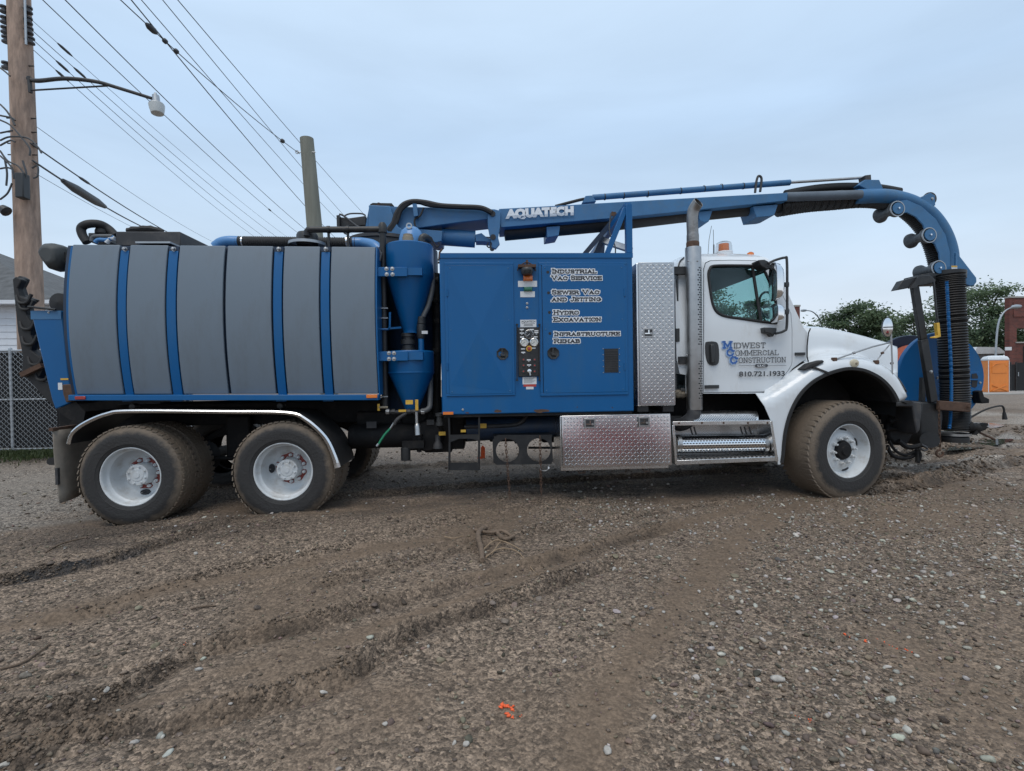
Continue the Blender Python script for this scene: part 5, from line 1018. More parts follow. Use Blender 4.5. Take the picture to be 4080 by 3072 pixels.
# ------------------------------------------------------------------ rear fender and mud flap
fp_ = catmull([at(x, y, 5.31) for x, y in ((267, 1768), (283, 1723), (335, 1682), (421, 1646), (520, 1634), (900, 1637), (1143, 1641), (1221, 1668), (1299, 1738), (1338, 1814), (1352, 1862))], 6)
rings = []
for i, p in enumerate(fp_):
    t = (fp_[min(i+1, len(fp_)-1)]-fp_[max(i-1, 0)]).normalized(); n_ = Vector((-t.z, 0, t.x)); n_ = n_ if n_.z > -0.2 or True else -n_
    rings.append([p+Vector((0, 0.012, 0)), p+Vector((0, .62, 0))+n_*.0, p+Vector((0, .62, 0))-n_*.012, p+Vector((0, .012, 0))-n_*.012])
fend = O('rear_fender', MB().loft(rings, True, True), 'rubber', T, smooth=40)
rings = []
for i, p in enumerate(fp_):
    t = (fp_[min(i+1, len(fp_)-1)]-fp_[max(i-1, 0)]).normalized(); n_ = Vector((-t.z, 0, t.x)); f = i/(len(fp_)-1); wd = .030+.02*max(0, f-.6)/.4
    rings.append([p+n_*.006, p-n_*wd*.3+Vector((0, -.012, 0)), p-n_*wd+Vector((0, 0, 0)), p-n_*wd+Vector((0, .01, 0)), p+n_*.006+Vector((0, .03, 0))])
O('fender_trim', MB().loft(rings, True, True), 'alu', fend, smooth=50)
q = at(1118, 1617, 5.6); O('fender_lamp', MB().lathe([(0, -.03), (.03, -.025), (.036, 0), (.036, .05), (0, .05)], q, (0, 1, 0), 14), 'plastic', fend)
q = at(532, 1620, 5.6); O('fender_lamp', MB().lathe([(0, -.03), (.03, -.025), (.036, 0), (.036, .05), (0, .05)], q, (0, 1, 0), 14), 'plastic', fend)
fxx = at(214, 1760, 5.36).x; r_ = []
for k, y in enumerate(np.linspace(5.36, 5.98, 7)):
    r_.append([Vector((fxx+.02*math.sin(k*1.3)+.05*f*f, y, at(214, 1715, 5.36).z*(1-f)+at(260, 2005, 5.36).z*f+.06*f*(k/6))) for f in np.linspace(0, 1, 8)])
mf = O('mud_flap', MB().loft(r_), 'flap', T, smooth=60); mf.modifiers.new('thick', 'SOLIDIFY').thickness = .012
O('flap_bracket', MB().bar((fxx-.01, 5.34, at(214, 1715, 5.36).z+.01), (fxx-.01, 6.1, at(214, 1715, 5.36).z+.03), .03, .04), 'rust', mf)
q = at(228, 1900, 5.34); O('flap_weight', MB().box(q.x-.012, q.x+.012, q.y-.01, q.y+.02, q.z-.08, q.z+.09), 'dust_steel', mf, smooth=0)
O('tail_pipe_stub', MB().cyl(at(205, 1838, 5.5), at(218, 1838, 5.6), .04, 12), 'rubber', T)
# ------------------------------------------------------------------ cyclones
YY = 5.70
def vlathe(px, prof_px, Y, name, m, parent, n=36, smooth=35):
    """vertical turned body; profile is (half width, row) in photograph pixels"""
    c = at(px, prof_px[0][1], Y); k = ppm(px, prof_px[0][1], Y-.25*0); mb = MB().lathe([(hw*k, at(px, py, Y).z) for hw, py in prof_px], (c.x, Y, 0), (0, 0, 1), n); return O(name, mb, m, parent, smooth=smooth)
cy = vlathe(1632, [(0, 980), (90, 981), (94, 985), (94, 1104), (92, 1110), (34, 1312), (31, 1318), (31, 1328), (0, 1328)], YY, 'cyclone', 'blue', T, 48)
vlathe(1632, [(95.5, 1098), (95.5, 1104), (94.2, 1104)], YY, 'weld_band', 'blue', cy)
vlathe(1640, [(52, 981), (50, 955), (42, 925), (25, 908), (0, 903)], YY+.12, 'cyclone_dome', 'blue_lit', cy)
vlathe(1626, [(17, 985), (17, 968), (22, 966), (22, 946), (19, 944), (19, 935), (0, 934)], YY-.12, 'fill_cap', 'tan', cy, 20)
q = at(1630, 900, YY); O('lifting_eye', MB().lathe([(.02, -.006), (.035, -.006), (.035, .006), (.02, .006), (.02, -.006)], q, (0, 1, 0), 14), 'steel', cy)
O('cyclone_elbow', MB().tube(catmull([at(1679, 985, YY-.05), at(1679, 955, YY-.05), at(1690, 943, YY-.03), at(1712, 955, YY+.1)], 5), .038, 14), 'plastic', cy)
vlathe(1625, [(24, 1328), (27, 1331), (27, 1342), (22, 1344), (22, 1352), (29, 1355), (29, 1372), (24, 1376), (24, 1390), (31, 1393), (31, 1398), (0, 1398)], YY, 'coupling', 'plastic', cy, 28)
lc = vlathe(1638, [(0, 1400), (88, 1400), (91, 1404), (91, 1484), (89, 1490), (32, 1618), (28, 1634), (0, 1634)], YY, 'sump_cone', 'blue', T, 48)
vlathe(1638, [(91.8, 1482), (92.5, 1485), (90.5, 1489)], YY, 'weld_band', 'blue', lc)
for (x0, y0, x1, y1), bs in (((1493, 1064, 1622, 1101), ((1540, 1071), (1563, 1071), (1541, 1093), (1564, 1093))), ((1494, 1400, 1625, 1438), ((1550, 1407), (1570, 1407), (1550, 1430), (1570, 1430)))):
    br = plate('mount_bracket', x0, y0, x1, y1, 5.425, .02, 'blue', T, bevel=.004)
    for x, y in bs: bolt(br, x, y, 5.404, .015, 'steel')
    a, b, c, d = rect(x0+90, y0, x1+60, y1, 5.44); O('bracket_web', MB().box(a, b, 5.426, 5.6, c+.01, d-.01), 'blue', br, smooth=0)
O('drop_hose', MB().tube(catmull([at(1722, 1090, 5.75), at(1722, 1150, 5.7), at(1708, 1215, 5.66), at(1692, 1250, 5.64), at(1682, 1275, 5.64)], 6), .028, 14), 'pipe_grey', T)
vlathe(1679, [(14, 1262), (17, 1266), (17, 1290), (14, 1293)], 5.64, 'hose_fitting', 'plastic', T, 16); vlathe(1678, [(17, 1293), (18, 1300), (18, 1340), (14, 1350), (11, 1350), (11, 1402), (0, 1402)], 5.64, 'check_valve', 'plastic', T, 16)
vlathe(1678, [(11, 1348), (11.5, 1350), (11.5, 1402), (0, 1402)], 5.635, 'stub_pipe', 'blue', T, 16); plate('sticker', 1680, 1318, 1704, 1330, 5.59, .003, 'label_white', T)
O('return_pipe', MB().tube(catmull([at(1716, 1440, 5.75), at(1716, 1520, 5.72), at(1714, 1600, 5.66), at(1710, 1625, 5.62), at(1694, 1636, 5.6), at(1680, 1637, 5.6)], 5), .03, 14), 'pipe_grey', T)
man = O('manifold', MB().tube([at(1540, 1640, 5.6), at(1575, 1642, 5.6), at(1690, 1638, 5.6)], .022, 12), 'dust_steel', T)
for px in (1545, 1568, 1630, 1655, 1685): q = at(px, 1640, 5.6); O('union', MB().lathe([(.024, -.02), (.032, -.018), (.032, .018), (.024, .02)], q, (1, 0, 0), 8), 'galv' if px in (1545, 1685) else 'plastic', man)
O('valve_handle', MB().bar(at(1660, 1592, 5.54), at(1661, 1636, 5.54), .006, .034), 'yellow', man, bevel=.003); O('valve_handle', MB().bar(at(1508, 1609, 5.5), at(1509, 1637, 5.5), .006, .026), 'yellow', man, bevel=.003)
O('valve_stem', MB().cyl(at(1510, 1623, 5.5), at(1545, 1623, 5.52), .012, 8), 'tan', man); plate('valve_tag', 1588, 1632, 1618, 1641, 5.56, .004, 'yellow', man); plate('warning_label', 1616, 1594, 1645, 1611, 5.465, .003, 'yellow', lc)
O('branch_pipe', MB().tube(catmull([at(1620, 1646, 5.58), at(1590, 1665, 5.56), at(1577, 1678, 5.55), at(1570, 1692, 5.55)], 5), .02, 12), 'dust_steel', man)
O('hose_barb', MB().tube([at(1578, 1672, 5.55), at(1560, 1700, 5.54), at(1553, 1710, 5.54)], .012, 8), 'steel', man)
O('garden_hose', MB().tube(catmull([at(1555, 1707, 5.54), at(1530, 1735, 5.53), at(1508, 1770, 5.52)], 5), .012, 10), 'green_hose', T); O('hose_end', MB().cyl(at(1508, 1768, 5.52), at(1501, 1778, 5.515), .014, 10), 'galv', T)
O('drain_nozzle', MB().tube([at(1660, 1640, 5.58), at(1661, 1685, 5.58), at(1662, 1690, 5.575), at(1663, 1700, 5.57), at(1664, 1712, 5.565), at(1665, 1735, 5.55)], [.02, .02, .03, .036, .034, .036], 16), 'steel', man)
O('nozzle_bore', MB().cyl(at(1665, 1733, 5.553), at(1665, 1737, 5.548), .028, 16), 'ink', man)
O('lever', MB().tube([at(1505, 1312, 5.48), at(1546, 1312, 5.48), at(1553, 1305, 5.47), at(1554, 1244, 5.46)], .011, 8), 'blue', T); O('lever_link', MB().bar(at(1546, 1309, 5.5), at(1598, 1305, 5.6), .012, .02), 'blue', T)
# dark machinery seen behind the cyclones
a, b, c, d = rect(1545, 985, 1735, 1640, 6.15); O('filter_housing', MB().lathe([(.0, 0), (.30, .0), (.32, .03), (.32, d-c-.03), (.28, d-c), (0, d-c)], ((a+b)/2, 6.25, c), (0, 0, 1), 28), 'blue_dark', T)
for i, (px, py) in enumerate(((1737, 1120), (1741, 1285), (1740, 1400), (1738, 1200))): q = at(px, py, 6.0); O('pipe_flange', MB().lathe([(.0, -.03), (.06, -.03), (.06, .03), (0, .03)], q, (1, 0, .2*i), 14), 'chassis', T)
O('side_pipe', MB().tube([at(1735, 1090, 6.0), at(1742, 1300, 6.0), at(1740, 1660, 6.0)], .05, 12), 'chassis', T)
# ------------------------------------------------------------------ engine enclosure
EY = 5.35
x0, x1, z0, z1 = rect(1755.5, 1011, 2523, 1646, EY)
enc = O('engine_enclosure', MB().box(x0, x1, EY, 7.7, z0, z1), 'blue', T, smooth=30, bevel=.012)
O('top_flange', MB().box(x0-.004, x1+.004, EY-.008, EY-.001, z1-.045, z1+.006), 'blue', enc, smooth=0)
O('corner_hook', MB().tube([at(1750, 1030, EY), at(1752, 1005, EY), at(1762, 992, EY)], .012, 6), 'rust', enc)
def door_set(fr, pn, name):
    a, b, c, d = rect(*fr, EY); p, q, r_, s_ = rect(*pn, EY); w_ = .03
    for (xa, xb, za, zb_) in ((a, b, c, c+w_), (a, b, d-w_, d), (a, a+w_, c+w_+.001, d-w_-.001), (b-w_, b, c+w_+.001, d-w_-.001)): O('door_frame', MB().box(xa, xb, EY-.012, EY-.0005, za, zb_), 'blue', enc, bevel=.003)
    O('door_gasket', MB().box(a+w_-.0, b-w_, EY-.004, EY-.0006, c+w_, d-w_), 'ink', enc, smooth=0)
    dr = O(name, MB().box(p, q, EY-.014, EY-.0045, r_, s_), 'blue', enc, bevel=.004)
    for x, z in ((p+.03, r_+.03), (q-.03, r_+.03), (p+.03, s_-.03), (q-.03, s_-.03), (p+.03, (r_+s_)/2), (q-.03, (r_+s_)/2+.1)): O('rivet', MB().lathe([(.007, 0), (.006, -.004), (0, -.005)], (x, EY-.014, z), (0, 1, 0), 8), 'blue_worn_hazed', dr)
    return dr, (p, q, r_, s_)
dl, (p, q, r_, s_) = door_set((1775, 1046, 2048, 1577), (1786, 1058, 2039, 1570), 'access_door')
# pressed diamond crease of the left door
zc = (r_+s_)/2-.01; xm = p+(q-p)*.48
O('pressed_crease', MB().add([(p+.02, EY-.0146, s_-.06), (p+.02, EY-.0146, r_+.10), (xm, EY-.034, zc), (q-.02, EY-.0146, s_-.02), (q-.02, EY-.0146, r_+.02)], [(0, 1, 2), (0, 2, 3), (1, 4, 2), (2, 4, 3)]), 'blue', dl, smooth=0, fix=False)
d2, (p, q, r_, s_) = door_set((2149, 1046, 2499, 1575), (2162, 1056, 2489, 1564), 'access_door')
for px, par in ((1782, dl), (2489, d2)):
    for py in (1165, 1460): a = at(px, py, EY-.014); O('hinge', MB().cyl(a+Vector((0, 0, -.04)), a+Vector((0, 0, .04)), .010, 8), 'blue', par)
for px, py, par in ((2002, 1410, dl), (2204, 1407, d2)):
    c = at(px, py, EY-.015); k = .066; hd_ = O('door_handle', MB().lathe([(k, .0), (k*1.02, -.008), (k*.95, -.014), (k*.8, -.008), (k*.3, -.004), (0, -.004)], c, (0, 1, 0), 8, a0=.39), 'plastic', par, smooth=30)
    O('latch_paddle', MB().prism([(c.x-.025, c.z+.005), (c.x+.028, c.z-.012), (c.x+.03, c.z-.03), (c.x-.02, c.z-.026)], c.y-.028, c.y-.008), 'plastic', hd_, bevel=.004); O('latch_post', MB().bar((c.x-.004, c.y-.016, c.z+.05), (c.x-.004, c.y-.016, c.z-.0), .018, .016), 'plastic', hd_)
vw = plate('mesh_window', 2408, 1389, 2464, 1484, EY-.014, .004, 'black', d2)
a, b, c, d = rect(2408, 1389, 2464, 1484, EY-.018)
for i in range(1, 10): zz = c+(d-c)*i/10; O('mesh_slat', MB().box(a+.006, b-.006, EY-.0225, EY-.0185, zz-.003, zz+.003), 'dust_steel', vw, smooth=0)
for i in range(5):
    for x in (a-.012, b+.012): O('rivet', MB().lathe([(.006, 0), (.005, -.004), (0, -.005)], (x, EY-.0145, c+(d-c)*i/4), (0, 1, 0), 6), 'steel', vw)
# lettering: white outline behind black capitals
for s, bx in (('Industrial', (752, 255, 1030, 290)), ('Vac Service', (750, 296, 1062, 330)), ('Sewer Vac', (752, 382, 1047, 416)), ('and Jetting', (752, 424, 1058, 458)), ('Hydro', (762, 505, 924, 538)), ('Excavation', (762, 546, 1057, 580)), ('Infrastructure', (765, 633, 1172, 666)), ('Rehab', (765, 676, 930, 710))):
    a, b, c, d = rect(*[v*.6603+(1700 if i % 2 == 0 else 900) for i, v in enumerate(bx)], EY-.016); m_ = .005
    slab(s, a+m_, b-m_, c+m_, d-m_, EY-.0150, 'white_ink', d2, .19, .0085); slab(s, a+m_, b-m_, c+m_, d-m_, EY-.0150, 'ink', d2, .19, .0, .004)
for px, py in ((731, 279), (735, 404), (741, 522), (744, 649)): c = at(px*.6603+1700, py*.6603+900, EY-.0148); O('bullet', MB().lathe([(.0155, 0), (.0155, -.0006), (0, -.0006)], c, (0, 1, 0), 18), 'ink', d2, smooth=0)
# beacon and signal lamps between the doors
q = at(2098, 1060, EY); O('light_guard', MB().bar((q.x, EY-.05, q.z+.05), (q.x, EY-.05, q.z), .03, .022), 'rust', enc)
O('light_guard', MB().tube(catmull([at(2062, 1078, EY-.01), at(2070, 1062, EY-.04), at(2098, 1045, EY-.07), at(2126, 1060, EY-.04), at(2134, 1078, EY-.01)], 6), .006, 6), 'rust', enc)
a, b, c, d = rect(2064, 1057, 2134, 1068, EY-.02); O('light_bracket', MB().box(a, b, EY-.07, EY-.001, c, d), 'rust', enc, smooth=0)
vlathe(2100, [(0, 1068), (21, 1068), (24, 1073), (24, 1088), (20, 1094), (0, 1094)], EY-.07, 'floodlight', 'plastic', enc, 20)
for k in range(8): c = at(2084+k*4.6, 1079, EY-.135); O('cooling_fin', MB().box(c.x-.002, c.x+.002, EY-.14, EY-.125, c.z-.03, c.z+.018), 'black', enc, smooth=0)
for (l, t, r2, bt), m_ in (((2085, 1097, 2123, 1119), 'amber'), ((2087, 1142, 2122, 1160), 'green_lens')):
    a, b, c, d = rect(l, t, r2, bt, EY-.02); O('signal_lens', MB().loft([[(a, EY-.002, c), (b, EY-.002, c), (b, EY-.002, d), (a, EY-.002, d)], [(a+.003, EY-.025, c+.003), (b-.003, EY-.025, c+.003), (b-.003, EY-.025, d-.003), (a+.003, EY-.025, d-.003)], [(a+.012, EY-.034, c+.012), (b-.012, EY-.034, c+.012), (b-.012, EY-.034, d-.012), (a+.012, EY-.034, d-.012)]], True, True), m_, enc, smooth=50)
    for k in range(1, 7): O('lens_rib', MB().box(a+(b-a)*k/7-.0015, a+(b-a)*k/7+.0015, EY-.036, EY-.026, c+.008, d-.008), m_, enc, smooth=0)
plate('blank_label', 2064, 1119, 2140, 1143, EY, .003, 'label_white', enc); plate('blank_label', 2073, 1161, 2131, 1184, EY, .003, 'label_white', enc)
for py in (1209, 1225): bolt(enc, 2100, py, EY, .009, 'steel')
al = plate('maker_label', 2073, 1274, 2137, 1303, EY, .003, 'label_white', enc); ptxt('AQUATECH', 2077, 1277, 2133, 1287, EY-.0036, 'grey_ink', al, .03)
for py, x0_, x1_ in ((1290, 2078, 2132), (1294, 2088, 2122), (1298, 2086, 2124)): plate('small_print', x0_, py-1, x1_, py+1, EY-.003, .0006, 'grey_ink', al)
pnl = plate('control_panel', 2064, 1304, 2149, 1500, EY, .02, 'black', enc, bevel=.005); PYL = EY-.0205
for px in (2060, 2149): O('panel_post', MB().tube([at(px, 1290, EY-.03), at(px, 1515, EY-.03)], .006, 8), 'black', enc)
for px in (2060, 2149):
    for py in (1293, 1515): c = at(px, py, EY-.03); O('post_knob', MB().lathe([(.014, -.006), (.014, .006), (0, .006)], c, (0, 0, 1), 10, True), 'black', enc)
def gauge(px, py, rp, rim, face):
    c = at(px, py, PYL); r_ = rp*ppm(px, py, PYL); g = O('gauge', MB().lathe([(r_, 0), (r_*1.02, -.012), (r_*.9, -.016), (r_*.84, -.012)], c, (0, 1, 0), 28), rim, pnl); O('gauge_face', MB().lathe([(r_*.86, 0), (r_*.86, -.0105), (0, -.0105)], c, (0, 1, 0), 28), face, g, smooth=20)
    for k in range(9): a = -.7+k*.55; O('tick', MB().bar((c.x+math.cos(a)*r_*.62, c.y-.011, c.z+math.sin(a)*r_*.62), (c.x+math.cos(a)*r_*.8, c.y-.011, c.z+math.sin(a)*r_*.8), .0005, .003), 'ink' if face == 'gauge' else 'white_ink', g, smooth=0)
    O('needle', MB().bar((c.x+r_*.2, c.y-.0118, c.z+r_*.15), (c.x-r_*.5, c.y-.0118, c.z-r_*.4), .0006, .003), 'ink' if face == 'gauge' else 'white_ink', g, smooth=0)
gauge(2108, 1332, 18, 'steel', 'ink'); gauge(2088.5, 1365, 16.5, 'chrome', 'gauge'); gauge(2127.5, 1364, 16.5, 'chrome', 'gauge')
c = at(2108, 1389, PYL); O('stop_button', MB().lathe([(.03, 0), (.03, -.004), (.02, -.004), (.018, -.02), (.016, -.026), (0, -.027)], c, (0, 1, 0), 20), 'red_lens', pnl); O('stop_ring', MB().lathe([(.031, 0), (.031, -.005), (.021, -.0055)], c, (0, 1, 0), 20), 'yellow', pnl)
for px, py in ((2079, 1313), (2119, 1313), (2079, 1327), (2137, 1318), (2137, 1325), (2080, 1343), (2134, 1342), (2084, 1390), (2126, 1387), (2085, 1404), (2107, 1434), (2108, 1454)): plate('switch_label', px-8, py-2.4, px+8, py+2.4, PYL, .001, 'label_white', pnl)
for px, py in ((2079, 1319), (2079, 1333), (2137, 1332), (2107, 1440), (2108, 1460), (2085, 1409)): c = at(px, py, PYL); O('toggle_switch', MB().lathe([(.008, 0), (.008, -.004), (.003, -.005), (.004, -.02), (0, -.021)], c, (0, 1, 0), 8), 'steel', pnl)
for py in (1432, 1455, 1479):
    for px in (2086, 2130): sw = plate('rocker_switch', px-5, py-7, px+5, py+7, PYL, .006, 'plastic', pnl); plate('switch_light', px-3, py-2, px+3, py+3, PYL-.006, .001, 'red_lens', sw)
c = at(2109, 1479, PYL); O('ignition_lock', MB().lathe([(.022, 0), (.022, -.01), (.012, -.014), (.012, -.02), (0, -.02)], c, (0, 1, 0), 18), 'chrome', pnl); O('key', MB().bar((c.x, c.y-.025, c.z+.004), (c.x+.008, c.y-.03, c.z-.045), .003, .014), 'steel', pnl)
n1 = plate('notice', 2082, 1502, 2138, 1531, EY, .0025, 'label_white', enc)
for k in range(6): plate('small_print', 2087, 1505+k*4, 2133-(k % 3)*6, 1506.2+k*4, EY-.0025, .0005, 'red_ink' if k < 1 else 'grey_ink', n1)
plate('notice', 2086, 1531.5, 2136, 1540.5, EY, .0025, 'red_ink', enc); plate('notice', 2096, 1541, 2126, 1551, EY, .0025, 'label_white', enc)
plate('reflector', 1765, 1641, 1806, 1652, EY-.012, .004, 'amber', enc)
def patch(px, py, w_, h_, Y, m, parent, name='rust_patch', seed=0):
    r = random.Random(seed); pts = []
    for k in range(16): a = 2*math.pi*k/16; f = r.uniform(.65, 1.1); c = at(px+math.cos(a)*w_/2*f, py+math.sin(a)*h_/2*f, Y); pts.append((c.x, c.z))
    return O(name, MB().prism(pts, Y-.0008, Y-.0003), m, parent, smooth=0)
patch(1983, 1638, 34, 14, EY, 'rust', enc, seed=1); patch(2155, 1637, 64, 16, EY, 'rust', enc, seed=2); patch(1862, 1645, 20, 6, EY, 'rust', enc, seed=3); patch(2300, 1622, 5, 5, EY, 'rust', enc, seed=4); patch(2440, 1624, 6, 5, EY, 'rust', enc, seed=5)
O('bottom_lip', MB().box(x0+.02, x1-.02, EY+.02, 7.6, z0-.03, z0-.002), 'chassis', enc, smooth=0)
for px, py in ((1752, 1035), (1752, 1046)): c = at(px, py, EY+.05); O('side_bolt', MB().cyl(c+Vector((-.02, 0, 0)), c+Vector((.03, 0, 0)), .012, 8), 'black', enc)
bolt(enc, 1844, 1632, EY, .009)
# ------------------------------------------------------------------ underbody racks, ladder step, chains
ls = O('ladder_step', MB().tube([at(1788, 1655, 5.40), at(1792, 1750, 5.40), at(1790, 1872, 5.40)], .012, 8), 'black', T)
O('ladder_side', MB().tube([at(1909, 1655, 5.40), at(1909, 1750, 5.40), at(1908, 1872, 5.40)], .012, 8), 'black', ls)
for pts in ([(1790, 1733), (1910, 1731), (1910, 1757), (1880, 1748), (1830, 1748), (1792, 1762)], [(1793, 1845), (1908, 1844), (1908, 1874), (1793, 1874)]): O('ladder_tread', MB().pprism(pts, 5.385, 5.415), 'black', ls, smooth=0)
plate('warning_label', 1836, 1712, 1856, 1722, 5.45, .003, 'yellow', ls)
def holed(outl, circs, Y, th):
    def pr(lst): return [(p.x, p.z) for p in (at(x, y, Y) for x, y in lst)]
    hs = [pr([(cx_+math.cos(a)*r_, cy_+math.sin(a)*r_) for a in np.linspace(0, 2*math.pi, 28, endpoint=False)]) for cx_, cy_, r_ in circs]
    return MB().sheet(pr(outl), hs, lambda x, z: Y, .08, th)
cr_ = O('cone_rack', holed([(1975, 1738), (1985, 1733), (2190, 1733), (2198, 1740), (2203, 1835), (2196, 1849), (1978, 1852), (1966, 1842), (1962, 1755)], [(2022, 1795, 46), (2147, 1793, 47)], 5.45, .012), 'black', T, smooth=25)
O('rack_flange', MB().box(*rect(1968, 1735, 2200, 1742, 5.47)[:2], 5.463, 5.75, *rect(1968, 1735, 2200, 1742, 5.47)[2:]), 'black', cr_, smooth=0)
for px, py in ((2063, 1737), (2082, 1738), (2175, 1737)): c = at(px, py, 5.449); O('rack_hole', MB().lathe([(.01, -.001), (0, -.001)], c, (0, 1, 0), 10), 'ink', cr_, smooth=0)
O('tie_bar', MB().cyl(at(2105, 1784, 5.9), at(2230, 1784, 5.9), .014, 8), 'black', T)
def chain(px, y0, y1, Y, n, parent, dx=0):
    c0 = at(px, y0, Y); c1 = at(px+dx, y1, Y); ln = []
    h = O('chain', MB().tube([c0+Vector((0, 0, .02)), c0], .006, 6), 'rust', parent); st = (c1-c0)/n; src = None
    for i in range(n):
        c = c0+st*(i+.5); L_ = st.length*.72
        for mode in ((i % 2),):
            ax = Vector((1, 0, 0)) if mode else Vector((0, 1, 0)); pth = [Vector((0, 0, 0))+ax*math.cos(a)*.011+Vector((0, 0, 1))*math.sin(a)*L_ for a in np.linspace(0, 2*math.pi, 12, endpoint=False)]
            pth.append(pth[0]); m = MB().tube([p+c for p in pth], .0042, 5, False); O('chain_link', m, 'rust', h, smooth=60)
    return h
chain(2014, 1752, 1985, 5.40, 17, T, 18); chain(2151, 1742, 1972, 5.40, 17, T, 6)
O('pin_cable', MB().tube(catmull([at(2150, 1852, 5.4), at(2155, 1872, 5.4), at(2172, 1876, 5.4), at(2185, 1868, 5.4), at(2188, 1852, 5.4)], 5), .004, 6), 'galv', T); plate('cable_tag', 2183, 1860, 2189, 1868, 5.4, .006, 'label_white', T)
# ------------------------------------------------------------------ tread plate boxes
def lozenges(x0, x1, z0, z1, Y0, parent, step=.034, tilt=0.0):
    """raised bars of the tread plate, two directions alternating"""
    mb = MB(); nx_ = int((x1-x0-.02)/step); nz_ = int((z1-z0-.02)/step)
    for i in range(nx_):
        for j in range(nz_):
            cx_ = x0+.015+(i+.5)*(x1-x0-.03)/nx_; cz = z0+.015+(j+.5)*(z1-z0-.03)/nz_; a = R(45) if (i+j) % 2 else R(-45)
            Y = Y0+tilt*(cz-z0); dx, dz = math.cos(a)*step*.6, math.sin(a)*step*.6; ex, ez = -math.sin(a)*step*.19, math.cos(a)*step*.19
            mb.add([(cx_-dx, Y, cz-dz), (cx_+ex, Y, cz+ez), (cx_+dx, Y, cz+dz), (cx_-ex, Y, cz-ez), (cx_-dx*.35, Y-.0035, cz-dz*.35), (cx_+dx*.35, Y-.0035, cz+dz*.35)], [(0, 3, 4), (3, 5, 4), (3, 2, 5), (2, 1, 5), (1, 4, 5), (1, 0, 4)])
    return kind(O('tread_pattern', mb, 'plate', parent, smooth=60, fix=False), 'stuff')
def latch(px, py, Y, parent, s=1.0):
    c = at(px, py, Y); w_, h_ = .058*s, .06*s
    l = O('latch', MB().prism([(c.x-w_, c.z-h_*.7), (c.x+w_, c.z-h_*.7), (c.x+w_, c.z+h_), (c.x-w_, c.z+h_)], Y-.006, Y-.0005), 'steel', parent, bevel=.003)
    O('latch_recess', MB().box(c.x-w_*.75, c.x+w_*.75, Y-.0068, Y-.0062, c.z-h_*.45, c.z+h_*.75), 'dust_steel', l, smooth=0); O('latch_handle', MB().box(c.x-w_*.7, c.x+w_*.3, Y-.016, Y-.007, c.z-h_*.1, c.z+h_*.1).box(c.x-w_*.1, c.x+w_*.12, Y-.018, Y-.007, c.z-h_*.1, c.z+h_*.65), 'chrome', l, smooth=0); O('lock_cylinder', MB().lathe([(.012, 0), (.012, -.012), (0, -.012)], (c.x+w_*.45, Y-.007, c.z), (0, 1, 0), 10), 'steel', l)
TY = 5.36
M['lid'] = mat('polished tread plate', (.62, .625, .63), .16, 1.0, var=.06, vscale=3, bump=.03, bscale=9, rvar=.05)
a, b, c, d = rect(2547, 1045, 2689, 1615, TY); tb = O('tall_toolbox', MB().box(a-.02, b+.0, TY+.02, TY+.62, c-.006, d-.006), 'alu', T, bevel=.006)
O('toolbox_door', MB().box(a, b, TY, TY+.018, c, d), 'plate', tb, bevel=.004); lozenges(a, b, c, d, TY-.0002, tb); latch(2583, 1329, TY, tb)
for px in (2555, 2655): q = at(px, 1628, TY+.1); O('box_foot', MB().box(q.x-.06, q.x+.06, TY+.04, TY+.5, q.z-.03, c-.007), 'black', tb, smooth=0)
a, b, c, d = rect(2241, 1653, 2675, 1858, 5.31); lb = O('step_toolbox', MB().box(a-.015, b-.01, 5.362, 5.85, c-.045, d-.004), 'alu', T, bevel=.005)
LT = .06; O('toolbox_lid', MB().add([(x, 5.30+LT*(z-c)+dy, z) for dy in (0, .02) for x, z in ((a, c), (b, c), (b, d), (a, d))], [(0, 1, 2, 3), (7, 6, 5, 4), (0, 4, 5, 1), (1, 5, 6, 2), (2, 6, 7, 3), (3, 7, 4, 0)]), 'lid', lb, bevel=.004); lozenges(a, b, c, d, 5.2998, lb, .034, LT); latch(2350, 1690, 5.31, lb, 1.05); latch(2566, 1684, 5.31, lb, 1.05)
for px in (2320, 2580): q = at(px, 1884, 5.34); O('mount_clip', MB().tube([(q.x-.035, 5.37, c-.046), (q.x-.035, 5.36, c-.07), (q.x+.035, 5.36, c-.07), (q.x+.035, 5.37, c-.046)], .006, 6), 'rust', lb)
# ------------------------------------------------------------------ exhaust stack
SY_ = 5.46; sx_ = at(2763, 1300, SY_).x
zb_, zt_ = at(2768, 1632, SY_).z, at(2760, 987, SY_).z
st = O('exhaust_shield', MB().lathe([(.0, zb_), (.084, zb_), (.086, zb_+.01), (.086, zt_-.01), (.084, zt_), (0, zt_)], (sx_+.004, SY_, 0), (0, 0, 1), 40), 'steel', T, smooth=30)
sl_ = MB(); zz = zb_+.13; row = 0
while zz < zt_-.22:
    if not (at(2765, 1440, SY_).z < zz < at(2765, 1378, SY_).z):
        for k in range(3):
            a0 = R(-93)+R(17+22*k+(11 if row % 2 else 0)); pr = []
            for aa in (a0-R(7.5), a0, a0+R(7.5)): pr.append((sx_+.004+math.cos(aa)*.0866, SY_+math.sin(aa)*.0866))
            sl_.add([(pr[0][0], pr[0][1], zz-.006), (pr[1][0], pr[1][1], zz-.007), (pr[2][0], pr[2][1], zz-.006), (pr[2][0], pr[2][1], zz+.006), (pr[1][0], pr[1][1], zz+.007), (pr[0][0], pr[0][1], zz+.006)], [(0, 1, 4, 5), (1, 2, 3, 4)])
    zz += .027; row += 1
kind(O('shield_slots', sl_, 'ink', st, smooth=0, fix=False), 'stuff')
for px, py in ((2742, 1040), (2779, 1040), (2736, 1415)): bolt(st, px, py, SY_-.083, .007)
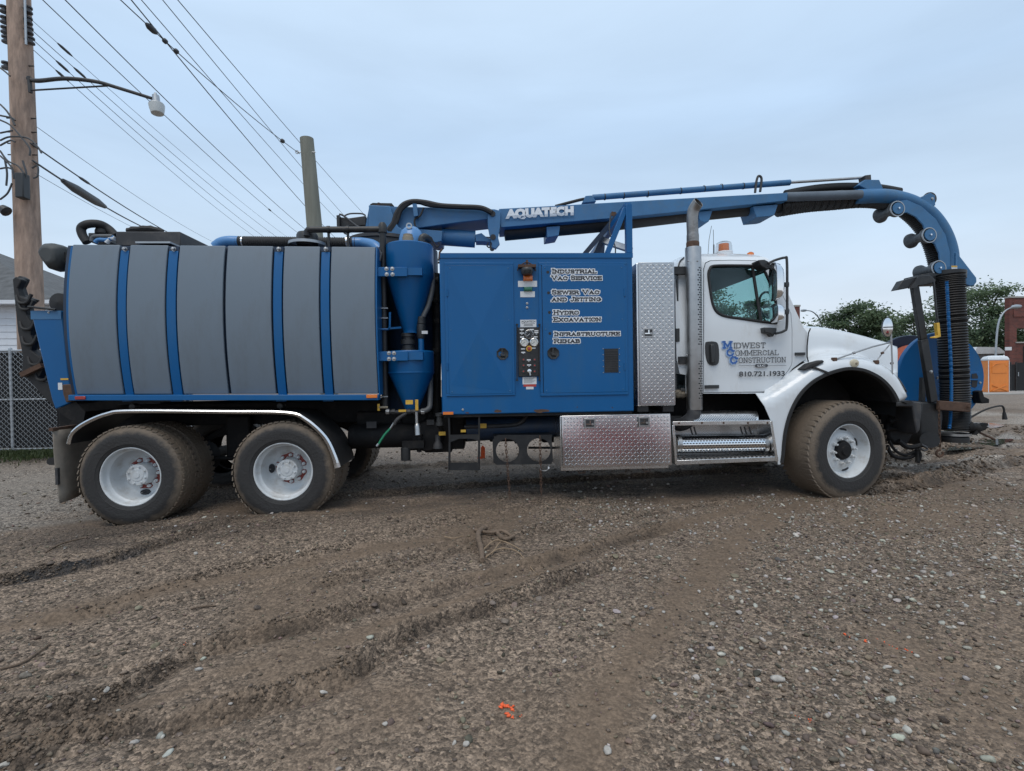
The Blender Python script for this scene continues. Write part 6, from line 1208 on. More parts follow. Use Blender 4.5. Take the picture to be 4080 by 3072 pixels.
pp = catmull([at(2760, 1000, SY_), at(2760, 940, SY_), at(2758, 880, SY_), at(2762, 840, SY_-.01), at(2776, 815, SY_-.04), at(2784, 806, SY_-.06)], 6)
O('exhaust_pipe', MB().tube(pp, [.062 if i > 6 else .066 for i in range(len(pp))], 24, False), mat('heat stained steel', (.30, .29, .28), .42, .85, var=.3, vscale=6, dirt=(.06, .05, .045), dirt_amt=.4, dscale=5), st).modifiers.new('thick', 'SOLIDIFY').thickness = .004
O('pipe_collar', MB().lathe([(.068, -.05), (.070, -.05), (.070, .02), (.066, .03)], at(2760, 975, SY_), (0, 0, 1), 28), 'rust', st)
O('stack_bracket', MB().box(sx_-.2, sx_-.06, SY_+.02, SY_+.08, at(2730, 1090, SY_).z, at(2730, 1060, SY_).z), 'black', st, smooth=0); O('stack_bracket', MB().box(sx_-.16, sx_-.06, SY_+.02, SY_+.08, at(2730, 1450, SY_).z, at(2730, 1420, SY_).z), 'black', st, smooth=0)
O('exhaust_bend', MB().tube(catmull([at(2765, 1625, SY_), at(2760, 1660, SY_), at(2720, 1690, SY_+.1), at(2680, 1690, SY_+.3)], 6), .075, 18), 'dust_steel', st)
# ------------------------------------------------------------------ steps and after-treatment
def r4(lst): return [(2450+x*.66, 900+y*.66) for x, y in lst]
def r5(lst): return [(3100+x*.630, 1000+y*.630) for x, y in lst]
SYY = 5.33
sp_ = O('cab_step', MB().bar(at(2681, 1688, SYY), at(3075, 1682, SYY), .10, .045, (0, 1, 0)), 'alu', T, bevel=.004)
sp_.location.y += .05; WO[sp_.name] = WO[sp_.name]+Vector((0, .05, 0))
O('lower_tread', MB().bar(at(2694, 1844, SYY)+Vector((0, .10, 0)), at(3101, 1828, SYY)+Vector((0, .10, 0)), .2, .05), 'alu', sp_, bevel=.004)
for k in range(24): f = (k+.5)/24; q = at(2694+407*f, 1833-14*f, SYY); O('tread_rib', MB().box(q.x-.012, q.x+.012, SYY+.01, SYY+.18, q.z-.002, q.z+.012), 'alu', sp_, smooth=0)
for px in (2705, 2797, 2883, 2980, 3058): bolt(sp_, px, 1685, SYY-.0, .008, 'rust', h=.006)
O('step_side', MB().pprism([(2678, 1695), (2688, 1695), (2700, 1848), (2690, 1851)], SYY-.002, SYY+.3), 'alu', sp_, bevel=.003); O('step_side', MB().pprism([(3068, 1680), (3078, 1676), (3102, 1838), (3092, 1840)], SYY-.002, SYY+.3), 'alu', sp_, bevel=.003)
muf = O('muffler_guard', MB().cyl(at(2690, 1772, SYY+.16), at(3045, 1766, SYY+.16), .098, 36), 'chrome', sp_, smooth=30)
pf_ = MB(); mc = at(2690, 1772, SYY+.16); md = at(3045, 1766, SYY+.16); n_s = 30
for i in range(n_s):
    for j in range(11):
        u = (i+.5+(.5 if j % 2 else 0))/n_s
        if u > .98: continue
        c = mc.lerp(md, u); a0 = R(118)+R(j*16.0); q = []
        for aa in (a0-R(3.4), a0+R(3.4)): q.append((c.y+math.cos(aa)*.0986, c.z+math.sin(aa)*.0986))
        pf_.add([(c.x-.011, *q[0]), (c.x+.011, *q[0]), (c.x+.011, *q[1]), (c.x-.011, *q[1])], [(0, 1, 2, 3)])
kind(O('guard_slots', pf_, 'ink', muf, smooth=0, fix=False), 'stuff')
for px in (2700, 3040): c = at(px, 1769, SYY+.16); O('guard_band', MB().lathe([(.1, -.02), (.104, -.02), (.104, .02), (.1, .02)], c, (1, 0, 0), 32), 'steel', muf)
# upper perforated heat shield
rg = []
for px in np.linspace(2765, 3022, 9): rg.append([at(px, 1676-3*(px > 3000), SYY+.06)+Vector((0, 0, 0)), at(px, 1655, SYY+.08), at(px-4, 1641, SYY+.16), at(px-6, 1636, SYY+.32)])
hs_ = O('heat_shield', MB().loft(rg), 'alu', sp_, smooth=60)
sl2 = MB()
for i in range(26):
    for j in range(4):
        f = (i+.5+(.5 if j % 2 else 0))/26.5; c = at(2768+250*f, 1672-j*5.2, SYY+.052+.006*j)
        sl2.add([(c.x-.009, c.y, c.z-.003), (c.x+.009, c.y, c.z-.003), (c.x+.009, c.y+.002, c.z+.003), (c.x-.009, c.y+.002, c.z+.003)], [(0, 1, 2, 3)])
kind(O('shield_slots', sl2, 'ink', hs_, smooth=0, fix=False), 'stuff')
O('step_back', MB().box(*rect(2690, 1690, 3080, 1840, 5.62)[:2], 5.62, 5.66, *rect(2690, 1690, 3080, 1840, 5.62)[2:]), 'plate', sp_, smooth=0)
for px in (2750, 2765, 2950, 2966, 2985): O('black_strap', MB().tube(catmull([at(px, 1700, SYY+.06), at(px+4, 1716, SYY+.05), at(px+9, 1730, SYY+.08)], 4), .008, 6), 'rubber', sp_)
O('dust_cloth', MB().tube(catmull([at(2692, 1555, 5.6), at(2700, 1568, 5.6), at(2725, 1570, 5.6), at(2738, 1560, 5.62)], 4), [.02, .04, .05, .045, .05, .05, .04, .045, .04, .04, .035, .03, .02], 8), mat('burlap', (.22, .19, .15), .9, var=.3, vscale=20), T)
# ------------------------------------------------------------------ cab
CY_ = 5.50
belt = at(2800, 1290, CY_).z; roofz = at(2900, 1012, CY_+.2).z
def cyf(x, z):
    t = max(0, z-belt)/(roofz-belt); y = CY_+.10*t+.13*max(0, (t-.80)/.20)**2
    y += .05*max(0, (x-XA)/.8)**2 if x > XA else 0
    t2 = max(0, belt-z); y += .02*min(1, t2/.6)**2
    return y
XA = at(3060, 1200, CY_).x
def cpx(lst, Y=None):
    out = []
    for x, y in lst:
        p = at(x, y, CY_)
        for _ in range(3): p = at(x, y, cyf(p.x, p.z))
        out.append((p.x, p.z))
    return out
def smooth2(poly, n=4): return [(p.x, p.y) for p in catmull([(x, z, 0) for x, z in poly], n, True)]
cab_out = cpx(r4([(392, 893), (372, 800), (366, 500), (366, 300), (380, 225), (430, 182), (520, 168), (700, 165), (840, 172), (915, 192), (958, 226), (1010, 330), (1060, 440), (1100, 530), (1138, 612), (1158, 640), (1163, 720), (1163, 795), (1110, 832), (1072, 862), (1010, 935), (938, 1011), (800, 1012), (432, 1012), (430, 900)]))
door_o = cpx(r4([(533, 1008), (533, 600), (533, 260), (545, 222), (575, 208), (700, 205), (850, 208), (900, 222), (930, 250), (975, 340), (1030, 450), (1064, 530), (1071, 620), (1071, 820), (1064, 848), (1040, 885), (985, 950), (936, 1005)]))
win_o = cpx(r4([(572, 262), (592, 243), (700, 240), (845, 243), (885, 256), (905, 280), (940, 360), (968, 450), (975, 540), (974, 583), (950, 586), (860, 575), (760, 560), (680, 549), (630, 532), (600, 500), (582, 440), (566, 330), (564, 285)]))
win_i = smooth2(win_o, 3)
cab = O('cab_shell', MB().sheet(cab_out, [door_o], cyf, .09, .03), 'white', T, smooth=40)
def shrink(poly, d):
    cx_ = sum(p[0] for p in poly)/len(poly); cz = sum(p[1] for p in poly)/len(poly); out = []
    n = len(poly)
    for i in range(n):
        a = Vector(poly[i-1]); b = Vector(poly[i]); c = Vector(poly[(i+1) % n]); t = (c-a).normalized(); n_ = Vector((-t.y, t.x)); m_ = Vector((cx_, cz))-b
        if n_.dot(m_) < 0: n_ = -n_
        q = b+n_*d; out.append((q.x, q.y))
    return out
door_i = shrink(door_o, .009)
cd = O('cab_door', MB().sheet(door_i, [win_i], lambda x, z: cyf(x, z)-.004, .07, .03), 'white', cab, smooth=40)
O('door_jamb', MB().sheet(shrink(door_o, -.012), [shrink(win_i, -.02)], lambda x, z: cyf(x, z)+.034, .12, .01), 'seal', cab, smooth=40)
O('window_seal', MB().tube([(x, cyf(x, z)-.006, z) for x, z in win_i+[win_i[0]]], .016, 8, False), 'seal', cd)
O('window_glass', MB().sheet(win_i, [], lambda x, z: cyf(x, z)+.012, .2, .004), 'glass', cd, smooth=40)
dv = [at(*r4([(832, 250)])[0], CY_+.07), at(*r4([(880, 577)])[0], CY_+.0)]; O('quarter_divider', MB().bar(*[Vector((p.x, cyf(p.x, p.z)-.002, p.z)) for p in dv], .02, .028), 'seal', cd)
# far side of the cab, roof, windshield, back wall, floor
far = lambda x, z: 2*YC-cyf(x, z)
far_win = cpx(r4([(572, 262), (592, 240), (700, 232), (850, 226), (905, 232), (935, 262), (990, 370), (1040, 480), (1085, 575), (1060, 592), (975, 588), (860, 575), (760, 560), (680, 549), (630, 532), (600, 500), (582, 440), (566, 330)]))
fc = O('far_side', MB().sheet(cab_out, [far_win], lambda x, z: far(x, z)-.03, .12, .03), 'white', cab, smooth=40)
O('far_trim', MB().sheet(shrink(cab_out, .02), [shrink(far_win, -.004)], lambda x, z: far(x, z)-.045, .15, .01), 'interior', cab, smooth=40)
O('far_glass', MB().sheet(far_win, [], lambda x, z: far(x, z)-.02, .25, .004), 'glass', cab, smooth=40)
dv = [Vector((p.x, far(p.x, p.z)-.05, p.z)) for p in dv]; O('far_divider', MB().bar(*dv, .02, .02), 'seal', cab)
def across(idx, crown, bow=0.0, n=10):
    rg = []
    for i in idx:
        x, z = cab_out[i]; y0, y1 = cyf(x, z)+.004, far(x, z)-.004; rg.append([Vector((x+bow*(1-(2*k/n-1)**2), y0+(y1-y0)*k/n, z+crown*(1-(2*k/n-1)**4))) for k in range(n+1)])
    return MB().loft(rg)
O('roof', across([3, 4, 5, 6, 7, 8, 9, 10], .05), 'white', cab, smooth=60); O('back_wall', across([0, 1, 2, 3], 0), 'white', cab, smooth=60)
O('windshield', across([10, 11, 12, 13, 14], 0, .18), 'glass', cab, smooth=60); O('cowl', across([14, 15, 16], .02, .1), 'white', cab, smooth=60)
O('headliner', MB().add([(x, y, z-.07) for (x, z) in (cab_out[5], cab_out[10]) for y in (CY_+.22, 2*YC-CY_-.22)], [(0, 2, 3, 1)]), 'interior', cab, smooth=0, fix=False)
zf = belt-.75; O('cab_floor', MB().box(cab_out[0][0]+.03, cab_out[16][0]-.1, CY_+.06, 2*YC-CY_-.06, zf, zf+.03), 'interior', cab, smooth=0)
O('back_trim', MB().box(cab_out[2][0]+.03, cab_out[2][0]+.06, CY_+.15, 2*YC-CY_-.15, zf, belt+.12), 'interior', cab, smooth=0)
for y in (5.85, 6.95):
    xs_ = cab_out[2][0]+.35; O('seat', MB().box(xs_, xs_+.5, y-.25, y+.25, zf+.25, zf+.45), 'interior', cab, bevel=.06); O('seat_back', MB().bar((xs_+.06, y, zf+.42), (xs_-.08, y, belt-.02), .46, .13), 'interior', cab, bevel=.05)
O('dashboard', MB().box(cab_out[14][0]-.35, cab_out[14][0]-.02, CY_+.12, 2*YC-CY_-.12, belt-.45, belt-.02), 'interior', cab, bevel=.06)
sw = at(3080, 1215, 6.9); O('steering_wheel', MB().tube([sw+Vector((-.10*math.cos(a)*.4-.08, .2*math.sin(a), .2*math.cos(a)*.9)) for a in np.linspace(0, 2*math.pi, 25)], .016, 8, False), 'plastic', cab)
# cab exterior details
hd_ = catmull([at(x, y, CY_-.002) for x, y in r4([(545, 712), (560, 699), (600, 698), (622, 712), (629, 760), (628, 815), (615, 838), (585, 842), (562, 826), (548, 780)])], 4, True)
dh = O('door_handle', MB().prism([(p.x, p.z) for p in hd_], CY_-.006, CY_+.02), 'plastic', cd, smooth=30, bevel=.004); O('handle_grip', MB().bar(at(*r4([(588, 715)])[0], CY_-.02), at(*r4([(590, 830)])[0], CY_-.02), .03, .05), 'plastic', dh, bevel=.012); c = at(*r4([(607, 818)])[0], CY_-.03); O('door_lock', MB().lathe([(.012, 0), (.012, -.008), (0, -.009)], c, (0, 1, 0), 12), 'plastic', dh)
O('badge', MB().box(*rect(*r4([(545, 961)])[0], *r4([(628, 981)])[0], CY_-.005)[:2], CY_-.01, CY_+.012, *rect(*r4([(545, 961)])[0], *r4([(628, 981)])[0], CY_-.005)[2:]), 'plastic', cd, smooth=0)
O('badge', MB().box(*rect(*r4([(1090, 764)])[0], *r4([(1148, 781)])[0], CY_)[:2], CY_-.006, CY_+.03, *rect(*r4([(1090, 764)])[0], *r4([(1148, 781)])[0], CY_)[2:]), 'plastic', cab, smooth=0)
# rear side window slot and vent
O('side_slot', MB().box(*rect(*r4([(367, 282)])[0], *r4([(378, 458)])[0], CY_+.06)[:2], CY_+.03, CY_+.1, *rect(*r4([(367, 282)])[0], *r4([(378, 458)])[0], CY_+.06)[2:]), 'dark_glass', cab, bevel=.004)
O('vent', MB().box(*rect(*r4([(369, 619)])[0], *r4([(391, 699)])[0], CY_-.005)[:2], CY_-.008, CY_+.02, *rect(*r4([(369, 619)])[0], *r4([(391, 699)])[0], CY_-.005)[2:]), 'plastic', cab, bevel=.004)
O('roof_seam', MB().tube(catmull([Vector((p.x, cyf(p.x, p.z)-.002, p.z)) for p in (at(x, y, CY_+.1) for x, y in r4([(378, 250), (395, 212), (428, 184)]))], 5), .008, 6), 'seal', cab)
# lettering on the door
DY = CY_+.016-.02
def dtxt(s, x0, y0, x1, y1, m, bold, dy=0): 
    (a, b), (c, d) = r4([(x0, y0)])[0], r4([(x1, y1)])[0]; return ptxt(s, a, b, c, d, DY-.006-dy, m, cd, bold)
def dslab(s, x0, y0, x1, y1, m, wt, lift=0, grow=0):
    (a, b), (c, d) = r4([(x0, y0)])[0], r4([(x1, y1)])[0]; return slab(s, *rect(a, b, c, d, DY-.006), DY-.006, m, cd, wt, grow, lift)
for ch, bx in (('M', (650, 694, 712, 744)), ('C', (670, 741, 724, 790)), ('C', (691, 785, 745, 836))):
    dslab(ch, bx[0]+1, bx[1]+3, bx[2]-3, bx[3]-1, 'pale_ink', .2, 0, .004); dslab(ch, bx[0]+4, bx[1]+1, bx[2], bx[3]-3, 'blue_ink', .2, .002)
for s_, bx in (('IDWEST', (716, 704, 914, 738)), ('OMMERCIAL', (727, 750, 991, 782)), ('ONSTRUCTION', (747, 793, 1035, 826))): dslab(s_, *bx, 'grey_ink', .12)
dtxt('810.721.1933', 749, 877, 1026, 909, 'grey_ink', .03)
(a, b), (c, d) = r4([(846, 834)])[0], r4([(924, 853)])[0]; p, q, r_, s_ = rect(a, b, c, d, DY-.006); h_ = (s_-r_)/2
O('name_pill', MB().prism([(p+h_+h_*math.cos(t), (r_+s_)/2+h_*math.sin(t)) for t in np.linspace(math.pi/2, 1.5*math.pi, 9)]+[(q-h_+h_*math.cos(t), (r_+s_)/2+h_*math.sin(t)) for t in np.linspace(-math.pi/2, math.pi/2, 9)], DY-.0065, DY-.004), 'grey_ink', cd, smooth=0); dtxt('LLC', 862, 838, 908, 849, 'white_ink', .02, .0012)
for x0_, x1_ in ((748, 845), (925, 1035)): (a, b), (c, d) = r4([(x0_, 842)])[0], r4([(x1_, 844)])[0]; p, q, r_, s_ = rect(a, b, c, d, DY-.006); O('name_rule', MB().box(p, q, DY-.0065, DY-.004, r_, s_), 'grey_ink', cd, smooth=0)
# beacon, marker, antennas
bq = at(2884, 1010, 5.95); k_ = ppm(2884, 1000, 5.95); bc = O('beacon', MB().lathe([(.0, -.03), (32*k_, -.03), (33*k_, 3*k_), (31*k_, 5*k_)], bq, (0, 0, 1), 28), 'porta_roof', cab); O('beacon_lens', MB().lathe([(19*k_, 4*k_), (20*k_, 12*k_), (19*k_, 36*k_), (0, 37*k_)], bq, (0, 0, 1), 24), 'amber', bc); O('beacon_dome', MB().lathe([(31*k_, 5*k_), (30*k_, 26*k_), (27*k_, 40*k_), (20*k_, 44*k_), (0, 45*k_)], bq, (0, 0, 1), 28), 'dome', bc)
q = at(2990, 1012, 5.8); O('roof_marker', MB().lathe([(.04, -.02), (.038, .01), (.02, .022), (0, .025)], q, (0, 0, 1), 16), 'amber', cab)
O('antenna', MB().tube([at(2821, 1012, 5.9), at(2825, 955, 5.9), at(2835, 900, 5.95)], .003, 5), 'wire', cab); O('antenna', MB().tube([at(2844, 1012, 5.9), at(2844, 975, 5.9), at(2843, 973, 5.9), at(2842, 915, 5.9)], [.008, .008, .003, .003], 6), 'wire', cab)
# west coast mirror
mr_ = O('mirror_arm', MB().tube(catmull([at(x, y, 5.40) for x, y in r4([(925, 228), (965, 208), (1025, 192), (1038, 210), (1040, 400), (1038, 600), (1020, 635), (970, 650)])], 6), .014, 10), 'plastic', T)
O('arm_mount', MB().pprism(r4([(866, 205), (905, 202), (940, 220), (945, 258), (918, 263), (880, 240)]), 5.44, 5.6), 'plastic', mr_, bevel=.01); O('arm_mount', MB().pprism(r4([(900, 612), (980, 615), (975, 645), (955, 670), (938, 650), (905, 645)]), 5.42, 5.54), 'plastic', mr_, bevel=.01)
for (x0_, y0_, x1_, y1_), dep in (((963, 218, 1022, 452), .10), ((969, 468, 1024, 584), .07)):
    (a, b), (c, d) = r4([(x0_, y0_)])[0], r4([(x1_, y1_)])[0]; p, q, r_, s_ = rect(a, b, c, d, 5.34); w2, h2 = (q-p), (s_-r_)/2; rg = []
    for f, sc in ((0, .97), (.02, 1.0), (.5, .93), (.85, .7), (1.0, .35)):
        rg.append([Vector((p+w2*f, 5.37+.085*sc*math.copysign(abs(math.cos(t))**.6, math.cos(t)), (r_+s_)/2+h2*sc*math.copysign(abs(math.sin(t))**.6, math.sin(t)))) for t in np.linspace(0, 2*math.pi, 28, endpoint=False)])
    mh = O('mirror_head', MB().loft(rg, True, True), 'chrome', mr_, smooth=50)
for y in (355, 520): c = at(*r4([(1036, y)])[0], 5.4); O('mirror_clamp', MB().lathe([(.026, -.025), (.028, 0), (.026, .025)], c, (0, 0, 1), 12, True), 'plastic', mr_)
# ------------------------------------------------------------------ hood and fender
FY = 5.36
def P5(x, y, Y=FY): p = at(*r5([(x, y)])[0], Y); return (p.x, p.z)
crown_px = [(-55, 845), (50, 788), (120, 738), (190, 697), (270, 665), (360, 652), (450, 655), (540, 668), (620, 693), (690, 735), (735, 785), (775, 850), (797, 900), (804, 944)]
arch_px = [(748, 957), (742, 935), (710, 880), (660, 825), (600, 785), (530, 758), (450, 750), (380, 762), (300, 790), (220, 835), (150, 903), (100, 985), (65, 1080), (45, 1180), (36, 1290)]
crown = [P5(*p, FY+.15) for p in crown_px]; arch = [P5(*p) for p in arch_px]
rear_edge = [(p.x, p.z) for p in (at(x, y, FY+(.1 if y < 1050 else 0)) for x, y in r4([(1000, 1440), (985, 1440), (970, 1330), (940, 1170), (905, 1090), (880, 1012), (936, 1012), (1010, 938), (1068, 868)]))]
sm = lambda pts, n=4: [(p.x, p.y) for p in catmull([(x, z, 0) for x, z in pts], n)]
crown_s, arch_s = sm(crown), sm(arch)
bottom = [(p.x, p.z) for p in (at(*r5([(16, 1345)])[0], FY), )]
outl = rear_edge+crown_s+arch_s+bottom
cl_ = crown_s
def fyf(x, z):
    d = seg_dist(x, z, cl_); t = max(0, 1-d/.13); y = FY+.16*t*t
    e = seg_dist(x, z, rear_edge[5:]); y += .13*max(0, 1-e/.10)**2*.8
    return y
fen = O('front_fender', MB().sheet(outl, [], fyf, .05, .012), 'white', T, smooth=60)
# dark flare lip round the opening
lip = [Vector((x, FY-.006, z)) for x, z in arch_s+[P5(28, 1340)]]; rg = []
for i, p in enumerate(lip):
    t = (lip[min(i+1, len(lip)-1)]-lip[max(i-1, 0)]).normalized(); n_ = Vector((t.z, 0, -t.x)); n_ = -n_ if n_.dot(Vector(((pf.x-p.x), 0, pf.z-p.z))) < 0 else n_
    rg.append([p-n_*.030, p-n_*.026+Vector((0, -.012, 0)), p+n_*.004+Vector((0, -.010, 0)), p+n_*.010+Vector((0, .0, 0)), p+n_*.010+Vector((0, .05, 0)), p-n_*.030+Vector((0, .02, 0))])
O('fender_flare', MB().loft(rg, True, True), 'rubber', fen, smooth=50)
rg = [[Vector((x, y, z)) for y in (FY+.02, FY+.3, FY+.7)] for x, z in arch_s]; O('wheel_well', MB().loft(rg), 'chassis', fen, smooth=60)
O('well_back', MB().sheet([(arch_s[0][0]+.1, arch_s[0][1]-.15)]+arch_s+[(arch_s[-1][0], arch_s[-1][1]+.2)], [], lambda x, z: FY+.7, .3, .01), 'chassis', fen, smooth=60)
# hood shell lofted along x, from the fender crown over the top to the far side
hood_px = [(180, 478), (230, 480), (300, 484), (380, 496), (460, 512), (540, 532), (620, 554), (690, 573), (715, 582), (732, 592)]
HYE = 5.80
hood_top = [at(*r5([p])[0], HYE) for p in hood_px]
def crown_z(x):
    for (xa, za), (xb, zb2) in zip(crown_s[:-1], crown_s[1:]):
        if min(xa, xb) <= x <= max(xa, xb): return za+(zb2-za)*(x-xa)/((xb-xa) or 1)
    return crown_s[0][1] if x < crown_s[0][0] else crown_s[-1][1]
hx0_ = at(*r5([(176, 560)])[0], 5.5).x; hood_top.insert(0, Vector((hx0_, HYE, hood_top[0].z)))
rg = []
for i, h in enumerate(hood_top):
    f = i/(len(hood_top)-1); x = h.x; zc = max(min(crown_z(x), h.z-.08), P5(730, 800)[1])+.004; ye = HYE-.0*f; yo = FY+.16; yi = ye-.10
    prof = [(yo-.02, zc-.05), (yo, zc-.004), (yo+.06, zc+.02), (yi-.05, zc+.03+.02*f), (yi, zc+.08), (yi+.02, (zc+h.z)/2), (yi+.04, h.z-.10), (ye-.02, h.z-.03), (ye+.05, h.z+.002), (ye+.25, h.z+.035), (YC, h.z+.05)]
    pr = catmull([(0, a, b) for a, b in prof], 4); pr = [Vector((x-max(0, f-.25)/.75*x*max(0, 1-p.y/HYE), p.y, p.z)) for p in pr]; pr += [Vector((p.x, 2*YC-p.y, p.z)) for p in pr[-2::-1]]; rg.append(pr)
rg2 = []
for a_, b_ in zip(rg[:-1], rg[1:]):
    for k in range(3): rg2.append([p.lerp(q, k/3) for p, q in zip(a_, b_)])
rg2.append(rg[-1])
# nose: curve the front over
nose = rg[-1]; rg2.append([p+Vector((.045, 0, -.015)) for p in nose]); rg2.append([Vector((p.x+.07, YC+(p.y-YC)*.97, p.z-.09)) for p in nose])
hood = O('hood', MB().loft(rg2), 'white', T, smooth=60)
nf = rg2[-1]; O('grille', MB().add([tuple(p) for p in nf]+[(nf[0].x+.03, 5.6, .85), (nf[0].x+.03, 7.5, .85)], [tuple(range(len(nf)))+(len(nf)+1, len(nf))]), 'plastic', hood, smooth=0)
nose_side = [P5(735, 590, 5.55), P5(745, 680, 5.55), P5(752, 790, 5.55), P5(735, 785, 5.55), P5(690, 735, 5.55), P5(690, 600, 5.55)]
# cowl side between hood and door (under the seam)
O('hood_seam', MB().tube([at(*r5([p])[0], CY_-.0) for p in ((205, 490), (192, 520), (184, 600), (184, 670), (192, 700))], .007, 8), 'seal', T)
O('headlight', MB().sheet([P5(*h_, FY+.10) for h_ in ((746, 800), (765, 815), (785, 850), (800, 893), (785, 893), (765, 870), (750, 835))], [], lambda x, z: fyf(x, z)-.022, .05, .03), 'lens_clear', fen, smooth=60)
c = Vector((*P5(483, 711)[:1], 0, 0)); p_ = P5(483, 711); O('side_marker', MB().lathe([(.05, .01), (.046, -.012), (.03, -.018), (0, -.02)], (p_[0], fyf(*p_)-.002, p_[1]), (0, 1, .2), 18), mat('pale amber lens', (.62, .56, .42), .2, coat=.5), fen); O('marker_bulb', MB().lathe([(.016, 0), (.01, -.008), (0, -.009)], (p_[0]+.01, fyf(*p_)-.02, p_[1]), (0, 1, .2), 10), 'tan', fen)
O('hood_latch', MB().pprism(r5([(158, 748), (205, 712), (285, 688), (297, 702), (240, 732), (175, 755)]), FY+.02, FY+.14), 'rubber', fen, bevel=.012); O('latch_strap', MB().bar((P5(230, 735)[0], FY+.02, P5(230, 735)[1]), (P5(318, 775)[0], FY-.015, P5(318, 775)[1]), .03, .02), 'rubber', fen)
# fender mirror on its struts
mst = O('fender_mirror', MB().tube([at(*r5([p])[0], FY+.02) for p in ((722, 790), (722, 700), (716, 560), (712, 430))], .009, 8), 'steel', T)
O('mirror_strut', MB().tube([at(*r5([p])[0], FY+.04) for p in ((355, 688), (480, 645), (600, 605), (712, 578))], .009, 8), 'steel', mst); O('mirror_strut', MB().tube([at(*r5([p])[0], FY+.08) for p in ((620, 700), (660, 645), (708, 590))], .007, 8), 'steel', mst)
for p in ((355, 685), (620, 702), (712, 785)): q = at(*r5([p])[0], FY+.05); O('strut_foot', MB().box(q.x-.025, q.x+.025, q.y-.02, q.y+.02, q.z-.025, q.z+.02), 'rust', mst, bevel=.006)
for p in ((480, 645), (660, 645), (720, 710)): q = at(*r5([p])[0], FY+.05); O('strut_clamp', MB().lathe([(.0, -.015), (.014, -.012), (.014, .012), (0, .015)], q, (1, 0, .3), 8), 'rust', mst)
q = at(*r5([(691, 483)])[0], FY); k_ = ppm(3535, 1300, FY)*.63; ax = Vector((-.38, -1, 0)).normalized(); u_ = Vector((ax.y, -ax.x, 0)).normalized()
def oval(rw, rh, off, zc=0): return [q+ax*off+u_*math.cos(t)*rw+Vector((0, 0, zc+math.sin(t)*rh)) for t in np.linspace(0, 2*math.pi, 32, endpoint=False)]
O('mirror_shell', MB().loft([oval(22*k_, 50*k_, -.05), oval(29*k_, 58*k_, -.01), oval(29*k_, 59*k_, .008), oval(27*k_, 57*k_, .012)], True, True), 'plastic', mst, smooth=50); O('mirror_glass', MB().loft([oval(26*k_, 56*k_, .0125), oval(16*k_, 34*k_, .020), oval(5*k_, 10*k_, .022)], True, True), 'chrome', mst, smooth=60)
O('mirror_divider', MB().bar(q+ax*.022-u_*25*k_, q+ax*.022+u_*25*k_, .006, .012), 'plastic', mst)
# ------------------------------------------------------------------ front bumper and gear
bm = O('front_bumper', MB().pprism(r5([(735, 958), (820, 948), (905, 955), (910, 1010), (900, 1130), (880, 1160), (865, 1080), (850, 985), (740, 985)]), 5.62, 7.5), 'dust_steel', T, bevel=.015)
O('bumper_step', MB().pprism(r5([(790, 952), (830, 945), (860, 958), (820, 968)]), 5.6, 5.8), 'rubber', bm)
O('tow_frame', MB().pprism(r5([(905, 955), (1040, 955), (1045, 1060), (1030, 1200), (1020, 1238), (930, 1236), (900, 1160)]), 6.1, 7.0), 'black', T, bevel=.02)
O('winch_drum', MB().cyl(at(*r5([(960, 1195)])[0], 5.95), at(*r5([(960, 1195)])[0], 6.9), .10, 20), 'black', T)
O('radiator_pack', MB().box(*rect(*r5([(650, 990)])[0], *r5([(760, 1140)])[0], 6.0)[:2], 6.0, 7.1, *rect(*r5([(650, 990)])[0], *r5([(760, 1140)])[0], 6.0)[2:]), 'chassis', T, smooth=0)
for pts, r0 in (([(690, 1230), (720, 1290), (780, 1310), (850, 1300), (880, 1250)], .022), ([(700, 1200), (740, 1260), (800, 1290), (860, 1270)], .018), ([(680, 1130), (740, 1125), (800, 1140), (870, 1150)], .02), ([(700, 1080), (760, 1060), (800, 1000)], .03), ([(760, 1200), (820, 1240), (900, 1230)], .03), ([(880, 1240), (900, 1290), (885, 1340)], .018)):
    O('front_hose', MB().tube(catmull([at(*r5([p])[0], 5.9) for p in pts], 5), r0, 8), 'chassis', T)
O('steering_box', MB().pprism(r5([(690, 1080), (760, 1000), (850, 1010), (870, 1140), (820, 1230), (740, 1230), (700, 1180)]), 5.95, 6.3), 'chassis', T, bevel=.03)
O('hook_shackle', MB().tube([at(*r5([p])[0], 5.8) for p in ((905, 1225), (935, 1240), (945, 1255), (925, 1262), (900, 1250))], .016, 8), 'dust_steel', T)
O('tow_pin', MB().tube([at(*r5([p])[0], 5.85) for p in ((880, 1255), (880, 1330))], .02, 8), 'chassis', T)
# suction hose, post, bracket
def hosepath(pts, Y): return catmull([at(*r5([p])[0], Y) for p in pts], 12)
HY_ = 6.30
pth, rs = corrugated(hosepath([(1085, 150), (1090, 300), (1100, 500), (1110, 700), (1118, 900), (1120, 1040), (1118, 1140)], HY_), .158, .036, .008)
vh = O('suction_hose', MB().tube(pth, rs, 32), 'hose_blk', T, smooth=50)
lay = hosepath([(1067, 190), (1078, 420), (1090, 640), (1096, 850), (1092, 1030), (1082, 1130)], HY_-.164); pth2, rs2 = corrugated(lay, .018, .036, .004); O('hose_stripe', MB().tube(pth2, rs2, 8), 'blue_lit' if False else 'blue', vh, smooth=50)
O('hose_ring', MB().lathe([(.165, -.03), (.18, -.03), (.18, .0), (.165, .0)], at(*r5([(1112, 1150)])[0], HY_), (0, 0, 1), 32), 'steel', vh); O('hose_end', MB().lathe([(.0, -.07), (.16, -.07), (.165, -.02), (.16, 0)], at(*r5([(1108, 1172)])[0], HY_), (0, 0, 1), 32), 'rubber', vh)
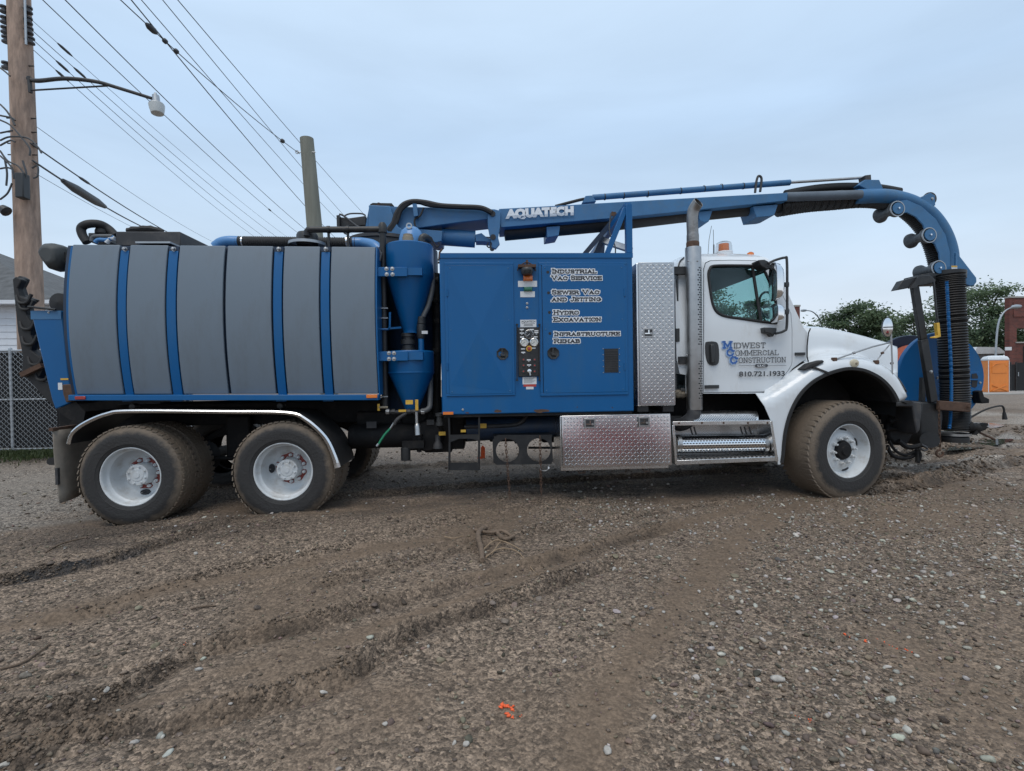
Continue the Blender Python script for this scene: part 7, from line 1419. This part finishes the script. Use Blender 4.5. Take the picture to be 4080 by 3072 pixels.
O('hose_cradle', MB().bar(at(*r5([(1010, 975)])[0], 6.05), at(*r5([(1208, 990)])[0], 6.1), .05, .12), 'rust', T, bevel=.01)
bolt(T, *r5([(1205, 985)])[0], 6.05, .014, 'rust')
po = O('boom_rest_post', MB().bar(at(*r5([(858, 200)])[0], 6.1), at(*r5([(915, 560)])[0], 6.1), .05, .095).bar(at(*r5([(915, 560)])[0], 6.1), at(*r5([(978, 955)])[0], 6.1), .06, .10), 'black', T, bevel=.008)
O('rest_saddle', MB().pprism(r5([(750, 248), (787, 186), (900, 155), (960, 150), (1000, 185), (990, 200), (945, 212), (880, 222), (838, 232)]), 6.03, 6.13), 'black', po, bevel=.008)
O('saddle_gusset', MB().pprism(r5([(830, 238), (890, 160), (905, 160), (880, 230)]), 6.005, 6.028), 'black', po)
bolt(po, *r5([(968, 763)])[0], 6.03, .014, 'steel'); O('post_brace', MB().bar(at(*r5([(915, 800)])[0], 6.25), at(*r5([(910, 950)])[0], 6.25), .05, .05), 'black', po)
O('control_rod', MB().tube([at(*r5([p])[0], 6.0) for p in ((983, 195), (1000, 380), (1010, 460))], .012, 8), 'black', T)
O('yellow_handle', MB().pprism(r5([(1005, 455), (1022, 453), (1031, 542), (1000, 552), (980, 550), (982, 543), (1014, 535)]), 5.98, 6.03), 'yellow', T, bevel=.004)
chain(3740, 1608, 1790, 5.95, 12, T, 6); q = at(3744, 1800, 5.95); O('chain_hook', MB().tube([q+Vector((.045*math.cos(a), 0, .04*math.sin(a)-.02)) for a in np.linspace(R(80), R(380), 14)], .014, 8), 'rust', T)
# hose reel
rc = at(3750, 1505, 6.62); RR_ = 172*ppm(3750, 1505, 6.62)
def dish(y, name, m): return O(name, MB().lathe([(0, 0), (RR_*.2, 0), (RR_*.95, .0), (RR_*.985, -.005), (RR_, .01), (RR_, .05), (RR_*.97, .055), (RR_*.95, .03), (0, .03)], (rc.x, y, rc.z), (0, 1, 0), 64), m, T, smooth=30)
re_ = dish(6.62, 'hose_reel', 'blue'); o2 = dish(7.12, 'reel_flange', 'blue_dark')
O('reel_drum', MB().cyl((rc.x, 6.65, rc.z), (rc.x, 7.12, rc.z), RR_*.45, 32), 'blue_dark', re_)
for k in range(9): O('reel_hose_coil', MB().lathe([(RR_*.74-.0*k+.024*math.cos(t), .024*math.sin(t)) for t in np.linspace(0, 2*math.pi, 11)], (rc.x, 6.70+k*.048, rc.z), (0, 1, 0), 56), 'orange_hose', re_, smooth=60)
plate('reel_label', 3735, 1356, 3756, 1375, 6.618, .003, 'label_white', re_); plate('reel_label', 3735, 1356, 3756, 1361, 6.614, .002, 'yellow', re_)
O('reel_plate', MB().box(*rect(3690, 1480, 3902, 1700, 6.6)[:2], 6.595, 6.615, *rect(3690, 1482, 3902, 1575, 6.6)[2:]), 'blue', re_, smooth=0, bevel=.004)
O('reel_slot', MB().pprism([(3873, 1490), (3890, 1487), (3897, 1500), (3893, 1540), (3885, 1545), (3872, 1540)], 6.588, 6.594), 'ink', re_); O('reel_slot_bar', MB().bar(at(3858, 1512, 6.58), at(3900, 1512, 6.58), .02, .02), 'blue', re_)
for px, py in ((3870, 1580), (3855, 1640), (3735, 1505), (3905, 1525)): bolt(re_, px, py, 6.594, .012)
O('reel_motor', MB().pprism([(3900, 1560), (3915, 1555), (3922, 1580), (3943, 1590), (3942, 1606), (3912, 1608), (3905, 1590)], 6.5, 6.62), 'chassis', re_, bevel=.008)
O('whip_hose', MB().tube(catmull([at(*r5([p])[0], 6.4) for p in ((1185, 1075), (1240, 1040), (1320, 1000), (1400, 980), (1425, 990), (1432, 1035))], 8), .012, 8), 'rubber', T); O('whip_end', MB().tube([at(*r5([p])[0], 6.4) for p in ((1430, 1020), (1434, 1065))], [.018, .03], 10), 'rubber', T)
jt = O('jetter_head', MB().tube([at(*r5([p])[0], 6.2) for p in ((1185, 1115), (1210, 1110), (1230, 1115), (1250, 1120), (1270, 1118), (1300, 1115))], [.06, .075, .055, .07, .05, .04], 14), 'chassis', T); O('jetter_claw', MB().pprism(r5([(1285, 1100), (1325, 1088), (1333, 1103), (1320, 1108), (1334, 1118), (1300, 1130), (1255, 1165), (1235, 1160)]), 6.15, 6.22), 'chassis', jt); O('jetter_rod', MB().tube([at(*r5([p])[0], 6.2) for p in ((1275, 1148), (1370, 1192))], .014, 8), 'rust', jt)
# ------------------------------------------------------------------ boom
def r6(lst): return [(1200+x*.633, 650+y*.633) for x, y in lst]
def r7(lst): return [(2500+x*.7143, 650+y*.7143) for x, y in lst]
NB, FB = 6.32, 6.76
M['roller'] = mat('worn roller steel', (.085, .095, .105), .5, .2, var=.3, vscale=9); M['tube'] = mat('scuffed grey tube', (.10, .125, .155), .5, .2, var=.2, vscale=6)
b1 = O('boom_base_arm', MB().pprism(r6([(428, 268), (700, 275), (1185, 283), (1205, 300), (1200, 350), (1000, 372), (760, 405), (640, 420), (400, 415)]), NB, FB), 'blue_worn_hazed', T, smooth=20, bevel=.008)
b2 = O('boom', MB().pprism(r6([(1245, 287), (1700, 262)])+r7([(25, 212), (895, 164), (892, 209), (40, 297)])+r6([(1255, 405)]), NB, FB), 'blue_worn_hazed', T, smooth=20, bevel=.006)
for Yw in (NB, FB-.02): pass
O('hinge_plate', MB().pprism(r6([(1172, 290), (1215, 290), (1255, 300), (1252, 400), (1240, 470), (1250, 510), (1225, 540), (1200, 530), (1192, 480), (1175, 400)]), NB-.05, NB-.002), 'blue_worn_hazed', b2, bevel=.006); O('hinge_plate', MB().pprism(r6([(1172, 290), (1215, 290), (1255, 300), (1252, 400), (1240, 470), (1250, 510), (1225, 540), (1200, 530), (1192, 480), (1175, 400)]), FB+.002, FB+.05), 'blue_worn_hazed', b2)
for p in ((1208, 465), (1205, 318)): q = at(*r6([p])[0], NB-.06); O('hinge_pin', MB().cyl(q, q+Vector((0, .56, 0)), .035, 16), 'black', b2)
O('turret', MB().pprism(r6([(424, 262), (560, 268), (568, 300), (610, 400), (690, 440), (640, 470), (395, 462), (400, 405), (428, 395)]), NB-.08, FB+.1), 'blue_worn_hazed', T, smooth=20, bevel=.012)
O('slew_ring', MB().lathe([(.0, -.02), (.40, -.02), (.42, .0), (.42, .08), (.44, .09), (.44, .13), (0, .13)], (at(*r6([(520, 500)])[0], YC).x, YC, at(*r6([(520, 508)])[0], YC-.4).z), (0, 0, 1), 48), 'dust_steel', T)
O('turret_cap', MB().pprism(r6([(435, 258), (450, 250), (570, 252), (585, 270), (430, 270)]), NB, FB), 'rubber', T)
O('slew_base', MB().lathe([(.45, 0), (.42, .12), (.3, .16)], (at(*r6([(560, 500)])[0], YC).x, YC, at(*r6([(520, 520)])[0], YC-.4).z-.12), (0, 0, 1), 36), 'blue_dark', T)
O('slew_motor', MB().pprism(r6([(225, 335), (300, 345), (405, 330), (410, 392), (240, 402), (225, 390)]), 6.35, 6.6), 'black', T, bevel=.01); O('motor_flange', MB().pprism(r6([(222, 328), (240, 326), (242, 402), (224, 396)]), 6.3, 6.65), 'black', T)
O('motor_hose', MB().tube(catmull([at(*r6([p])[0], 6.28) for p in ((240, 322), (265, 330), (310, 365), (350, 395), (390, 410))], 5), .012, 8), 'wire', T); O('motor_hose', MB().tube(catmull([at(*r6([p])[0], 6.4) for p in ((275, 330), (310, 318), (380, 318), (405, 330))], 5), .01, 8), 'wire', T)
# hoses over the turret
for pts, r0 in (([(545, 425), (580, 380), (600, 320), (640, 265), (700, 243), (780, 248), (880, 268), (1000, 275), (1130, 282), (1200, 312)], .034), ([(560, 430), (600, 370), (625, 300), (665, 262), (720, 240), (800, 262), (900, 272), (1100, 278)], .028), ([(770, 280), (750, 330), (715, 355), (720, 400), (740, 420)], .012), ([(820, 470), (850, 525), (868, 515), (865, 500)], .008), ([(1198, 500), (1185, 530), (1170, 520), (1178, 500)], .008)):
    O('boom_hose', MB().tube(catmull([at(*r6([p])[0], NB-.06) for p in pts], 6), r0, 8), 'rubber', T)
O('hose_clip', MB().pprism(r6([(700, 255), (725, 255), (735, 330), (710, 335)]), NB-.09, NB-.01), 'blue_worn_hazed', T); O('lock_pin', MB().tube([at(*r6([p])[0], NB-.03) for p in ((488, 250), (486, 345))], .016, 8), 'rust', T)
# lift cylinder under the base arm
O('lift_cylinder', MB().cyl(at(*r6([(885, 465)])[0], 6.5), at(*r6([(1095, 480)])[0], 6.5), .105, 24), 'blue_worn_hazed', T); O('cylinder_mount', MB().pprism(r6([(690, 410), (890, 425), (885, 490), (850, 500), (800, 490), (760, 470)]), NB+.02, FB-.02), 'blue_worn_hazed', T, bevel=.008); O('cylinder_rod', MB().cyl(at(*r6([(1095, 478)])[0], 6.5), at(*r6([(1205, 485)])[0], 6.5), .04, 14), 'steel', T); O('rod_eye', MB().pprism(r6([(1095, 450), (1135, 440), (1170, 470), (1200, 480), (1190, 495), (1140, 490), (1100, 490)]), 6.4, 6.6), 'blue_worn_hazed', T)
O('boom_under_hose', MB().tube([at(*p, 6.54) for p in r6([(1280, 440)])+r6([(1900, 385)])+r7([(300, 290), (850, 235)])], .10, 16), 'hose_blk', b2)
for pts in (r6([(1545, 400), (1630, 395), (1622, 455), (1548, 468)]), r7([(395, 270), (475, 262), (455, 325), (430, 330), (402, 318)]), r7([(700, 240), (840, 230), (820, 290), (795, 296), (720, 302)])): O('boom_lug', MB().pprism(pts, NB+.05, FB-.05), 'blue_worn_hazed', b2, bevel=.006)
# maker lettering with speed lines
a, b, c, d = rect(*r6([(1285, 275)])[0], *r6([(1715, 362)])[0], NB-.003)
def boomtxt():
    import_tilt = math.atan2(at(*r6([(1715, 270)])[0], NB).z-at(*r6([(1285, 292)])[0], NB).z, b-a)
    o = txt('AQUATECH', a, b, 0, 1, NB-.012, 'white_ink', b2, .085)
    me = o.data; zs = [v.co.z for v in me.vertices]; z0_, z1_ = min(zs), max(zs); x0_ = min(v.co.x for v in me.vertices); H = (d-c)*.80; pz = at(*r6([(1285, 362)])[0], NB).z
    wx = WO[o.name]
    for v in me.vertices: v.co.z = (v.co.z-z0_)/(z1_-z0_)*H+math.tan(import_tilt)*(v.co.x-x0_)
    o.location.z = pz-WO[b2.name].z; WO[o.name] = Vector((wx.x, wx.y, pz))
    for k in range(5):
        f = .04+.085*k; y = NB-.0126-.0002*k; th = H*(.030-.003*k)
        O('speed_line', MB().add([(a-.02, y, pz+H*f-th), (b+.01, y, pz+H*f-th+math.tan(import_tilt)*(b-a)), (b+.01, y, pz+H*f+math.tan(import_tilt)*(b-a)), (a-.02, y, pz+H*f)], [(0, 1, 2, 3)]), 'blue_worn_hazed', b2, smooth=0, fix=False)
boomtxt()
# extension tube, hose and curved guide
O('extension_tube', MB().tube([at(*p, 6.40) for p in r7([(880, 190), (1300, 176)])], .060, 18), 'tube', b2)
p_ext = catmull([at(*p, 6.54) for p in r7([(840, 250), (1000, 225), (1150, 212), (1290, 200), (1400, 205), (1480, 225)])], 8); pth, rs = corrugated(p_ext, .115, .04, .005); O('inner_hose', MB().tube(pth, rs, 18), 'hose_blk', b2, smooth=50)
gd = O('hose_guide', MB().tube(catmull([at(*p, 6.46) for p in r7([(1270, 188), (1400, 184), (1500, 194), (1590, 222), (1670, 270), (1730, 335), (1772, 410), (1797, 490), (1803, 560), (1800, 620)])], 8), .095, 22), 'blue_worn_hazed', T, smooth=60)
pth, rs = corrugated(catmull([at(*p, 6.56) for p in r7([(1400, 205), (1490, 225), (1570, 275), (1640, 345), (1690, 430), (1720, 520), (1740, 610), (1760, 660)])], 8), .105, .04, .006); O('curved_hose', MB().tube(pth, rs, 18), 'hose_blk', T, smooth=50)
guide_px = [(1470, 232), (1490, 215), (1560, 205), (1640, 240), (1720, 310), (1775, 400), (1800, 500), (1800, 615), (1735, 612), (1728, 590), (1745, 560), (1738, 500), (1715, 450), (1690, 436), (1668, 420), (1662, 395), (1652, 345), (1610, 300), (1560, 275), (1530, 280), (1510, 288), (1485, 272)]
O('guide_plate', MB().pprism(r7(guide_px), 6.36, 6.38), 'blue_worn_hazed', gd, bevel=.004); O('guide_plate', MB().pprism(r7(guide_px), 6.66, 6.68), 'blue_worn_hazed', gd, bevel=.004)
for (x, y), (pn, qn) in (((1495, 258), (1500, 255)), ((1672, 405), (1685, 401)), ((1725, 588), (1742, 582))):
    q = at(*r7([(x, y)])[0], 6.37); k_ = ppm(3600, 850, 6.37)*.7143
    ro = O('roller', MB().lathe([(40*k_, .02), (40*k_, .05), (30*k_, .09), (24*k_, .13), (22*k_, .16), (24*k_, .19), (30*k_, .23), (40*k_, .27), (40*k_, .30)], q-Vector((0, .03, 0)), (0, 1, 0), 28, True), 'roller', gd, smooth=40)
    O('roller_rim', MB().lathe([(41*k_, .0), (41*k_, .015), (36*k_, .015), (36*k_, .0), (41*k_, .0)], q-Vector((0, .036, 0)), (0, 1, 0), 28), 'galv', ro); O('roller_pin', MB().lathe([(.012, 0), (.012, -.02), (0, -.021)], q-Vector((0, .046, 0)), (0, 1, 0), 10), 'chrome', ro)
    O('roller_cap', MB().lathe([(30*k_, 0), (30*k_, -.012), (0, -.013)], q-Vector((0, .036, 0)), (0, 1, 0), 24), 'blue_worn_hazed', ro, smooth=30)
    for a in (R(20),): O('roller_spoke', MB().bar(q-Vector((0, .025, 0))+Vector((math.cos(a), 0, math.sin(a)))*36*k_, q-Vector((0, .025, 0))-Vector((math.cos(a), 0, math.sin(a)))*36*k_, .012, .016), 'galv', ro)
q = at(*r7([(1692, 197)])[0], 6.42); O('top_roller', MB().lathe([(34*k_, 0), (36*k_, .02), (28*k_, .08), (28*k_, .14), (36*k_, .2), (34*k_, .22)], q, (0, 1, 0), 26, True), 'dust_steel', gd); O('roller_arm', MB().pprism(r7([(1635, 192), (1690, 165), (1715, 180), (1718, 235), (1700, 240)]), 6.38, 6.41), 'blue_worn_hazed', gd, bevel=.004); bolt(gd, *r7([(1700, 198)])[0], 6.38, .014)
O('guide_nose', MB().pprism(r7([(1836, 493), (1880, 550), (1948, 638), (1950, 662), (1935, 684), (1910, 686), (1800, 642), (1735, 612), (1760, 600), (1835, 600)]), 6.34, 6.70), 'blue_worn_hazed', gd, bevel=.012)
plate('guide_label', *r7([(1808, 572)])[0], *r7([(1840, 600)])[0], 6.33, .004, 'label_white', gd); plate('guide_label', *r7([(1808, 572)])[0], *r7([(1840, 579)])[0], 6.326, .003, 'yellow', gd)
O('nose_collar', MB().lathe([(.165, -.05), (.19, -.05), (.19, .05), (.165, .05)], at(3778, 1098, HY_+.1), (.05, 0, 1), 28), 'black', gd); O('lower_roller_bracket', MB().pprism(r7([(1640, 620), (1700, 610), (1745, 615), (1800, 645), (1830, 665), (1720, 668), (1650, 662)]), 6.33, 6.62), 'black', gd, bevel=.01)
# long extension cylinder on the boom
xc = O('extension_cylinder', MB().cyl(at(*r6([(1835, 217)])[0], 6.50), at(*r7([(905, 108)])[0], 6.50), .038, 16), 'blue_worn_hazed', T)
for p in r6([(1910, 213), (2030, 205)])+r7([(112, 172), (296, 155), (427, 143), (524, 134), (645, 128)]): q = at(*p, 6.5); O('hose_tie', MB().lathe([(.04, -.006), (.043, -.006), (.043, .006), (.04, .006)], q, (1, 0, .09), 14), 'black', xc)
O('cylinder_rod', MB().cyl(at(*r7([(905, 108)])[0], 6.50), at(*r7([(1335, 80)])[0], 6.50), .018, 12), 'steel', xc); O('rod_clevis', MB().pprism(r7([(1325, 68), (1358, 64), (1360, 92), (1330, 95)]), 6.44, 6.56), 'dust_steel', xc); O('rod_bracket', MB().pprism(r7([(1325, 92), (1405, 92), (1430, 150), (1345, 150), (1290, 122)]), 6.42, 6.6), 'blue_worn_hazed', xc, bevel=.006)
O('cylinder_foot', MB().pprism(r6([(1790, 205), (1830, 202), (1858, 240), (1770, 250)]), 6.42, 6.58), 'blue_worn_hazed', xc, bevel=.006); O('hose_feed', MB().tube(catmull([at(*p, 6.45) for p in r6([(1600, 272), (1700, 245), (1790, 225), (1830, 235)])], 5), .02, 8), 'rubber', xc); O('cylinder_clamp', MB().tube(catmull([at(*p, 6.46) for p in r7([(712, 165), (718, 110), (728, 75), (742, 75), (748, 95), (740, 160)])], 5), .016, 8), 'dust_steel', xc)
O('top_hose', MB().tube(catmull([at(*p, 6.56) for p in r7([(880, 172), (980, 152), (1100, 136), (1240, 130), (1400, 138), (1520, 158)])], 8), .05, 12), 'rubber', T)
# boom cradle on the enclosure roof
cr2 = O('boom_cradle', MB().bar(at(*r6([(2062, 570)])[0], 5.55), at(*r6([(2058, 262)])[0], 5.55), .07, .07), 'blue', T, bevel=.005)
O('cradle_brace', MB().bar(at(*r6([(1925, 572)])[0], 5.56), at(*r6([(2040, 285)])[0], 5.56), .06, .055), 'blue', cr2, bevel=.004); O('cradle_brace', MB().bar(at(*r6([(1785, 572)])[0], 6.3), at(*r6([(1990, 330)])[0], 6.2), .06, .06), 'blue_dark', cr2); O('cradle_brace', MB().bar(at(*r6([(1855, 572)])[0], 6.4), at(*r6([(1900, 470)])[0], 6.4), .1, .07), 'blue_dark', cr2)
O('cradle_bar', MB().bar(at(*r6([(1905, 490)])[0], 6.3), at(*r6([(2075, 545)])[0], 6.0), .05, .07), 'galv', cr2); O('cradle_post', MB().bar(at(*r6([(1890, 572)])[0], 7.4), at(*r6([(1900, 420)])[0], 7.4), .07, .07), 'blue_dark', cr2); O('cradle_beam', MB().bar(at(*r6([(2056, 268)])[0], 5.55), at(*r6([(2056, 268)])[0], 5.55)+Vector((0, 1.95, -.12)), .07, .07, (0, 0, 1)), 'blue', cr2)
O('cradle_cord', MB().tube(catmull([at(*p, 5.9) for p in r6([(1950, 315), (1940, 400), (1945, 450), (1975, 520), (1978, 565)])], 5), .008, 6), 'wire', cr2); patch(*r6([(1965, 318)])[0], 26, 20, NB-.01, 'rust', b2, 'rust_patch', 20)
# ------------------------------------------------------------------ red car behind the photographer, mirrored in the tread plate
RCY = -3.2; RX = 1.35
rcx = E('parked_car', (RX+2.1, RCY-0.9, 0)); tag(rcx, 'red hatchback parked behind the photographer, seen only as a reflection in the step toolbox', 'car')
prof = [(0, .32), (.05, .72), (.35, .80), (1.15, .92), (1.75, 1.38), (2.9, 1.42), (3.75, 1.05), (4.15, .95), (4.2, .35), (3.75, .28), (3.6, .5), (3.25, .62), (2.9, .5), (2.75, .26), (1.35, .26), (1.2, .5), (.85, .62), (.5, .5), (.4, .28)]
O('body', MB().prism([(RX+x, z) for x, z in prof], RCY-1.75, RCY), 'car_red', rcx, smooth=20, bevel=.05)
for a_ in ([(1.3, .95), (1.82, 1.32), (2.25, 1.34), (2.25, .95)], [(2.32, .95), (2.32, 1.34), (2.85, 1.35), (3.4, 1.08), (3.3, .98)]): O('side_window', MB().prism([(RX+x, z) for x, z in a_], RCY+.001, RCY+.008), 'dark_glass', rcx, smooth=0)
for x in (.85, 3.25):
    for y in (RCY+.01, RCY-1.66): O('wheel', MB().lathe([(.0, -.02), (.2, -.02), (.22, 0), (.31, 0), (.315, .03), (.315, .17), (.3, .19), (0, .19)], (RX+x, y-.18, .315), (0, 1, 0), 28), 'rubber', rcx)
for x0_, x1_ in ((.0, .3),): O('headlight', MB().box(RX+.03, RX+.25, RCY-.02, RCY+.012, .62, .74), 'lens_clear', rcx, bevel=.01)
O('white_stripe', MB().prism([(RX+1.35, .5), (RX+2.7, .5), (RX+2.7, .56), (RX+1.35, .56)], RCY+.001, RCY+.006), 'white', rcx, smooth=0)
